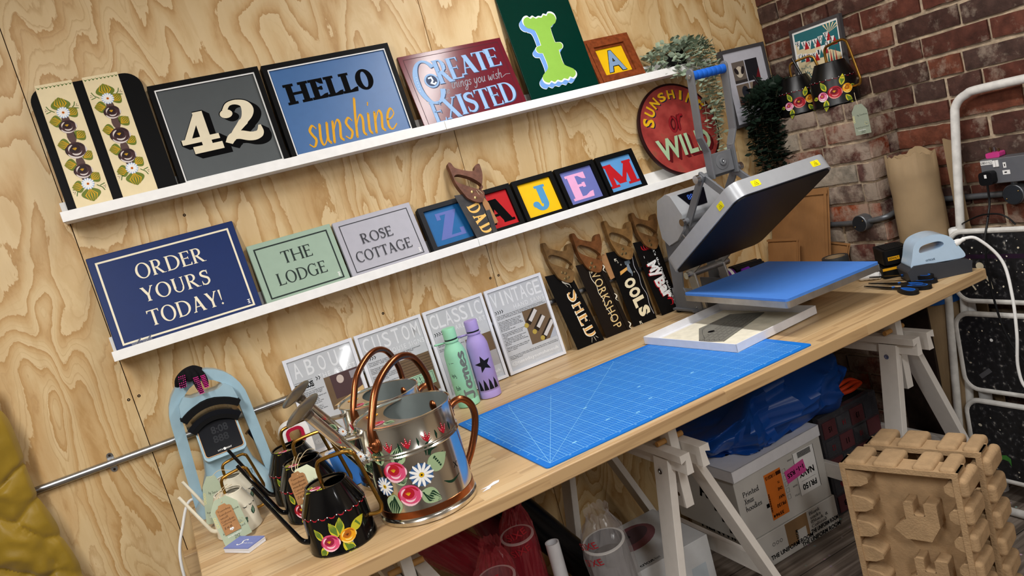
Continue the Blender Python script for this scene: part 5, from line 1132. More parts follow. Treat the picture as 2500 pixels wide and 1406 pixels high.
def m_front(b, s_, hw, rw):
    scallops(b, hw, rw, R_rd, P_wht, s_)
    for x, y, L, a in ((-.010, .040, .034, 1.9), (.018, .042, .040, .45), (-.004, .026, .038, -1.0), (-.044, .038, .030, 2.1), (-.040, .026, .030, -2.2), (-.006, .042, .036, 1.35)): jagleaf(b, x * s_, y * s_, L, a, s_)
    rose(b, -.030 * s_, .031 * s_, .0205 * s_, .0004, R_pk, R_pkd, R_pkl); rose(b, .010 * s_, .036 * s_, .0175 * s_, .0006, R_y, R_yd, R_yl, K('#5c2e10'))
def m_back(b, s_, hw, rw):
    scallops(b, hw, rw, R_rd, P_wht, s_)
    for x, y, L, a in ((-.05, .055, .026, 1.9), (-.03, .02, .03, -2), (.03, .05, .03, .7)): jagleaf(b, x * s_, y * s_, L, a, s_)
    rose(b, -.035 * s_, .036 * s_, .021 * s_, .0004, R_rd, R_rdd, R_pkl); rose(b, .01 * s_, .036 * s_, .02 * s_, .0006, R_rd, R_rdd, R_pkl)
def m_ledge(b, s_, hw, rw):
    scallops(b, hw, rw, R_rdd, P_wht, s_)
    for x, y, L, a in ((-.026, .052, .032, 2.0), (.022, .06, .034, 1.2), (-.03, .024, .034, -1.75), (.03, .026, .032, -1.0), (-.058, .036, .022, 3.3), (.05, .048, .02, .2)): jagleaf(b, x * s_, y * s_, L, a, s_)
    rose(b, .0, .042 * s_, .022 * s_, .0004, R_rd, R_rdd, K('#d88a86')); rose(b, -.04 * s_, .036 * s_, .017 * s_, .0006, K('#e58fb0'), K('#b03a5e'), P_wht); rose(b, .04 * s_, .046 * s_, .017 * s_, .0006, R_y, R_yd, R_yl)
def m_cream(b, s_, hw, rw):
    scallops(b, hw, rw, M_ink, None, s_, 18)
    leaf(b, .004 * s_, .032 * s_, .036 * s_, .6, 0, K('#1f4030'), K('#7fa08a'), .36, True); leaf(b, .004 * s_, .03 * s_, .026 * s_, -.5, 0, K('#1f4030'), K('#7fa08a'), .36, True); leaf(b, .06 * s_, .05 * s_, .03 * s_, 1.2, 0, K('#1f4030'), K('#7fa08a'), .3, True)
    for q in (0, 1, 2): b.oval(.004 * s_ + .004 * q, .03 * s_ + .003 * (q % 2), .002, .002, .0006, P_wht, 8, rings=1)
G1 = None
paint_can('glossy black watering can with pink and yellow roses, nearest the front desk edge', .632, -.787, DZ, 1.0, -.55, M_bk, m_front, G1, .5)
paint_can('black watering can with hanging kraft and cream price tags', .622, -.534, DZ, .98, -.35, M_bk, m_back, G1, .4)
paint_can('black watering can farthest back, in front of the white and raspberry mini press', .618, -.368, DZ, .98, -.1, M_bk, m_back, G1)
paint_can('cream watering can with black scallops and holly, nearest the business cards', .437, -.432, DZ, .74, .12, M_cr, m_cream, G1)
paint_can('cream watering can standing between the other cream can and the cap press', .452, -.300, DZ, .74, .12, M_cr, m_cream, G1)
paint_can('black rose-painted watering can on the brick ledge, right one with the grey tag', 2.898, -.387, LEDGE, 1.12, -PI / 2, M_bk2, m_ledge, G1)
paint_can('black rose-painted watering can on the brick ledge, left one beside the dark ivy', 2.905, -.203, LEDGE, 1.02, -.96, M_bk2, m_ledge, G1)
# price tags tied on with twine
M_kraft = mat('kraft card', '#a97c52', .8, noise=.1); M_sage = mat('sage card', '#a9b49b', .6); M_palec = mat('pale lime card', '#dfe6c6', .6); M_gold = K('#d3c98a')
def price_tag(label, M, W1, H1, m1, kraft=True, words=(), k_off=(.0, .0), twine=None, plain=False):
    t = thing('price_tag', label, 'tag', M)
    b = MB(); b.prism([(-W1 / 2, 0), (W1 / 2, 0), (W1 / 2, H1 * .78), (W1 * .22, H1), (-W1 * .22, H1), (-W1 / 2, H1 * .78)], -.0008, 0, m1); o = b.obj('card', t)
    b = MB(); fit(b, hand('by Sunshine', .14), -.01, W1 * .46, H1 * .6, H1 * .68, .0002, M_ink); fit(b, hand('limited edition', .14, .3), -W1 * .3, W1 * .2, H1 * .13, H1 * .17, .0002, P_wht); fit(b, hand('2|2', .14), -.006, .008, H1 * .05, H1 * .12, .0002, M_ink); fit(b, hand('hand painted', .12), -W1 * .4, W1 * .42, H1 * .2, H1 * .27, .0002, M_ink)
    for a in (.3, .8, 1.3, 1.8): leaf(b, W1 * .26, H1 * .3, W1 * .24, a, .0002, M_gold, m1, .2)
    for q in range(4): b.stroke([(-W1 * .44 + .003 * math.cos(a_ * .8), H1 * (.45 + .06 * q) + .003 * math.sin(a_ * .8)) for a_ in range(9)], .0012, .0002, M_gold)
    if not plain: b.obj('print', o, smooth=0)
    if kraft:
        w, h = W1 * .58, H1 * .66; b = MB(Matrix.Translation((k_off[0], H1 * .16 + k_off[1], .0012)) @ Matrix.Rotation(-.02, 4, 'Z'))
        b.prism([(-w / 2, 0), (w / 2, 0), (w / 2, h * .84), (w * .42, h * .9), (w * .28, h * .92), (w * .2, h), (-w * .2, h), (-w * .28, h * .92), (-w * .42, h * .9), (-w / 2, h * .84)], 0, .0008, M_kraft); o2 = b.obj('kraft_card', t)
        b2 = MB(b.T); br = K('#4a2c1a')
        for i, wd in enumerate(words): fit(b2, hand(wd, .15), -w * .4, w * .4 if len(wd) > 5 else w * .1, h * (.76 - i * .115), h * (.84 - i * .115), .001, br)
        b2.oval(-.002, h * .13, .003, .003, .001, P_wht, 10); b2.oval(.002, h * .13, .003, .003, .001, P_wht, 10); b2.flat([(-.0046, h * .122), (.0046, h * .122), (0, h * .07)], .001, P_wht); b2.obj('writing', o2, smooth=0)
    b = MB()
    for tw in (twine or []): b.tube(sm(tw, 5), .0009, M_string, 6)
    b.obj('twine', t)
def facing(x, y, z, tilt, roll, yaw=0): return Matrix.Translation((x, y, z)) @ Matrix.Rotation(yaw, 4, 'Z') @ Matrix.Rotation(PI / 2 - tilt, 4, 'X') @ Matrix.Rotation(roll, 4, 'Z')
wd = ['Tuesday', 'Sunshine', 'small', 'Canadian', 'watering can', '\u00a368']
for a in wd:
    for c in a:
        if c != ' ' and c not in HAND: wd = wd
price_tag('sage green and kraft tags hanging on the front cream watering can', facing(.425, -.522, DZ + .008, .3, .10), .068, .112, M_sage, True, wd, (-.004, .004), [[(0, .1, .001), (.0, .118, -.02), (.012, .125, -.05), (.02, .118, -.06)], [(0, .1, .001), (-.006, .115, -.02), (.01, .13, -.045), (.03, .135, -.03)], [(0, .1, .002), (.01, .12, -.01), (.02, .128, -.03), (.04, .13, -.05)]])
price_tag('sage green tag hanging beside the rear cream watering can', facing(.386, -.345, DZ + .012, .25, -.12, -.35), .05, .125, M_sage, False, (), (0, 0), [[(0, .12, .001), (.02, .135, -.01), (.05, .128, -.02)]])
price_tag('pale lime and kraft tags hanging on the middle black watering can', facing(.616, -.622, DZ + .028, .12, .06), .07, .118, M_palec, True, ['Tuesday', 'Sunshine', 'medium', 'Canadian', 'watering can', '268'], (-.02, .016), [[(-.014, .105, .002), (-.01, .125, -.01), (.01, .14, -.05), (.02, .138, -.07)], [(-.014, .105, .002), (.0, .128, -.015), (.03, .145, -.03), (.05, .138, -.04)], [(-.014, .105, .002), (-.02, .12, -.02), (.0, .14, -.05)]])
price_tag('grey green tag hanging by a string from the right can on the brick ledge', Matrix.Translation((2.802, -.556, 1.340)) @ Matrix.Rotation(-PI / 2 + .5, 4, 'Z') @ Matrix.Rotation(PI / 2, 4, 'X'), .052, .108, mat('grey green card', '#8d9482', .7), False, (), (0, 0), [[(0, .1, .001), (-.01, .13, -.03), (-.015, .15, -.055)]])

price_tag('plain kraft tag hanging on a string from the DAD saw handle', facing(1.520, -.092, F2 + .045, .22, .12), .022, .098, M_kraft, False, (), (0, 0), [[(0, .094, .001), (-.008, .112, .004), (-.012, .13, .006)], [(0, .094, .001), (.004, .112, .004), (-.006, .13, .006)]], True)
price_tag('plain kraft tag hanging on a string from the WORKSHOP saw handle', facing(1.968, -.036, DZ + .205, .1, .16), .046, .10, M_kraft, False, (), (0, 0), [[(0, .096, .001), (-.02, .115, .012), (-.032, .14, .014)], [(0, .096, .001), (-.01, .118, .012), (-.032, .14, .014)]], True)
# ------------------------------------------------------------------ galvanised steel watering cans with copper handles
M_st = mat('polished galvanised steel', '#dedbd2', .17, 1.0, noise=.12, nscale=8); M_cop = mat('polished copper', '#9a5c3a', .26, 1.0, noise=.12, nscale=20); M_inner = mat('zinc grey inside', '#8b9492', .55, .5); M_rose = mat('dull zinc rose', '#8d8a84', .3, 1.0)
G_l = K('#9db48b'); G_d = K('#123322'); D_bl = K('#41628f')
def steel_can(label, x, y, s_, rz):
    t = thing('steel_watering_can', label, 'watering can', at(x, y, DZ + .0008, rz)); r, h = .1125 * s_, .237 * s_
    b = MB(); b.lathe([(r - .003, .0), (r + .0045, .002), (r + .0045, .010), (r + .001, .013), (r, .016), (r, .16 * s_), (r + .003, .163 * s_), (r, .167 * s_), (r + .003, .171 * s_), (r, .175 * s_), (r, h - .004), (r + .003, h - .002), (r + .003, h + .001), (r, h + .002), (r - .002, h)], M_st, 64, caps=False)
    b.lathe([(r - .002, h), (r - .003, .01), (.001, .009)], M_inner, 48, caps=False); bd = b.obj('body', t, smooth=40)
    b = MB(); b.lathe([(r + .0003, .018), (r + .0016, .0185), (r + .0016, .034), (r + .0003, .0345)], M_cop, 64, caps=False); b.obj('copper_band', bd, smooth=40)
    b = MB(); a0 = 1.25; arc_ = [((r - .001) * math.cos(a), (r - .001) * math.sin(a)) for a in [a0 + (2 * PI - 2 * a0) * k / 30 for k in range(31)]]
    inn = sm([(arc_[-1][0], arc_[-1][1], 0), (-.01, -.085 * s_, 0), (-.035 * s_, -.04 * s_, 0), (-.04 * s_, 0, 0), (-.035 * s_, .04 * s_, 0), (-.01, .085 * s_, 0), (arc_[0][0], arc_[0][1], 0)], 4)
    b.prism(arc_ + [(p.x, p.y) for p in inn[1:-1]], h - .004, h - .002, M_st); b.obj('splash_guard', bd)
    b = MB(); rose(b, -.07 * s_, -.03 * s_, .016, h - .0015, R_pk, R_rd, R_pkl); leaf(b, -.06 * s_, -.045 * s_, .03, -.8, h - .0016, G_l, G_d); rose(b, -.06 * s_, .05 * s_, .014, h - .0015, R_y, R_yd, R_yl); b.obj('lid_flower', bd)
    P = [(-.08 * s_, 0, .085 * s_), (-.205 * s_, 0, .305 * s_)]
    b = MB(); b.tube([Vector(P[0]).lerp(Vector(P[1]), k / 6) for k in range(7)], [.0170 * s_ - .0008 * k for k in range(7)], M_st, 18)
    b.cyl((-.158 * s_, 0, .222 * s_), (-.108 * s_, 0, .216 * s_), .006, M_st, 10); sp = b.obj('spout', t)
    d = (Vector(P[1]) - Vector(P[0])).normalized(); e = Vector(P[1]); F = Matrix.Translation(e) @ d.to_track_quat('Z', 'Y').to_matrix().to_4x4()
    b = MB(); b.lathe([(.0128 * s_, -.008), (.014 * s_, 0), (.019 * s_, .004), (.033 * s_, .010), (.047 * s_, .0145), (.048 * s_, .016), (.046 * s_, .0175), (.0005, .026)], M_rose, 36, F, caps=False); b.obj('sprinkler_rose', sp)
    u = Vector((d.z, 0, -d.x)); 
    b = MB(); b.xf = lambda uu, vv, dd: tuple(Vector(P[0]) + d * vv + (Vector((0, -1, 0)) * math.cos(uu / .0175) + Vector((-d.z, 0, d.x)) * math.sin(uu / .0175)) * ((.0172 - .0048 * vv / .25) * s_ + .0003 + dd))
    daisy(b, -.006, .10, .014, 0, under=B_b); leaf(b, .0, .115, .03, 1.2, 0, G_l, G_d, .35); leaf(b, .0, .08, .03, -1.4, 0, G_l, G_d, .35)
    for v in (.05, .155):
        for a in (1.1, 1.6, 2.1): b.stroke([(0, v), (.014 * math.cos(a), v + .014 * math.sin(a))], lambda w: .004 * math.sin(PI * min(.95, w + .1)), .0001, R_rd)
    b.obj('flower_painting', sp)
    ax = Vector((math.cos(.58), math.sin(.58), 0)); Z_ = Vector((0, 0, 1))
    b = MB(); L = [(-r - .006, .198), (-r - .004, .225), (-.098 * s_, .262), (-.062 * s_, .312), (-.01 * s_, .342), (.045 * s_, .352), (.09 * s_, .333), (r + .004, .285), (r + .009, .245), (r + .006, .205)]
    pts = sm([ax * a + Z_ * (z * s_) for a, z in L], 6); b.tube(pts, .0088 * s_, M_cop, 12); bl = b.obj('carry_handle', t)
    for sg in (-1, 1):
        b = MB(); c = ax * sg * (r + .004) + Z_ * .2 * s_; b.ball(c, .013 * s_, M_cop, 8, (1, 1, 1.35)); b.ball(c + ax * sg * .011, .0045, M_cop, 6); b.obj('hinge', bl)
    b = MB(); L = [(.104, .188), (.122, .205), (.145, .208), (.164, .19), (.169, .16), (.158, .122), (.136, .08), (.116, .052), (.112, .046)]
    b.tube(sm([(a * s_, 0, z * s_) for a, z in L], 6), .0088 * s_, M_cop, 12); sh = b.obj('side_handle', t)
    for z in (.19, .05): b = MB(); b.bar((r + .001, -.014, z * s_), (r + .001, .014, z * s_), .004, .022, M_cop); b.ball((r + .0035, -.008, z * s_), .0025, M_st, 6); b.ball((r + .0035, .008, z * s_), .0025, M_st, 6); b.obj('bracket', sh, bevel=.001)
    fa = math.atan2(-2.53 - y, .42 - x) - rz
    b = MB(); b.xf = lambda u_, v_, d_: ((r + .0006 + d_) * math.cos(fa + u_ / r), (r + .0006 + d_) * math.sin(fa + u_ / r), v_)
    lv = lambda X, Y, L_, a: leaf(b, X * s_, Y * s_, L_ * s_, a, 0, G_l, G_d, .36)
    lv(-.05, .145, .05, 1.1); lv(.016, .118, .058, .35); lv(-.012, .075, .052, -.7); lv(-.085, .15, .05, 1.75); lv(-.075, .08, .06, -1.9); lv(-.06, .105, .03, .3)
    rose(b, -.056 * s_, .132 * s_, .0265 * s_, .0004, R_pk, R_rd, R_pkl); rose(b, -.038 * s_, .073 * s_, .0265 * s_, .0005, R_pk, R_rd, R_pkl)
    for X, Y, q in ((.0, .112, .029), (-.095, .1, .024)): daisy(b, X * s_, Y * s_, q * s_, .0008, under=D_bl, n=12, ctr=K('#e0b11a'))
    for k, (x0, y0, x1, y1) in enumerate(((.022, .150, .045, .182), (.026, .148, .06, .172), (.03, .146, .052, .158))): b.stroke(sm([(x0 * s_, y0 * s_, 0), ((x0 + x1) / 2 * s_ - .006, (y0 + y1) / 2 * s_ + .006, 0), (x1 * s_, y1 * s_, 0)], 5), lambda w: .006 * s_ * math.sin(PI * min(.95, w + .06)), .0002, G_d)
    b.stroke(sm([(.045 * s_, .078 * s_, 0), (.065 * s_, .068 * s_, 0), (.092 * s_, .074 * s_, 0)], 5), lambda w: .006 * s_ * math.sin(PI * min(.95, w + .06)), .0002, G_d)
    for X in (-.105, -.055, -.012, .034, .08):
        for a, Lq in ((1.05, .022), (1.6, .026), (2.1, .022)):
            b.stroke([(X * s_, .178 * s_), (X * s_ + Lq * .5 * math.cos(a), .178 * s_ + Lq * .5 * math.sin(a)), (X * s_ + Lq * math.cos(a), .178 * s_ + Lq * math.sin(a))], lambda w: .0062 * math.sin(PI * min(.95, w + .08)), .0002, R_rd)
            for q in (.5, .7, .88): b.oval(X * s_ + Lq * q * math.cos(a), .178 * s_ + Lq * q * math.sin(a), .0009, .0009, .0004, P_wht, 6, rings=1)
        b.stroke([((X + .024) * s_, .176 * s_), ((X + .025) * s_, .186 * s_), ((X + .024) * s_, .196 * s_)], lambda w: .0055 * math.sin(PI * min(.95, w + .08)), .0002, G_d)
    for a in (.6, 2.2): b.stroke([(.088 * s_ - .008 * math.cos(a), .098 - .01 * math.sin(a)), (.088 * s_ + .008 * math.cos(a), .098 + .01 * math.sin(a))], .0012, .0002, M_ink)
    b.obj('flower_painting', bd)
steel_can('large steel watering can with copper handles, roses and daisies, at the front desk edge', .843, -.798, 1.0, 0.0)
steel_can('steel watering can with copper handles standing behind the larger front steel can', .862, -.520, .95, 0.05)
# ------------------------------------------------------------------ plants
def plant(name, label, M, potm, pr, ph, strands, leafm, stemm, LL, wide, crown=60, seed=1, spread=.07, kind='pair', lpm=95):
    rnd = random.Random(seed); t = thing(name, label, 'plant', M)
    b = MB(); b.lathe([(pr * .8, 0), (pr, ph - .004), (pr + .002, ph), (pr - .004, ph), (pr - .006, ph - .02), (.001, ph - .02)], potm, 24, caps=False); b.lathe([(.0005, .0005), (pr * .8, 0)], potm, 24, caps=False); b.obj('pot', t)
    F = MB(); Sx = MB()
    def lf(p, d, up, L):
        d = d.normalized(); a = d.cross(up)
        if a.length < 1e-4: a = d.orthogonal()
        a.normalize(); n = a.cross(d); w = L * wide; c = .12 * L
        vs = [p, p + d * L * .3 + a * w * .8 - n * c * .3, p + d * L * .62 + a * w - n * c * .5, p + d * L - n * c, p + d * L * .62 - a * w - n * c * .5, p + d * L * .3 - a * w * .8 - n * c * .3, p + d * L * .45 + n * c * .25]
        F.add(vs, [(0, 1, 6), (1, 2, 6), (2, 3, 6), (3, 4, 6), (4, 5, 6), (5, 0, 6)], leafm)
    def rv(s_=1): return Vector((rnd.uniform(-1, 1), rnd.uniform(-1, 1), rnd.uniform(-1, 1))) * s_
    for P in strands:
        P = sm(P, 6); Sx.tube(P, .0011, stemm, 5); tot = sum((b_ - a_).length for a_, b_ in zip(P, P[1:])); n = max(4, int(tot * lpm))
        for k in range(n):
            u_ = k / n * (len(P) - 1); i = min(len(P) - 2, int(u_)); p = P[i].lerp(P[i + 1], u_ - i); d = (P[i + 1] - P[i]).normalized(); an = rnd.uniform(0, 6.28) if kind != 'pair' else (k % 2) * 1.57 + rnd.uniform(-.4, .4)
            o = d.orthogonal().normalized(); o2 = d.cross(o)
            for sg in (1, -1):
                dr = (o * math.cos(an) + o2 * math.sin(an)) * sg + d * rnd.uniform(.0, .5) + rv(.2); lf(p, dr, d + rv(.3), LL * rnd.uniform(.7, 1.15))
    for k in range(crown):
        a = rnd.uniform(0, 6.28); r = spread * math.sqrt(rnd.random()); p = Vector((r * math.cos(a), r * math.sin(a) * .8, ph + rnd.uniform(-.01, .055) * (1.2 - r / spread)))
        dr = Vector((math.cos(a), math.sin(a), rnd.uniform(-.3, .9))) + rv(.5); lf(p, dr, Vector((0, 0, 1)) + rv(.4), LL * rnd.uniform(.8, 1.3))
        if k % 3 == 0: Sx.tube(sm([(0, 0, ph - .02), tuple(p * .6 + Vector((0, 0, ph * .35))), tuple(p)], 3), .001, stemm, 4)
    o = F.obj('foliage', t, smooth=0); o2 = Sx.obj('stems', t); return t
M_euc = mat('dusty eucalyptus leaf', '#93a28c', .6, noise=.25, nscale=12); M_eucs = mat('pale plant stem', '#9c9a7c', .7); M_ivy = mat('dark green leaf', '#1c2a20', .5, noise=.3, nscale=12); M_ivys = mat('dark stem', '#2a2a1c', .7); M_pot = mat('black plant pot', '#141414', .5)
rnd = random.Random(3); ST = []
def hang(x, y, zt, length, out, n=6, wob=.015):
    P = [(0, 0, zt), (x * .6, y * .6, zt + .03), (x, y, zt - .005)]
    for k in range(1, n + 1): P.append((x * (1 + .15 * k / n) + rnd.uniform(-wob, wob), y - out * k / n * 0 + rnd.uniform(-wob, wob) * .5, zt - length * k / n))
    return P
ST = [hang(-.135, -.03, .075, .06, 0), hang(-.10, -.045, .08, .08, 0), hang(-.06, -.075, .07, .10, 0), hang(.0, -.095, .07, .32, 0), hang(.025, -.1, .07, .36, 0), hang(.05, -.085, .07, .42, 0), hang(.085, -.07, .07, .28, 0), hang(.10, -.05, .07, .36, 0), hang(.13, -.03, .075, .26, 0), hang(.02, -.09, .06, .15, 0), hang(-.02, -.08, .06, .12, 0), hang(.12, -.06, .08, .12, 0)]
plant('eucalyptus_plant', 'trailing grey green eucalyptus plant in a dark pot on the end of the upper ledge', at(2.47, -.057, F1 + .0005), M_pot, .042, .075, ST, M_euc, M_eucs, .026, .44, 130, 3, .135, 'pair', 70)
ST = [hang(rnd.uniform(-.02, .05) - .11 * (k % 3 == 0), rnd.uniform(-.04, .04) - (.07 if k % 2 else .05), .11, rnd.uniform(.22, .42), 0, 6, .022) for k in range(24)]
ST = [[(x - .06 if i > 1 else x, min(y, .05), z) for i, (x, y, z) in enumerate(s_)] for s_ in ST]
plant('trailing_plant', 'dark green trailing plant in a black pot on the brick ledge', at(2.90, -.062, LEDGE + .0008), mat('black square pot', '#1b1b1d', .35), .046, .12, ST, M_ivy, M_ivys, .034, .36, 130, 8, .085, 'x', 70)

# ------------------------------------------------------------------ pictures by the brick wall
M_gfr = mat('dark grey frame', '#4a484a', .45)
t = thing('framed_collage', 'grey framed picture with four small panes of dark photos hung in the corner', 'frame', lean(2.722, -.026, 1.464, .02))
w, h = .246, .322; picframe(t, w, h, .013, .022, M_gfr, proud=.002)
b = MB(); b.box(.012, w - .012, .012, h - .012, -.015, -.004, mat('white mount', '#c9c9d2', .6)); b.obj('mount', t, smooth=0)
b = MB(); pc = ['#6f645c', '#26262b', '#7a6a5c', '#3a2a2c']; z = -.0035
for i in range(2):
    for j in range(2):
        x0 = .052 + j * .073; y0 = .178 - i * .094 + 0; b.rect(x0, x0 + .068, y0, y0 + .088, z, K(pc[i * 2 + j], rough=.25))
        if (i, j) == (0, 0): b.oval(x0 + .034, y0 + .045, .02, .024, z + .0002, K('#d8cbb6'), 14); b.oval(x0 + .018, y0 + .05, .009, .016, z + .0003, K('#2a2224'), 10, .5); b.oval(x0 + .052, y0 + .05, .009, .018, z + .0003, K('#2a2224'), 10, -.4); b.rect(x0, x0 + .068, y0, y0 + .012, z + .0002, K('#3a3432'))
        if (i, j) == (0, 1): b.flat([(x0 + .04, y0), (x0 + .068, y0), (x0 + .068, y0 + .05)], z + .0002, K('#6d1b22'))
        if (i, j) == (1, 0): b.oval(x0 + .042, y0 + .055, .018, .025, z + .0002, K('#2b2d35'), 14); b.oval(x0 + .03, y0 + .018, .03, .016, z + .0003, K('#5d3a34'), 14)
        if (i, j) == (1, 1): b.oval(x0 + .044, y0 + .035, .02, .022, z + .0002, K('#25262c'), 14); b.flat([(x0, y0 + .03), (x0 + .02, y0 + .088), (x0, y0 + .088)], z + .0002, K('#9c8a76'))
b.obj('photos', t, smooth=0)
def onbrick(x, y, z, tilt): return Matrix.Translation((x, y, z)) @ Matrix.Rotation(-PI / 2, 4, 'Z') @ Matrix.Rotation(PI / 2 - tilt, 4, 'X')
t = thing('framed_poster', 'grey framed colourful bunting poster reading RAYADE CARNIVAL behind the cans on the brick ledge', 'frame', onbrick(2.955, -.158, LEDGE + .004, .06))
w, h = .250, .324; picframe(t, w, h, .011, .016, M_gfr, proud=.001)
b = MB(); z = -.0035; b.box(.010, w - .010, .010, h - .010, -.012, -.004, P_wht); b.obj('sheet', t, smooth=0); b = MB()
tl = K('#2f6f78', rough=.25); cr_ = K('#b5252c', rough=.25); cm = K('#e6d6ae', rough=.25); og = K('#d88a2c', rough=.25); nv = K('#27313f', rough=.25)
x0, x1, y0, y1 = .02, w - .02, .02, h - .02; b.rect(x0, x1, y0, y1, z, cm); b.flat([(x0, y1), (x0, y1 - .04), (.12, y1 - .065), (x1, y1 - .12), (x1, y1)], z + .0002, tl)
for k in range(6): a = .5 + k * .28; b.flat([(x1 - .04, y1 - .035), (x1 - .04 + .06 * math.cos(a), y1 - .035 + .036 * math.sin(a)), (x1 - .04 + .06 * math.cos(a + .12), y1 - .035 + .036 * math.sin(a + .12))], z + .0003, cm)
for row, (word, yy, sl) in enumerate((('RAYADE', y1 - .042, -.0), ('CARNIVAL', y1 - .092, .1))):
    n = len(word)
    for k, ch in enumerate(word):
        cx = x0 + .014 + k * (.028 if row == 0 else .0235); cy = yy - .012 * math.sin(PI * k / (n - 1)) + sl * max(0, k - 3) * .07
        b.flat([(cx - .013, cy + .012), (cx, cy - .022), (cx + .013, cy + .012)], z + .0004, P_wht if k % 2 == 0 or 1 else cr_); b.flat([(cx + .001, cy - .022), (cx + .013, cy + .010), (cx + .025, cy - .022)], z + .0004, cr_ if k % 2 else tl)
        fit(b, serif(ch, .2, .08, .18, .08, 0, True), cx - .0065, cx + .0065, cy - .008, cy + .010, z + .0006, nv)
for k in range(7): leaf(b, .055 + .012 * math.cos(k * .5), .13 + .01 * math.sin(k * .5), .036, k * .5 + .1, z + .0003, tl, cm, .3)
b.oval(.07, .075, .026, .033, z + .0006, cr_, 18); b.oval(.072, .073, .015, .021, z + .0008, cm, 16); b.oval(.16, .11, .012, .03, z + .0006, K('#4a2f6b'), 12); b.oval(.16, .145, .006, .008, z + .0007, K('#4a2f6b'), 10)
b.flat([(x1, y0), (x1 - .06, y0), (x1 - .03, .14), (x1, .17)], z + .0004, og)
for k in range(5): b.flat([(x1 - .075 + k * .012, .17 - k * .008), (x1 - .07 + k * .012, .21), (x1 - .066 + k * .012, .17 - k * .008)], z + .0005, tl if k % 2 else cr_)
fit(b, serif('24', .2, .08), .165, .195, .15, .17, z + .0007, nv) if 0 else None
b.obj('print', t, smooth=0)

# ------------------------------------------------------------------ behind and beside the press
def cardboard(name, c, sc=90):
    if name in _M: return _M[name]
    m = bpy.data.materials.new(name); _M[name] = m; t = NT(m); tc = t.n('ShaderNodeTexCoord'); w_ = t.n('ShaderNodeTexWave'); w_.inputs['Scale'].default_value = sc; w_.inputs['Distortion'].default_value = 1.2; t.l(tc, w_, 3, 0)
    n = t.n('ShaderNodeTexNoise'); n.inputs['Scale'].default_value = 7; n.inputs['Detail'].default_value = 6; t.l(tc, n, 3, 0); cc = lin(c)
    r = t.ramp(n.outputs[0], [(.3, tuple(x * .8 for x in cc[:3]) + (1,)), (.7, tuple(min(1, x * 1.12) for x in cc[:3]) + (1,))]); t.l(r, 'Base Color'); t.b.inputs['Roughness'].default_value = .8; t.bump(w_.outputs[0], .12, .001); return m
M_kp = cardboard('brown kraft paper', '#96693c', 40); M_cb = cardboard('brown cardboard', '#98805f', 70)
def envelope(label, y0, y1, xb, xt, h, th, roll=0):
    ang = math.atan2(xt - xb, h); W_ = y0 - y1; t = thing('kraft_envelope', label, 'envelope', Matrix.Translation((xb, y0, DZ + .001)) @ Matrix.Rotation(-PI / 2, 4, 'Z') @ Matrix.Rotation(PI / 2 - ang, 4, 'X') @ Matrix.Rotation(roll, 4, 'Z'))
    b = MB(); n = 12; vs = []; fs = []; rn = random.Random(int(h * 999))
    for sg in (0, 1):
        for j in range(n + 1):
            for i in range(n + 1):
                u, v = i / n, j / n; e = min(u, 1 - u, v, 1 - v); p = th * min(1, e * 5) * .5 + (rn.uniform(-.0012, .0012) if e > 0 else 0); vs.append((u * W_ + (rn.uniform(-.001, .001)), v * h, -th / 2 + (p if sg else -p)))
    N = (n + 1) ** 2
    for j in range(n):
        for i in range(n):
            q = j * (n + 1) + i; fs.append((q + N, q + 1 + N, q + n + 2 + N, q + n + 1 + N)); fs.append((q, q + n + 1, q + n + 2, q + 1))
    b.add(vs, fs, M_kp); o = b.obj('envelope', t, smooth=60)
    b = MB(); b.rect(.0, W_, h * .92, h * .985, .0035, M_kp); b.rect(W_ * .94, W_ * .985, .0, h, .003, M_kp); b.obj('folded_seam', t, smooth=0)
envelope('large brown kraft padded envelope leaning on the brick pier behind the heat press', -.015, -.325, 2.755, 2.83, .318, .012)
envelope('small brown kraft envelope in front of the larger one, behind the heat press', -.03, -.205, 2.715, 2.748, .135, .008)
envelope('brown kraft envelope peeping out to the right of the largest one', -.22, -.372, 2.79, 2.826, .105, .008, -.12)
t = thing('tape_roll', 'wide dark grey tape roll on the desk at the foot of the brick pier', 'tape', at(2.715, -.395, DZ + .0005)); b = MB(); b.lathe([(.036, 0), (.047, 0), (.048, .002), (.048, .058), (.047, .06), (.036, .06), (.036, 0)], mat('dark grey tape', '#2f3132', .4), 36, caps=False); b.obj('tape', t)
b = MB(); b.lathe([(.034, .001), (.036, .001), (.036, .059), (.034, .059), (.034, .001)], M_cb, 36, caps=False); b.obj('core', t)
M_pur = mat('purple plastic', '#5b1f86', .35); M_bp = mat('black plastic', '#121214', .4)
t = thing('glue_gun', 'purple and black handheld tool lying behind the heat press', 'tool', at(2.455, -.06, DZ + .0005, -.1))
b = MB(); b.lathe([(.02, -.0), (.036, .0), (.037, .005), (.037, .055), (.034, .06), (.0005, .06)], M_pur, 28, Matrix.Translation((-.02, 0, .045)) @ Matrix.Rotation(PI / 2, 4, 'Y')); b.lathe([(.024, 0), (.028, .004), (.028, .04), (.0005, .042)], M_pur, 24, Matrix.Translation((.07, -.01, .042)) @ Matrix.Rotation(PI / 2, 4, 'Y')); b.obj('barrel', t)
b = MB(); b.lathe([(.0375, .0), (.0395, .002), (.0395, .012), (.0375, .014)], P_wht, 28, Matrix.Translation((.015, 0, .045)) @ Matrix.Rotation(PI / 2, 4, 'Y'), caps=False); b.obj('strap', t)
for k in range(4):
    b = MB(); b.cyl((.05, .012 * k - .012, .068 + .006 * (k % 2)), (.19, .014 * k - .012, .058 + .01 * (k % 2)), .009, M_bp, 12); b.obj('black_rod', t)
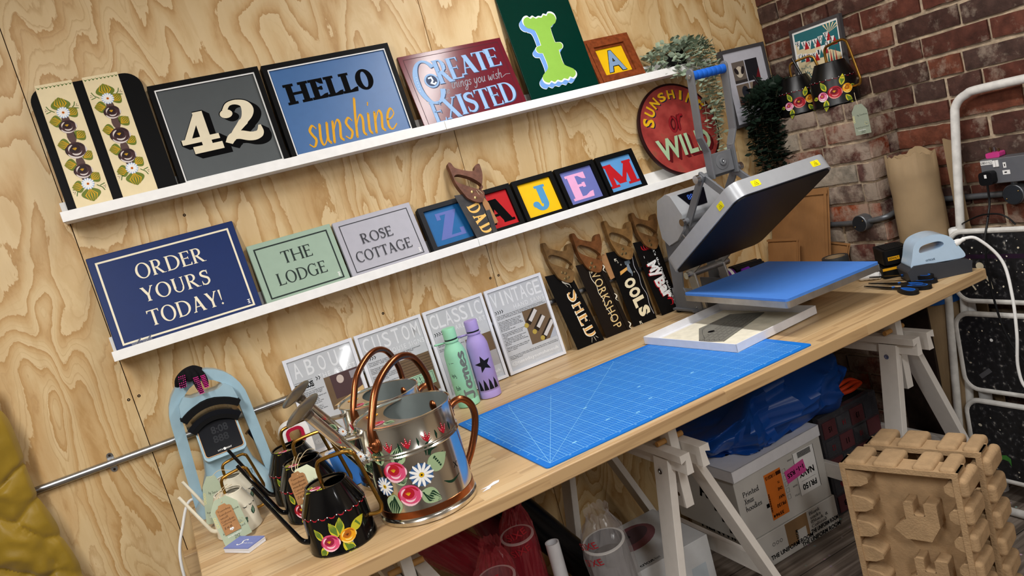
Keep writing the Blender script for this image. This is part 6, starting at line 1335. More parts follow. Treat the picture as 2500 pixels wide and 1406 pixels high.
b = MB(); b.tube(sm([(-.1, .02, .03), (-.06, .0, .05), (-.055, -.02, .02), (-.09, -.03, .01), (-.11, .0, .03)], 6), .012, M_bp, 10); b.box(-.06, .12, -.02, .02, .0, .012, M_bp); b.obj('grip', t)
# battery charger stack
M_bpl = mat('black moulded plastic', '#0f0f10', .42, bump=.2, bscale=200); M_ylw = K('#e0a21a')
t = thing('battery_charger', 'black cordless drill charger with a battery on it at the back right of the desk', 'charger', at(2.70, -.655, DZ + .0005, -.62) @ Matrix.Diagonal((1.05, 1.05, 1.1, 1)))
b = MB(); b.prism(rrect(-.05, .05, -.06, .06, .015), 0, .036, M_bpl); b.box(-.03, .03, -.05, .05, .036, .042, M_bpl); b.obj('charger_base', t, bevel=.004)
b = MB(); b.prism(rrect(-.042, .042, -.062, .055, .012), .043, .088, M_bpl); bt = b.obj('battery', t, bevel=.006, seg=3)
for k in range(7): b = MB() if k == 0 else b; b.box(-.03, .03, -.045 + k * .014, -.038 + k * .014, .088, .0905, M_bpl)
b.obj('battery_ribs', bt, bevel=.001)
b = MB(Matrix.Translation((-.03, -.0625, .05)) @ Matrix.Rotation(PI / 2, 4, 'X')); b.rect(0, .036, .006, .018, .0004, M_ylw); fit(b, sans('DEWALT', .02), .003, .033, .009, .0155, .0008, M_ink); fit(b, sans('5.0Ah'), .05, .066, .006, .014, .0004, P_wht); b.obj('battery_label', bt, smooth=0)
b = MB(); b.box(-.051, .051, -.0605, -.058, .026, .034, M_ylw); b.obj('yellow_trim', t)
t = thing('tape_tube', 'white ribbed plastic tube lying beside the battery charger', 'tube', Matrix.Translation((2.60, -.59, DZ + .0142)) @ Matrix.Rotation(-1.15, 4, 'Z') @ Matrix.Rotation(PI / 2, 4, 'Y'))
b = MB(); pr = [(.0105, 0)] + [(.0135 - (.0012 if k % 3 == 0 else 0), .002 + k * .005) for k in range(14)] + [(.0105, .07), (.0095, .069), (.0095, .002)]; b.lathe(pr, P_wht, 24, caps=False); b.obj('tube', t)
# scissors
M_blade = mat('dark scissor steel', '#3a3c40', .3, .9); M_sb = mat('black scissor grip', '#141416', .5); M_sbl = mat('blue scissor grip', '#1f5fb8', .45)
def scissors(label, x, y, z, rz, s_=1.0):
    t = thing('scissors', label, 'scissors', at(x, y, z, rz) @ Matrix.Diagonal((s_, s_, s_, 1)))
    for sg in (1, -1):
        b = MB(); b.prism([(-.115, sg * .001), (-.02, -sg * .009), (.02, -sg * .006), (.03, sg * .004), (-.02, sg * .005)], .004 + .0022 * (sg > 0), .006 + .0022 * (sg > 0), M_blade); b.obj('blade', t)
        F = Matrix.Translation((.068, -sg * .02, .0)) @ Matrix.Rotation(-sg * .25, 4, 'Z'); b = MB(F)
        o = [(p.x, p.y) for p in sm([(-.048, 0, 0), (-.02, .016, 0), (.02, .02, 0), (.042, .008, 0), (.042, -.01, 0), (.02, -.018, 0), (-.018, -.014, 0)], 5, True)]; i_ = [(p[0] * .68 + .004, p[1] * .6) for p in o]; i2 = [(p[0] * .56 + .005, p[1] * .46) for p in o]
        b.prism(o, 0, .012, M_sb, holes=[i_]); h_ = b.obj('handle', t, bevel=.002); b = MB(F); b.prism(i_, .001, .0125, M_sbl, holes=[i2]); b.obj('soft_grip', h_)
    b = MB(); b.lathe([(.005, .003), (.005, .0095), (.003, .0105), (.0005, .0105)], M_sbl, 16); b.obj('pivot_screw', t)
scissors('black and blue scissors nearest the front edge of the desk', 2.515, -.790, DZ + .0005, -1.64, 1.05)
scissors('black and blue scissors lying between the two other pairs', 2.565, -.775, DZ + .0005, -1.5, 1.0)
scissors('black and blue scissors closest to the pale blue mini press', 2.608, -.758, DZ + .0137, -1.36, 1.0)
# pale blue mini press
M_mp = mat('icy blue gloss plastic', '#b6cfe6', .18, coat=.4); M_ch = mat('charcoal plastic', '#3b3d42', .45)
t = thing('mini_iron', 'pale blue heat iron on a charcoal stand at the right end of the desk', 'heat press', at(2.675, -.828, DZ + .0005, -.62) @ Matrix.Diagonal((1.08, 1.08, 1.1, 1)))
b = MB(); P = [(-.084, 0), (.084, 0), (.09, .034), (.06, .046), (.02, .044), (-.03, .052), (-.07, .054), (-.092, .04)]; b.prism([(p.x, p.y) for p in sm([(a, c, 0) for a, c in P], 1)] if 0 else P, -.05, .05, M_ch, XZ(0)); b.obj('safety_base', t, bevel=.006, seg=3)
b = MB(); o = sm([(-.076, .046, 0), (-.070, .075, 0), (-.058, .112, 0), (-.035, .128, 0), (.005, .132, 0), (.04, .118, 0), (.062, .085, 0), (.076, .05, 0), (.04, .0465, 0), (-.03, .05, 0)], 5, True); hh = sm([(-.052, .082, 0), (-.046, .104, 0), (-.02, .112, 0), (.015, .112, 0), (.03, .1, 0), (.022, .086, 0), (-.02, .08, 0)], 5, True)
b.prism([(p.x, p.y) for p in o], -.043, .043, M_mp, XZ(0), holes=[[(p.x * .85 - .002, (p.y - .097) * .72 + .099) for p in hh]]); b.obj('shell', t, bevel=.012, seg=4, smooth=50)
b = MB(Matrix.Translation((-.02, -.0437, .062)) @ Matrix.Rotation(PI / 2, 4, 'X')); fit(b, sans('cricut', .01), -.014, .012, -.0035, .0035, .0004, K('#3a5068')); b.obj('logo', t, smooth=0)
b = MB(); b.lathe([(.011, 0), (.0095, .012), (.006, .02), (.006, .03)], P_wht, 16, Matrix.Translation((.055, -.035, .09)) @ Matrix.Rotation(1.3, 4, 'Y')); b.obj('cord_boot', t)
Mi = t.matrix_world.inverted()
CW = [(2.742, -.893, .955), (2.77, -.925, .945), (2.81, -.965, .86), (2.80, -.985, .75), (2.79, -.985, .62), (2.79, -.97, .50), (2.80, -.985, .42), (2.84, -1.06, .37), (2.87, -1.14, .345)]
b = MB(); b.tube(sm([tuple(Mi @ Vector(p)) for p in CW], 8), .0046, P_wht, 10); b.obj('power_cord', t)
t = tag((lambda b: (b.tube(sm([(2.86, -1.12, .28), (2.83, -1.08, .24), (2.82, -1.05, .17), (2.82, -1.05, .1), (2.84, -1.07, .05), (2.88, -1.12, .02)], 8), .0046, P_wht, 10), b.obj('cable_loop'))[1])(MB()), 'loop of white cable hanging before the lowest ladder tread', 'cable')
# rolls and sheets in the corner
t = thing('cardboard_tube', 'thick torn brown cardboard tube standing in the brick corner beyond the desk', 'cardboard', at(2.90, -.645, FZ)); rn = random.Random(5)
b = MB(); n = 48; vs = []; fs = []; R0 = .082; hs = [0, .3, .7, .80, 1.0, 1.10, 1.14, 1.2, 1.28]
for li, z in enumerate(hs):
    for k in range(n):
        a = 2 * PI * k / n; top = (.008 * math.sin(a * 2 + 1) + .005 * math.sin(a * 5) + rn.uniform(-.005, .005) + (.014 if 2.2 < a < 2.7 else 0)) if li == len(hs) - 1 else 0; cr = -.003 if li == 6 else 0
        vs.append(((R0 + cr + .004 * math.sin(a * 3)) * math.cos(a), (R0 + cr) * math.sin(a), z + top))
for li in range(len(hs) - 1):
    for k in range(n): l = (k + 1) % n; fs.append((li * n + k, li * n + l, (li + 1) * n + l, (li + 1) * n + k))
b.add(vs, fs, M_cb); o = b.obj('tube', t, smooth=60); md = o.modifiers.new('thick', 'SOLIDIFY'); md.thickness = .006
b = MB(); b.lathe([(R0 + .0055, .74), (R0 + .0065, .741), (R0 + .0065, .79), (R0 + .0055, .791)], K('#1f5aa8'), 48, caps=False); b.obj('blue_tape', t)
t = tag((lambda b: (b.prism([(0, 0), (.06, 0), (.05, .5), (.056, .92), (.04, 1.0), (.034, 1.295), (.0, 1.31)], -.004, .004, M_cb, Matrix.Translation((2.962, -.735, FZ)) @ Matrix.Rotation(-PI / 2, 4, 'Z') @ Matrix.Rotation(PI / 2, 4, 'X')), b.obj('cardboard_sheet'))[1])(MB()), 'narrow torn cardboard sheet standing between the thick tube and the ladder', 'cardboard')
t = thing('plastic_pipe', 'short white plastic pipe with a torn end standing by the ladder leg', 'pipe', at(2.915, -.752, FZ)); b = MB(); b.lathe([(.021, 0), (.021, .995), (.019, 1.0), (.019, .02)], P_wht, 24, caps=False); b.obj('pipe', t)
# ladder
M_lad = mat('chipped white enamel', '#d9d7d2', .35, noise=.12, nscale=40); M_tread = mottled('paint splashed black tread', [(.3, '#101012'), (.56, '#1b1b1e'), (.63, '#38383b'), (.70, '#77746f'), (.75, '#c0b9aa')], 60)
lad = thing('step_ladder', 'folded white tubular step ladder with paint-splashed black treads against the brick wall', 'ladder', at(0, 0, 0))
def lad_x(z): return 2.952 - (1.40 - z) * .075
b = MB(); P = [(lad_x(FZ), -.69, FZ + .012), (lad_x(.5), -.735, .5), (lad_x(1.0), -.775, 1.0), (lad_x(1.3), -.80, 1.3), (lad_x(1.365), -.812, 1.365), (lad_x(1.395), -.85, 1.393), (lad_x(1.4), -.92, 1.402), (lad_x(1.4), -1.3, 1.402), (lad_x(1.39), -1.36, 1.39), (lad_x(1.3), -1.385, 1.3), (lad_x(.5), -1.43, .5), (lad_x(FZ), -1.47, FZ + .012)]
b.tube(sm(P, 5), .0145, M_lad, 12); b.obj('hand_rail', lad)
b = MB(); P = [(2.80, -.645 - .04, FZ + .014), (2.842, -.71, .5), (2.872, -.735, .93)]; b.tube(P, .0135, M_lad, 12); b.obj('leg', lad)
b = MB(); P = [(2.80, -1.5, FZ + .014), (2.842, -1.45, .5), (2.872, -1.42, .93)]; b.tube(P, .0135, M_lad, 12); b.obj('leg', lad)
b = MB(); b.tube(sm([(2.775, -.80, FZ + .015), (2.77, -.85, FZ + .015), (2.77, -1.3, FZ + .015), (2.775, -1.36, FZ + .015)], 5), .0145, M_lad, 12); b.obj('floor_bar', lad)
for i, (z0, z1, ya, xx) in enumerate(((.70, .945, -.752, 2.868), (.375, .655, -.735, 2.850), (.045, .335, -.728, 2.832))):
    F = Matrix.Translation((xx, ya, z0)) @ Matrix.Rotation(-PI / 2, 4, 'Z') @ Matrix.Rotation(PI / 2 - .03, 4, 'X'); H_ = z1 - z0; L_ = .52
    b = MB(F); b.tube([(p[0], p[1], 0) for p in rrect(0, L_, 0, H_, .05, 6)], .0095, M_lad, 10, closed=True); tr = b.obj('tread_frame', lad)
    b = MB(F); b.prism(rrect(.008, L_ - .008, .008, H_ - .008, .044, 6), -.006, .004, M_tread); td = b.obj('tread', lad)
    b = MB(F); rn = random.Random(20 + i); cols = [K('#d8ccb0'), K('#cfcfcc'), K('#b9b2a2'), K('#e0d8c4')]
    for k in range(46 if i == 0 else 22):
        x, y, r = rn.uniform(.02, .36), rn.uniform(.02, H_ - .02), rn.uniform(.0008, .0032) * (1.7 if rn.random() < .12 else 1); b.oval(x, y, r * rn.uniform(.7, 1.5), r, .0043 + .00001 * k, rn.choice(cols), 8, rn.uniform(0, 3), 1)
    if i == 0: b.oval(.098, .125, .014, .013, .005, cols[0], 12); b.stroke([(.1, .115), (.112, .09), (.125, .07), (.13, .045)], lambda u: .012 * (1 - .5 * u), .005, cols[0]); b.stroke([(.06, .06), (.072, .04)], .006, .005, cols[0]); b.rect(.0, .3, .15, .165, .0042, K('#2a1a2c')); b.oval(.03, .19, .011, .014, .0045, K('#2c4a36'), 12)
    if i == 2: b.flat([(.09, .07), (.098, .095), (.12, .1), (.135, .09), (.134, .06), (.126, .078), (.108, .082)], .005, K('#3f7a36'))
    if i == 1: b.stroke([(.06, .05), (.1, .08)], lambda u: .016, .0045, K('#56565a')); b.oval(.12, .19, .006, .006, .005, P_wht, 8)
    b.obj('paint_splashes', td, smooth=0)
# sockets and conduit on the brick
M_sock = mat('grey metal clad box', '#7b7d82', .4, .5)
t = thing('socket_box', 'grey metal double socket box labelled DB01/11L2 on the brick wall', 'socket', onbrick(2.942, -.862, 1.086, 0) )
b = MB(); b.box(0, .15, 0, .084, -.055, 0, M_sock); b.obj('box', t, bevel=.003)
b = MB(); b.rect(.002, .042, .066, .08, .0006, P_wht); fit(b, sans('DB01/11L2', .01), .004, .04, .069, .077, .001, M_ink); b.obj('label_strip', t, smooth=0)
for x in (.044, .054): b = MB(); b.box(x, x + .0085, .056, .078, 0, .004, P_wht); b.obj('rocker_switch', t, bevel=.001)
b = MB(); b.rect(.075, .085, .05, .068, .0006, P_wht); b.rect(.0785, .0815, .055, .063, .001, M_ink); b.rect(.07, .094, .028, .042, .0006, P_wht); b.rect(.076, .084, .033, .037, .001, M_ink); b.obj('outlet', t, smooth=0)
t = thing('power_plug', 'black plug with a long black flex in the socket box', 'plug', onbrick(2.9415, -.862, 1.086, 0))
b = MB(); b.prism(rrect(.004, .05, .002, .046, .011), 0, .026, M_bp); b.obj('plug_body', t, bevel=.004, seg=3); b = MB(); b.rect(.024, .032, .026, .038, .0265, P_wht); b.obj('fuse_label', t, smooth=0)
Mi = t.matrix_world.inverted(); b = MB(); b.tube(sm([tuple(Mi @ Vector(p)) for p in [(2.92, -.889, 1.09), (2.915, -.889, 1.03), (2.88, -.893, .97), (2.845, -.895, .9), (2.832, -.90, .75), (2.815, -.935, .6), (2.805, -1.0, .5), (2.79, -1.1, .4)]], 8), .0036, M_bp, 8); b.obj('flex', t)
t = thing('travel_plug', 'pink plug lying prongs up on top of the grey socket box', 'plug', onbrick(2.972, -.876, 1.1705, 0))
b = MB(); b.prism(rrect(0, .046, 0, .017, .005), -.016, .016, mat('pink plastic', '#c83f86', .4)); b.obj('plug_body', t, bevel=.003)
for x in (.008, .034, .022): b = MB(); b.box(x, x + .004, .017, .033 - (.006 if x == .034 else 0), -.003, .003, M_brass if x != .022 else M_rod); b.obj('prong', t)
t = thing('black_cable', 'thin black cable looping from behind the pipe onto the top ladder tread', 'cable', at(0, 0, 0)); b = MB(); b.tube(sm([(2.94, -.76, .95), (2.90, -.80, .97), (2.885, -.87, .995), (2.88, -.93, .998), (2.875, -.965, .985), (2.878, -.985, .96)], 8), .0028, M_bp, 8); b.obj('cable', t)
M_cond = mat('grey painted conduit', '#6f7276', .4, .6, noise=.15)
def jbox(name_t, c, ax, r=.032, d=.035):
    F = Matrix.Translation(c) @ Vector(ax).to_track_quat('Z', 'Y').to_matrix().to_4x4(); b = MB(F); b.lathe([(r, -.002), (r, d), (r - .002, d + .002), (.0005, d + .002)], M_cond, 32, caps=False); o = b.obj('junction_box', name_t)
    b = MB(F); b.lathe([(r - .002, d + .0022), (r - .003, d + .004), (.0005, d + .004)], mat('dark box lid', '#3b3e43', .35, .6), 32, caps=False)
    for sg in (-1, 1): b.ball((sg * r * .6, sg * r * .35, d + .004), .003, M_brass, 6)
    b.obj('box_lid', o)
t = thing('brick_conduit', 'grey conduit pipe with a round junction box bending round the brick pier', 'pipe', at(0, 0, 0))
b = MB(); b.cyl((2.826, -.0, 1.01), (2.826, -.45, 1.01), .0105, M_cond, 14); b.obj('pipe', t)
jbox(t, (2.836, -.462, 1.012), (-1, 0, 0)); b = MB(); P = [(2.822, -.47, 1.014), (2.826, -.515, 1.018), (2.84, -.554, 1.024), (2.9, -.562, 1.032), (2.955, -.564, 1.038), (2.976, -.575, 1.042), (2.98, -.61, 1.042), (2.98, -.90, 1.042)]; b.tube(sm(P, 6), .0105, M_cond, 14); b.obj('pipe', t)
jbox(t, (2.985, -.945, 1.042), (-1, 0, 0), .034, .03); b = MB(); b.cyl((2.972, -.945, 1.07), (2.972, -.945, 1.09), .011, M_cond, 14); b.obj('pipe', t)
b = MB(); b.prism(rrect(-.011, .011, -.03, .03, .01), 0, .004, M_rod, Matrix.Translation((2.992, -.745, 1.042)) @ Matrix.Rotation(-PI / 2, 4, 'Y') @ Matrix.Rotation(PI / 2, 4, 'Z') @ Matrix.Rotation(PI / 2, 4, 'Z')); b.lathe([(.0115, -.01), (.0135, -.01), (.0135, .01), (.0115, .01)], M_rod, 18, Matrix.Translation((2.98, -.745, 1.042)) @ Matrix.Rotation(PI / 2, 4, 'X'), caps=False); b.obj('saddle_clamp', t)
# ------------------------------------------------------------------ trestles
M_tr = mat('white painted trestle wood', '#dcd7d0', .5, bump=.1, bscale=40); M_peg = mat('bare birch peg', '#b98b52', .55)
def trestle(label, c, yf=-.79, yb=-.20):
    t = thing('trestle', label, 'trestle', at(c, 0, FZ), 'white trestles under the desk'); o = -FZ
    for s_ in (-1, 1):
        P = [(-.0165, .645), (.004, .637), (.0185, .640), (.0165, .70), (-.0165, .70)] ; P = [(-.0165, .70), (-.0165, .676), (.000, .682), (-.006, .640), (.0175, .640), (.0165, .70)]
        b = MB(); b.prism([(s_ * (x + 0) * -1 + s_ * .034, z + o) for x, z in P][:: (1 if s_ < 0 else -1)], yf - .07, yb + .09, M_tr, Matrix(((1, 0, 0, 0), (0, 0, 1, 0), (0, 1, 0, 0), (0, 0, 0, 1)))); b.obj('top_rail', t, bevel=.002)
        sp = -.118 if s_ < 0 else .285
        for y in (yf, yb):
            x0, x1 = s_ * .034, s_ * .034 + sp; b = MB(); vs = []
            for z, x in ((.672 + o, x0), (0.0, x1)):
                for yy in (y, y + .068):
                    for k in (-1, 1): vs.append((x + k * .0125, yy, z))
            b.add(vs, [(0, 1, 3, 2), (4, 6, 7, 5), (0, 4, 5, 1), (2, 3, 7, 6), (0, 2, 6, 4), (1, 5, 7, 3)], M_tr); lg = b.obj('leg', t, bevel=.002)
            if s_ < 0:
                b = MB(Matrix.Translation((x0 - .0135 + sp * .06, y + .036, .632 + o)) @ Matrix.Rotation(-PI / 2, 4, 'Y')); b.lathe([(.0085, .0), (.0085, .0016), (.005, .0018), (.0045, .0002), (.0005, .0002)], M_rod, 16, caps=False); b.obj('bolt', lg)
        x1 = s_ * .034 + sp * .72; b = MB(); b.box(x1 - .01, x1 + .01, yf + .068, yb, .2, .26, M_tr); b.obj('cross_bar', t, bevel=.002)
    for y in (yf + .012, yb + .012):
        b = MB(); b.box(-.0145, .0145, y, y + .046, .505 + o, DZ - .075 + o, M_tr)
        ps = b.obj('height_post', t, bevel=.002)
        for z in (.545, .585, .765):
            b = MB(Matrix.Translation((-.0149, y + .023, z + o)) @ Matrix.Rotation(-PI / 2, 4, 'Y')); b.lathe([(.0065, 0), (.0005, 0)], M_ink if z > .7 else mat('drilled hole', '#5d4a38', .9), 14, caps=False); b.obj('peg_hole', ps)
        b = MB(); b.cyl((-.045, y + .023, .7095 + o), (.045, y + .023, .7095 + o), .008, M_peg, 14); b.obj('peg', t)
    b = MB(); b.box(-.03, .03, yf - .03, yb + .08, DZ - .0748 + o, DZ - .0365 + o, M_tr); b.obj('tilt_bar', t, bevel=.002)
trestle('white adjustable trestle under the middle of the desk, before the cartons', 1.563)
trestle('white adjustable trestle under the right end of the desk', 2.520)
trestle('white adjustable trestle under the left end of the desk, mostly hidden', .752)
# ------------------------------------------------------------------ cartons under the desk
M_wc = mat('white carton board', '#c9c6c0', .7, noise=.08, nscale=6, bump=.15, bscale=12, bdist=.004); M_bc2 = cardboard('plain brown carton board', '#8d6d48', 120); M_org_ = mat('orange label', '#d9752a', .5); M_pkl = mat('pink label', '#d94f9b', .5); M_pen = K('#1a1a1e')
def carton(label, x0, x1, y0, y1, z0, z1, rz=0.0):
    t = thing('carton', label, 'box', Matrix.Translation((x0, y0, z0)) @ Matrix.Rotation(rz, 4, 'Z')); b = MB(); w, d, h = x1 - x0, y1 - y0, z1 - z0; b.box(0, w, 0, d, 0, h, M_wc); b.obj('box', t, bevel=.003)
    Ff = Matrix(((1, 0, 0, 0), (0, 0, -1, -.0004), (0, 1, 0, 0), (0, 0, 0, 1))); Fl = Matrix(((0, 0, -1, -.0004), (-1, 0, 0, 0), (0, 1, 0, 0), (0, 0, 0, 1)))
    return t, w, d, h, Ff, Fl
t, w, d, h, Ff, Fl = carton('white carton marked Blank sacks, on the floor under the other white carton', 2.0, 2.40, -.455, -.09, FZ, .074)
b = MB(Ff); b.rect(.14, .25, .03, h - .002, .0003, M_bc2); b.rect(.19, .235, .03, .075, .0008, M_wc)
for x0, x1, y, r in ((.05, .26, .022, .0), (.2, .4, .004, .0), (.255, .395, .03, 0)): fit(b, sans('THE UNIFORM ROOM', .03), x0, x1, y, y + .017, .001, M_ink)
fit(b, sans('RM ROOM', .03), .16, .215, .045, .058, .0011, M_ink, PI / 2)
for k, wd_ in enumerate(('Blank', 'sacks', '(Black &', 'Calico)')): fit(b, hand(wd_, .16), .262, .262 + .011 * len(wd_), h - .022 - k * .017, h - .008 - k * .017, .0008, M_pen)
for k in range(3): b.stroke([(.075 + .018 * k + .006 * math.cos(a), .075 + .006 * math.sin(a)) for a in [2 * PI * i / 12 for i in range(13)]], .0014, .0008, M_ink)
b.obj('printed_front', t, smooth=0)
b = MB(Fl); fit(b, sans('HENWIN', .03), -.30, -.08, .085, .115, .0006, M_ink); fit(b, sans('RU', .03), -.09, -.02, .06, .11, .0006, M_ink); fit(b, sans('THE UNIFORM', .03), -.068, .04, .05, .07, .0006, M_ink, PI / 2); b.obj('printed_side', t, smooth=0)
t, w, d, h, Ff, Fl = carton('white carton marked Printed Xmas hoodies with orange and pink labels', 1.965, 2.392, -.452, -.08, .0755, .315)
b = MB(Ff)
for k, wd_ in enumerate(('Printed', 'Xmas', 'hoodies')): fit(b, hand(wd_, .17), .03, .03 + .0105 * len(wd_), .165 - k * .027, .187 - k * .027, .0008, M_pen)
b.rect(.135, .215, .03, .205, .0006, M_org_); z = .0011; r = PI
for s__, x0, x1, y0, y1 in (('11R5515', .14, .185, .183, .196), ('72', .19, .2, .152, .16), ('ONE', .185, .208, .125, .137), ('NAV', .18, .208, .094, .106), ('PR150', .165, .208, .066, .08), ('35964', .14, .19, .037, .05)): fit(b, sans(s__, .03), x0, x1, y0, y1, z, M_ink, r)
for k in range(24): b.rect(.19 + k * .001, .1905 + k * .001 + .0003 * (k % 3), .183, .197, z, M_ink); b.rect(.136, .142, .06 + k * .003, .0615 + k * .003 + .0006 * (k % 3), z, M_ink)
b.rect(.285, .385, .06, .225, .0003, P_wht); b.rect(.283, .2845, .06, .225, .0006, M_ink); b.rect(.386, .3875, .06, .225, .0006, M_ink)
fit(b, sans('PR150', .03), .30, .37, .075, .098, .0008, M_ink, r); fit(b, sans('NAVY', .03), .295, .37, .125, .15, .0008, M_ink, r); b.rect(.30, .37, .11, .1108, .0008, M_ink)
for k in range(30): b.rect(.305 + k * .0022, .306 + k * .0022 + .0004 * (k % 3), .2, .222, .0008, M_ink)
fit(b, ([(-1, -1, 0), (1, -1, 0), (1, 1, 0), (-1, 1, 0)], [(0, 1, 2, 3)]), .232, .33, .135, .185, .0012, M_pkl, .12); fit(b, sans('1-1- R55', .03), .24, .322, .152, .17, .0016, M_ink, PI + .12)
for k, s__ in enumerate(('STYLE', 'COLOUR', 'SIZE', 'CARTON NO')): fit(b, sans(s__), .255, .278, .07 + k * .036 + (.03 if k == 3 else 0), .076 + k * .036 + (.03 if k == 3 else 0), .0008, M_ink, r)
for k in range(5): y = .075 + k * .025; b.stroke([(.222, y), (.236, y), (.236, y + .016), (.222, y + .016)], .0009, .0008, M_ink, closed=True)
b.rect(.12, .134, .085, .1, .0008, M_ink); b.obj('printed_front', t, smooth=0)
b = MB(Fl)
for x, y, q in ((-.06, .04, .02), (-.09, .075, .02), (-.12, .11, .02), (-.15, .15, .018)): b.rect(x - q, x + q, y - q, y + q, .0006, M_ink)
fit(b, sans('A', .05), -.21, -.16, .13, .2, .0006, M_ink); b.obj('printed_side', t, smooth=0)
t = thing('tray_lid', 'white shallow lid lying on the top carton under the blue bag', 'lid', Matrix.Translation((1.955, -.47, .317)) @ Matrix.Rotation(.03, 4, 'Z')); b = MB(); b.box(0, .44, 0, .4, .04, .043, M_card)
for q in ((0, .44, 0, .003), (0, .44, .397, .4), (0, .003, 0, .4), (.437, .44, 0, .4)): b.box(*q, 0, .043, M_card)
b.obj('lid', t, bevel=.001)
# blue tarpaulin bag
m = bpy.data.materials.new('blue woven tarpaulin'); nt = NT(m); tc = nt.n('ShaderNodeTexCoord'); ck = nt.n('ShaderNodeTexChecker'); ck.inputs['Scale'].default_value = 420; nt.l(tc, ck, 3, 0)
nt.b.inputs['Base Color'].default_value = lin('#114a9e'); nt.b.inputs['Roughness'].default_value = .34; nt.bump(ck.outputs[1], .12, .0006); M_bag = m
from mathutils import noise as nz
t = thing('tarpaulin_bag', 'crumpled blue woven plastic bag on top of the cartons under the desk', 'bag', at(2.262, -.30, .3615)); b = MB(); vs = []; fs = []; NU, NV = 110, 56
for j in range(NV + 1):
    v = j / NV
    for i in range(NU):
        a = 2 * PI * i / NU; c, s_ = math.cos(a), math.sin(a); e = .55; bx = math.copysign(abs(c) ** e, c); by = math.copysign(abs(s_) ** e, s_); k = math.sin(PI * (.10 + .82 * v)) ** .4
        P = Vector((bx * .40 * k, by * .22 * k, .30 * v)); q = Vector((P.x * 4.2, P.y * 4.2, P.z * 5.5))
        cell = nz.voronoi(q + Vector((3, 1, 2)))[0]; rd = min(.5, cell[1] - cell[0]); cell2 = nz.voronoi(q * 2.3 + Vector((7, 1, 5)))[0]; rd2 = min(.4, cell2[1] - cell2[0])
        f = -.09 * abs(nz.noise(P * 5.2 + Vector((1, 2, 3)))) * 1.6 - .05 * abs(nz.noise(P * 11 + Vector((4, 2, 7)))) - (.5 - rd) * .03; n_ = Vector((bx, by * 1.4, .3)).normalized(); z0 = P.z; P = P + n_ * f
        P.z = max(0.0, P.z * (.74 + .36 * bx + .12 * nz.noise(Vector((P.x * 5, P.y * 5, 2)))))
        drop = max(0, (P.x - .19) / .2); P.z -= .085 * min(1, drop) * (1 - v * .4) if drop > 0 and P.x > .2 else 0
        P.z = min(P.z, .435); vs.append(P)
for j in range(NV):
    for i in range(NU): l = (i + 1) % NU; fs.append((j * NU + i, j * NU + l, (j + 1) * NU + l, (j + 1) * NU + i))
fs.append(tuple(range(NU))[::-1]); fs.append(tuple(NV * NU + k for k in range(NU))); b.add(vs, fs, M_bag); b.obj('bag', t, smooth=28)
# white appliance box
t = thing('carton', 'white product box printed with a pink swirl, beside the middle trestle', 'box', at(1.475, -.52, FZ)); b = MB(); w, d, h = .29, .30, .285; b.box(0, w, 0, d, 0, h, mat('white glossy box', '#cfd2d4', .35)); b.obj('box', t, bevel=.002)
b = MB(Matrix.Translation((0, 0, h + .0004))); b.oval(.12, .19, .1, .07, 0, K('#8a5a62'), 24, .4); b.oval(.13, .2, .07, .04, .0003, K('#5d4a52'), 20, .4); b.rect(.02, .12, .2, .26, .0005, K('#23262c')); fit(b, sans('cricut', .02), .03, .085, .015, .03, .0004, M_ink); fit(b, sans('hot'), .09, .11, .015, .028, .0004, M_ink); b.obj('lid_print', t, smooth=0)
b = MB(Matrix(((1, 0, 0, 0), (0, 0, -1, -.0004), (0, 1, 0, 0), (0, 0, 0, 1)))); b.oval(.04, .2, .035, .03, .0004, M_ink, 20); b.rect(.2, .26, .05, .2, .0004, K('#b9c4cc')); fit(b, sans('cricut', .02), .1, .16, .2, .22, .0004, M_ink); b.obj('front_print', t, smooth=0)
# vinyl rolls, some in printed plastic film
def film(name, c, tr=.55):
    if name in _M: return _M[name]
    m_ = bpy.data.materials.new(name); _M[name] = m_; q = NT(m_); q.b.inputs['Base Color'].default_value = lin(c); q.b.inputs['Roughness'].default_value = .18; q.b.inputs['Alpha'].default_value = 1 - tr
    tc_ = q.n('ShaderNodeTexCoord'); n_ = q.n('ShaderNodeTexNoise'); n_.inputs['Scale'].default_value = 16; n_.inputs['Detail'].default_value = 5; q.l(tc_, n_, 3, 0); q.b.inputs['Specular IOR Level'].default_value = .8; q.bump(n_.outputs[0], .6, .01); return m_
M_film1 = film('clear crinkled film', '#b9b4b4', .72); M_filmr = film('red printed film', '#a8323c', .6); M_vr = mat('dark red vinyl', '#7d1626', .3); M_vb = mat('black vinyl', '#0d0d10', .25); M_vg = mat('grey vinyl', '#7c7c7e', .4); M_dr = K('#a3242e')
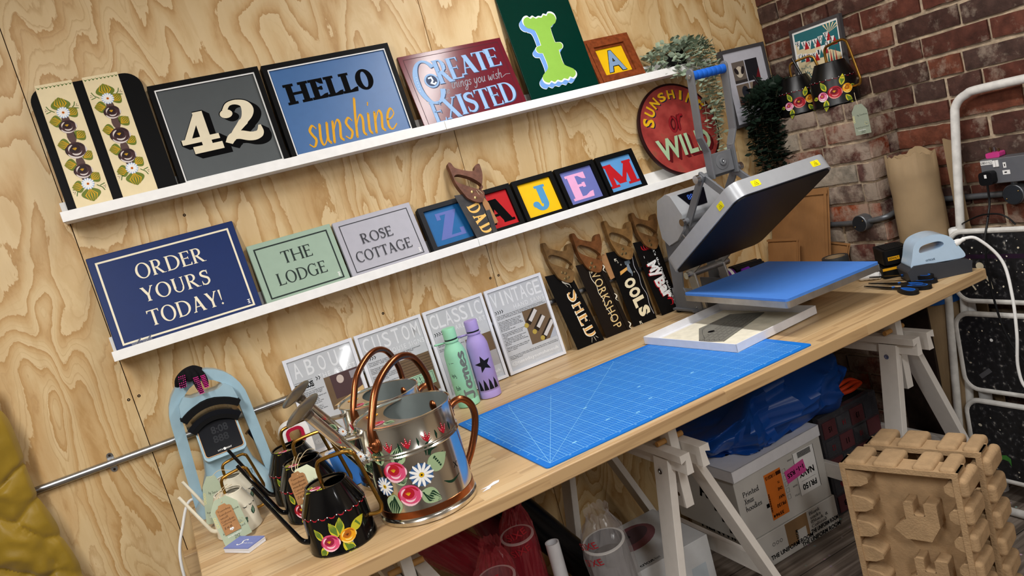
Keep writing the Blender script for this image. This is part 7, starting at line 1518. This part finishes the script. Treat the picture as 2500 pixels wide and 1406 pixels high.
def roll(label, top, dirv, L, r, m_, bag=None, writing=False):
    d_ = Vector(dirv).normalized(); F = Matrix.Translation(Vector(top)) @ (-d_).to_track_quat('Z', 'Y').to_matrix().to_4x4(); t_ = thing('vinyl_roll', label, 'roll', F)
    b_ = MB(); b_.lathe([(r, -L), (r, -.001), (r - .001, 0), (r - .006, 0), (r - .007, -.03), (r - .007, -L + .01)], m_, 32, caps=False); b_.lathe([(.0005, -.05), (r - .007, -.05)], M_in, 24, caps=False); b_.obj('roll', t_)
    b_ = MB(); b_.lathe([(r + .0004, -.004), (r + .001, -.003), (r + .001, .0006), (r - .006, .001)], P_wht, 32, caps=False) if m_ is not M_vb else None
    if b_.v: b_.obj('white_core_edge', t_)
    if bag:
        b_ = MB(); rn_ = random.Random(int(L * 1000 + top[0] * 100)); n_ = 44; vs_ = []; fs_ = []; hh = [-L, -L * .8, -L * .6, -L * .45, -L * .3, -L * .2, -L * .1, -.02, .01, .03, .05, .07, .09, .11]; kk = [1.12, 1.16, 1.14, 1.16, 1.12, 1.15, 1.12, 1.12, 1.06, 1.0, .85, .7, .5, .62]
        for li, (z_, q_) in enumerate(zip(hh, kk)):
            for k in range(n_):
                a = 2 * PI * k / n_; rr = r * q_ * (1 + .10 * abs(nz.noise(Vector((math.cos(a) * 3 + top[0] * 9, math.sin(a) * 3, z_ * 14)))) * 2 - .05 + rn_.uniform(-.025, .03)); vs_.append((rr * math.cos(a) + (.012 * max(0, z_) * 10), rr * math.sin(a), z_ + rn_.uniform(-.008, .008)))
        for li in range(len(hh) - 1):
            for k in range(n_): l = (k + 1) % n_; fs_.append((li * n_ + k, li * n_ + l, (li + 1) * n_ + l, (li + 1) * n_ + k))
        b_.add(vs_, fs_, bag); sl = b_.obj('plastic_sleeve', t_, smooth=0)
        if writing:
            fa_ = -PI / 2; b2 = MB(); b2.xf = lambda u, v, dd: ((r * 1.2 + dd) * math.cos(fa_ + u / r), (r * 1.2 + dd) * math.sin(fa_ + u / r), v)
            for v_ in (-.02, .035): fit(b2, sans('SIXE', .01), -.026, .026, v_ - .011, v_ + .011, 0, M_dr, .25)
            b2.obj('sleeve_print', sl)
FL = FZ + .02
roll('fat grey roll in a clear film sleeve, in front of the white product box', (1.325, -.66, .47), (.10, .05, -1), .50, .062, M_vg, M_film1, True)
roll('dark red roll lying at a slant under the desk near the left', (.885, -.42, .625), (.62, .1, -.75), .62, .058, M_vr, M_filmr)
roll('black shiny roll slanting down behind the white tube', (1.165, -.36, .60), (.52, .12, -.82), .66, .055, M_vb, None)
roll('white rimmed roll in red printed film, left of the white tube', (1.135, -.50, .525), (.04, .10, -1), .55, .05, M_vr, M_filmr, True)
roll('white rimmed roll in clear printed film, nearest the camera', (1.0, -.62, .50), (.05, .08, -1), .52, .055, M_vg, M_filmr, True)
roll('dull pink roll in film high behind the black roll', (1.08, -.26, .70), (.3, .0, -1), .70, .05, mat('dusty pink vinyl', '#7c4a50', .4), M_filmr)
t = thing('cardboard_tube', 'slim white cardboard tube standing among the vinyl rolls', 'tube', Matrix.Translation((1.215, -.55, FZ)) @ Matrix.Rotation(.0, 4, 'Y')); b = MB(); b.lathe([(.021, 0), (.021, .53), (.0165, .53), (.0165, .45)], M_card, 28, caps=False); b.lathe([(.0005, .45), (.0165, .45)], M_cb, 20, caps=False); b.obj('tube', t)
# organiser with numbered compartments
M_oc = film('smoky clear organiser', '#4c4c52', .5)
t = thing('organiser_case', 'translucent compartment case with red numbered bins under the desk by the brick pier', 'organiser', at(2.445, -.40, FZ, .0) @ Matrix.Diagonal((1, 1, 1.22, 1))); b = MB()
b.box(0, .31, .02, .25, .0, .32, mat('dark case back', '#232327', .5)); b.obj('case_back', t)
b = MB(); b.box(-.004, .314, -.012, .018, -.0, .33, M_oc); b.obj('clear_front', t, bevel=.003); M_rb = K('#5a3236'); M_rn = K('#7d1f28')
for j in range(5):
    for i in range(4):
        x, z = .008 + i * .076, .008 + j * .062; b = MB(); b.box(x, x + .07, -.016, .016, z, z + .054, M_rb if (i + j) % 2 == 0 else M_oc)
        bn = b.obj('bin', t, bevel=.002)
        if i < 3: b = MB(Matrix(((1, 0, 0, 0), (0, 0, -1, -.0166), (0, 1, 0, 0), (0, 0, 0, 1)))); fit(b, sans(str(15 - i - 3 * (4 - j) if 15 - i - 3 * (4 - j) > 0 else 1), .02), x + .026, x + .042, z + .018, z + .036, .0004, M_rn if (i + j) % 2 else M_ink, PI); b.obj('number', bn, smooth=0)
t = thing('orange_strap', 'bright orange strap heaped on top of the organiser case', 'strap', at(2.705, -.33, FZ + .4025) @ Matrix.Diagonal((.62, .8, .7, 1))); b = MB()
for k in range(3): b.tube(sm([(-.12, .02 * k, .012), (-.05, .03 * k - .05, .03 + .012 * k), (.05, .02 * k - .03, .026 + .014 * k), (.12, .0, .014)], 6), .012, mat('orange nylon', '#d8441c', .6), 8)
b.obj('strap', t)
t = thing('storage_bag', 'yellow orange plastic packet on the floor behind the pulp trays', 'packet', at(2.76, -.50, FZ, .3)); b = MB(); b.prism(rrect(-.05, .05, 0, .09, .015), -.02, .02, K('#c98a18'), Matrix.Rotation(PI / 2, 4, 'X')); b.obj('packet', t, bevel=.008)
t = tag((lambda b: (b.prism([(0, 0), (.16, 0), (.16, .78), (0, .80)], -.006, .006, mat('dark stained board', '#2a211c', .6, noise=.3), Matrix.Translation((2.80, -.50, FZ)) @ Matrix.Rotation(-PI / 2, 4, 'Z') @ Matrix.Rotation(PI / 2 - .03, 4, 'X')), b.obj('dark_board', bevel=.001))[1])(MB()), 'dark brown board standing against the brick pier beyond the right trestle', 'board')
# moulded pulp packing trays
M_pulp = mat('moulded paper pulp', '#b29470', .95, noise=.12, nscale=30, bump=.8, bscale=160, bdist=.002, spec=.1)
def pulp(label, M):
    t_ = thing('pulp_tray', label, 'packaging', M, 'moulded pulp packing trays'); L, H_, D_ = .325, .50, .105
    def rb(b_, x0, x1, y0, y1, z0, z1): b_.box(x0, x1, y0, y1, z0, z1, M_pulp)
    # local: x along the rim, y up, z depth away from the open face
    b_ = MB(); rb(b_, .0, L, 0, H_, .060, .066); b_.obj('back_sheet', t_, bevel=.002)
    b_ = MB(); b_.prism([(0, 0), (L, 0), (L, H_), (0, H_)], 0, .006, M_pulp, holes=[[(.016, .016), (L - .016, .016), (L - .016, H_ - .016), (.016, H_ - .016)]]); b_.obj('rim', t_, bevel=.002, seg=2, smooth=0)
    b_ = MB(); rb(b_, .001, .007, .001, H_ - .001, .003, .062); rb(b_, L - .007, L - .001, .001, H_ - .001, .003, .062); rb(b_, .001, L - .001, H_ - .007, H_ - .001, .003, .062); rb(b_, .001, L - .001, .001, .007, .003, .062); b_.obj('wall', t_)
    for k in range(6):
        y = H_ - .078 - k * .083
        b_ = MB(); rb(b_, L - .012, L + .020, y + .002, y + .060, .002, D_ + .01); b_.obj('side_rib', t_, bevel=.0145, seg=5)
        b_ = MB(); b_.prism([(.004, y + .0), (.05, y + .006), (.075, y + .02), (.075, y + .036), (.05, y + .05), (.004, y + .056)], .004, .06, M_pulp); b_.obj('inner_lug', t_, bevel=.006, seg=3)
        b_ = MB(); b_.prism([(L - .004, y), (L - .03, y + .006), (L - .042, y + .016), (L - .042, y + .034), (L - .03, y + .046), (L - .004, y + .05)], .004, .06, M_pulp); b_.obj('inner_lug', t_, bevel=.006, seg=3)
    for x0, x1 in ((.012, .075), (.095, .165), (.205, .262), (.275, .318)): b_ = MB(); rb(b_, x0, x1, H_ - .022, H_ + .011, .003, D_ + .005); b_.obj('top_rib', t_, bevel=.0125, seg=5)
    for y0, sg in ((.30, 1), (.12, -1)):
        b_ = MB(); b_.prism([(.12, y0), (.16, y0 + .035), (.16, y0 + .09), (.185, y0 + .09), (.185, y0 + .05), (.215, y0 + .05), (.215, y0 + .09), (.25, y0 + .09), (.25, y0 + .02), (.22, y0 - .03), (.15, y0 - .03)], .012, .06, M_pulp); b_.obj('centre_block', t_, bevel=.006, seg=3)
    return t_
def pulpM(x, y): 
    u = Vector((.31, -.95, 0)).normalized(); n_ = u.cross(Vector((0, 0, 1))) * -1
    n_ = Vector((-u.y, u.x, 0)); return Matrix(((u.x, 0, n_.x, x), (u.y, 0, n_.y, y), (0, 1, 0, FZ), (0, 0, 0, 1)))
pulp('moulded pulp packing tray standing on edge, nearer of the two', pulpM(2.055, -.862))
pulp('moulded pulp packing tray standing on edge behind the nearer tray', pulpM(2.190, -.842))
# quilted coat at the left edge
M_coat = mat('mustard quilted nylon', '#8f731f', .42, noise=.12, nscale=14, bump=.25, bscale=50, bdist=.003, sheen=.2)
t = thing('quilted_coat', 'mustard yellow quilted coat hanging at the left edge against the plywood wall', 'coat', at(0, 0, 0)); b = MB(); NX, NZ = 90, 150; vs = []; fs = []
def edge(z): return -.024 + .012 * math.sin((1.3 - z) * 5.0) * .6 + max(0, 1.02 - z) * .16
def quilt(x, z):
    p = Vector((x * 9.0 + .35 * math.sin(z * 14), z * 7.2, 0)); dd = nz.voronoi(p)[0]; e = dd[1] - dd[0]; return 1 - math.exp(-e * 5.5)
for sg in (0, 1):
    for j in range(NZ + 1):
        z = .55 + .82 * j / NZ
        for i in range(NX + 1):
            u = i / NX; x1 = edge(z); x0 = -.62; x = x0 + (x1 - x0) * u; th_ = math.sqrt(max(0, 1 - max(0, (u - .86) / .14) ** 2)); pf = quilt(x, z)
            y = -.075 - (.03 + .028 * pf + .008 * nz.noise(Vector((x * 30, z * 30, 1)))) * th_ if sg == 0 else -.075 + .025 * th_
            vs.append((x + (.012 * pf if u > .97 else 0), y, z))
N_ = (NX + 1) * (NZ + 1)
for j in range(NZ):
    for i in range(NX):
        q = j * (NX + 1) + i; fs.append((q, q + 1, q + NX + 2, q + NX + 1)); fs.append((q + N_, q + NX + 1 + N_, q + NX + 2 + N_, q + 1 + N_))
b.add(vs, fs, M_coat); b.obj('quilted_body', t, smooth=70)
t = thing('wooden_block', 'small pine block fixed to the plywood below the left end of the desk', 'block', at(.268, -.0005, .62)); b = MB(); b.box(0, .052, -.05, 0, 0, .09, M_oak); b.obj('block', t, bevel=.002)
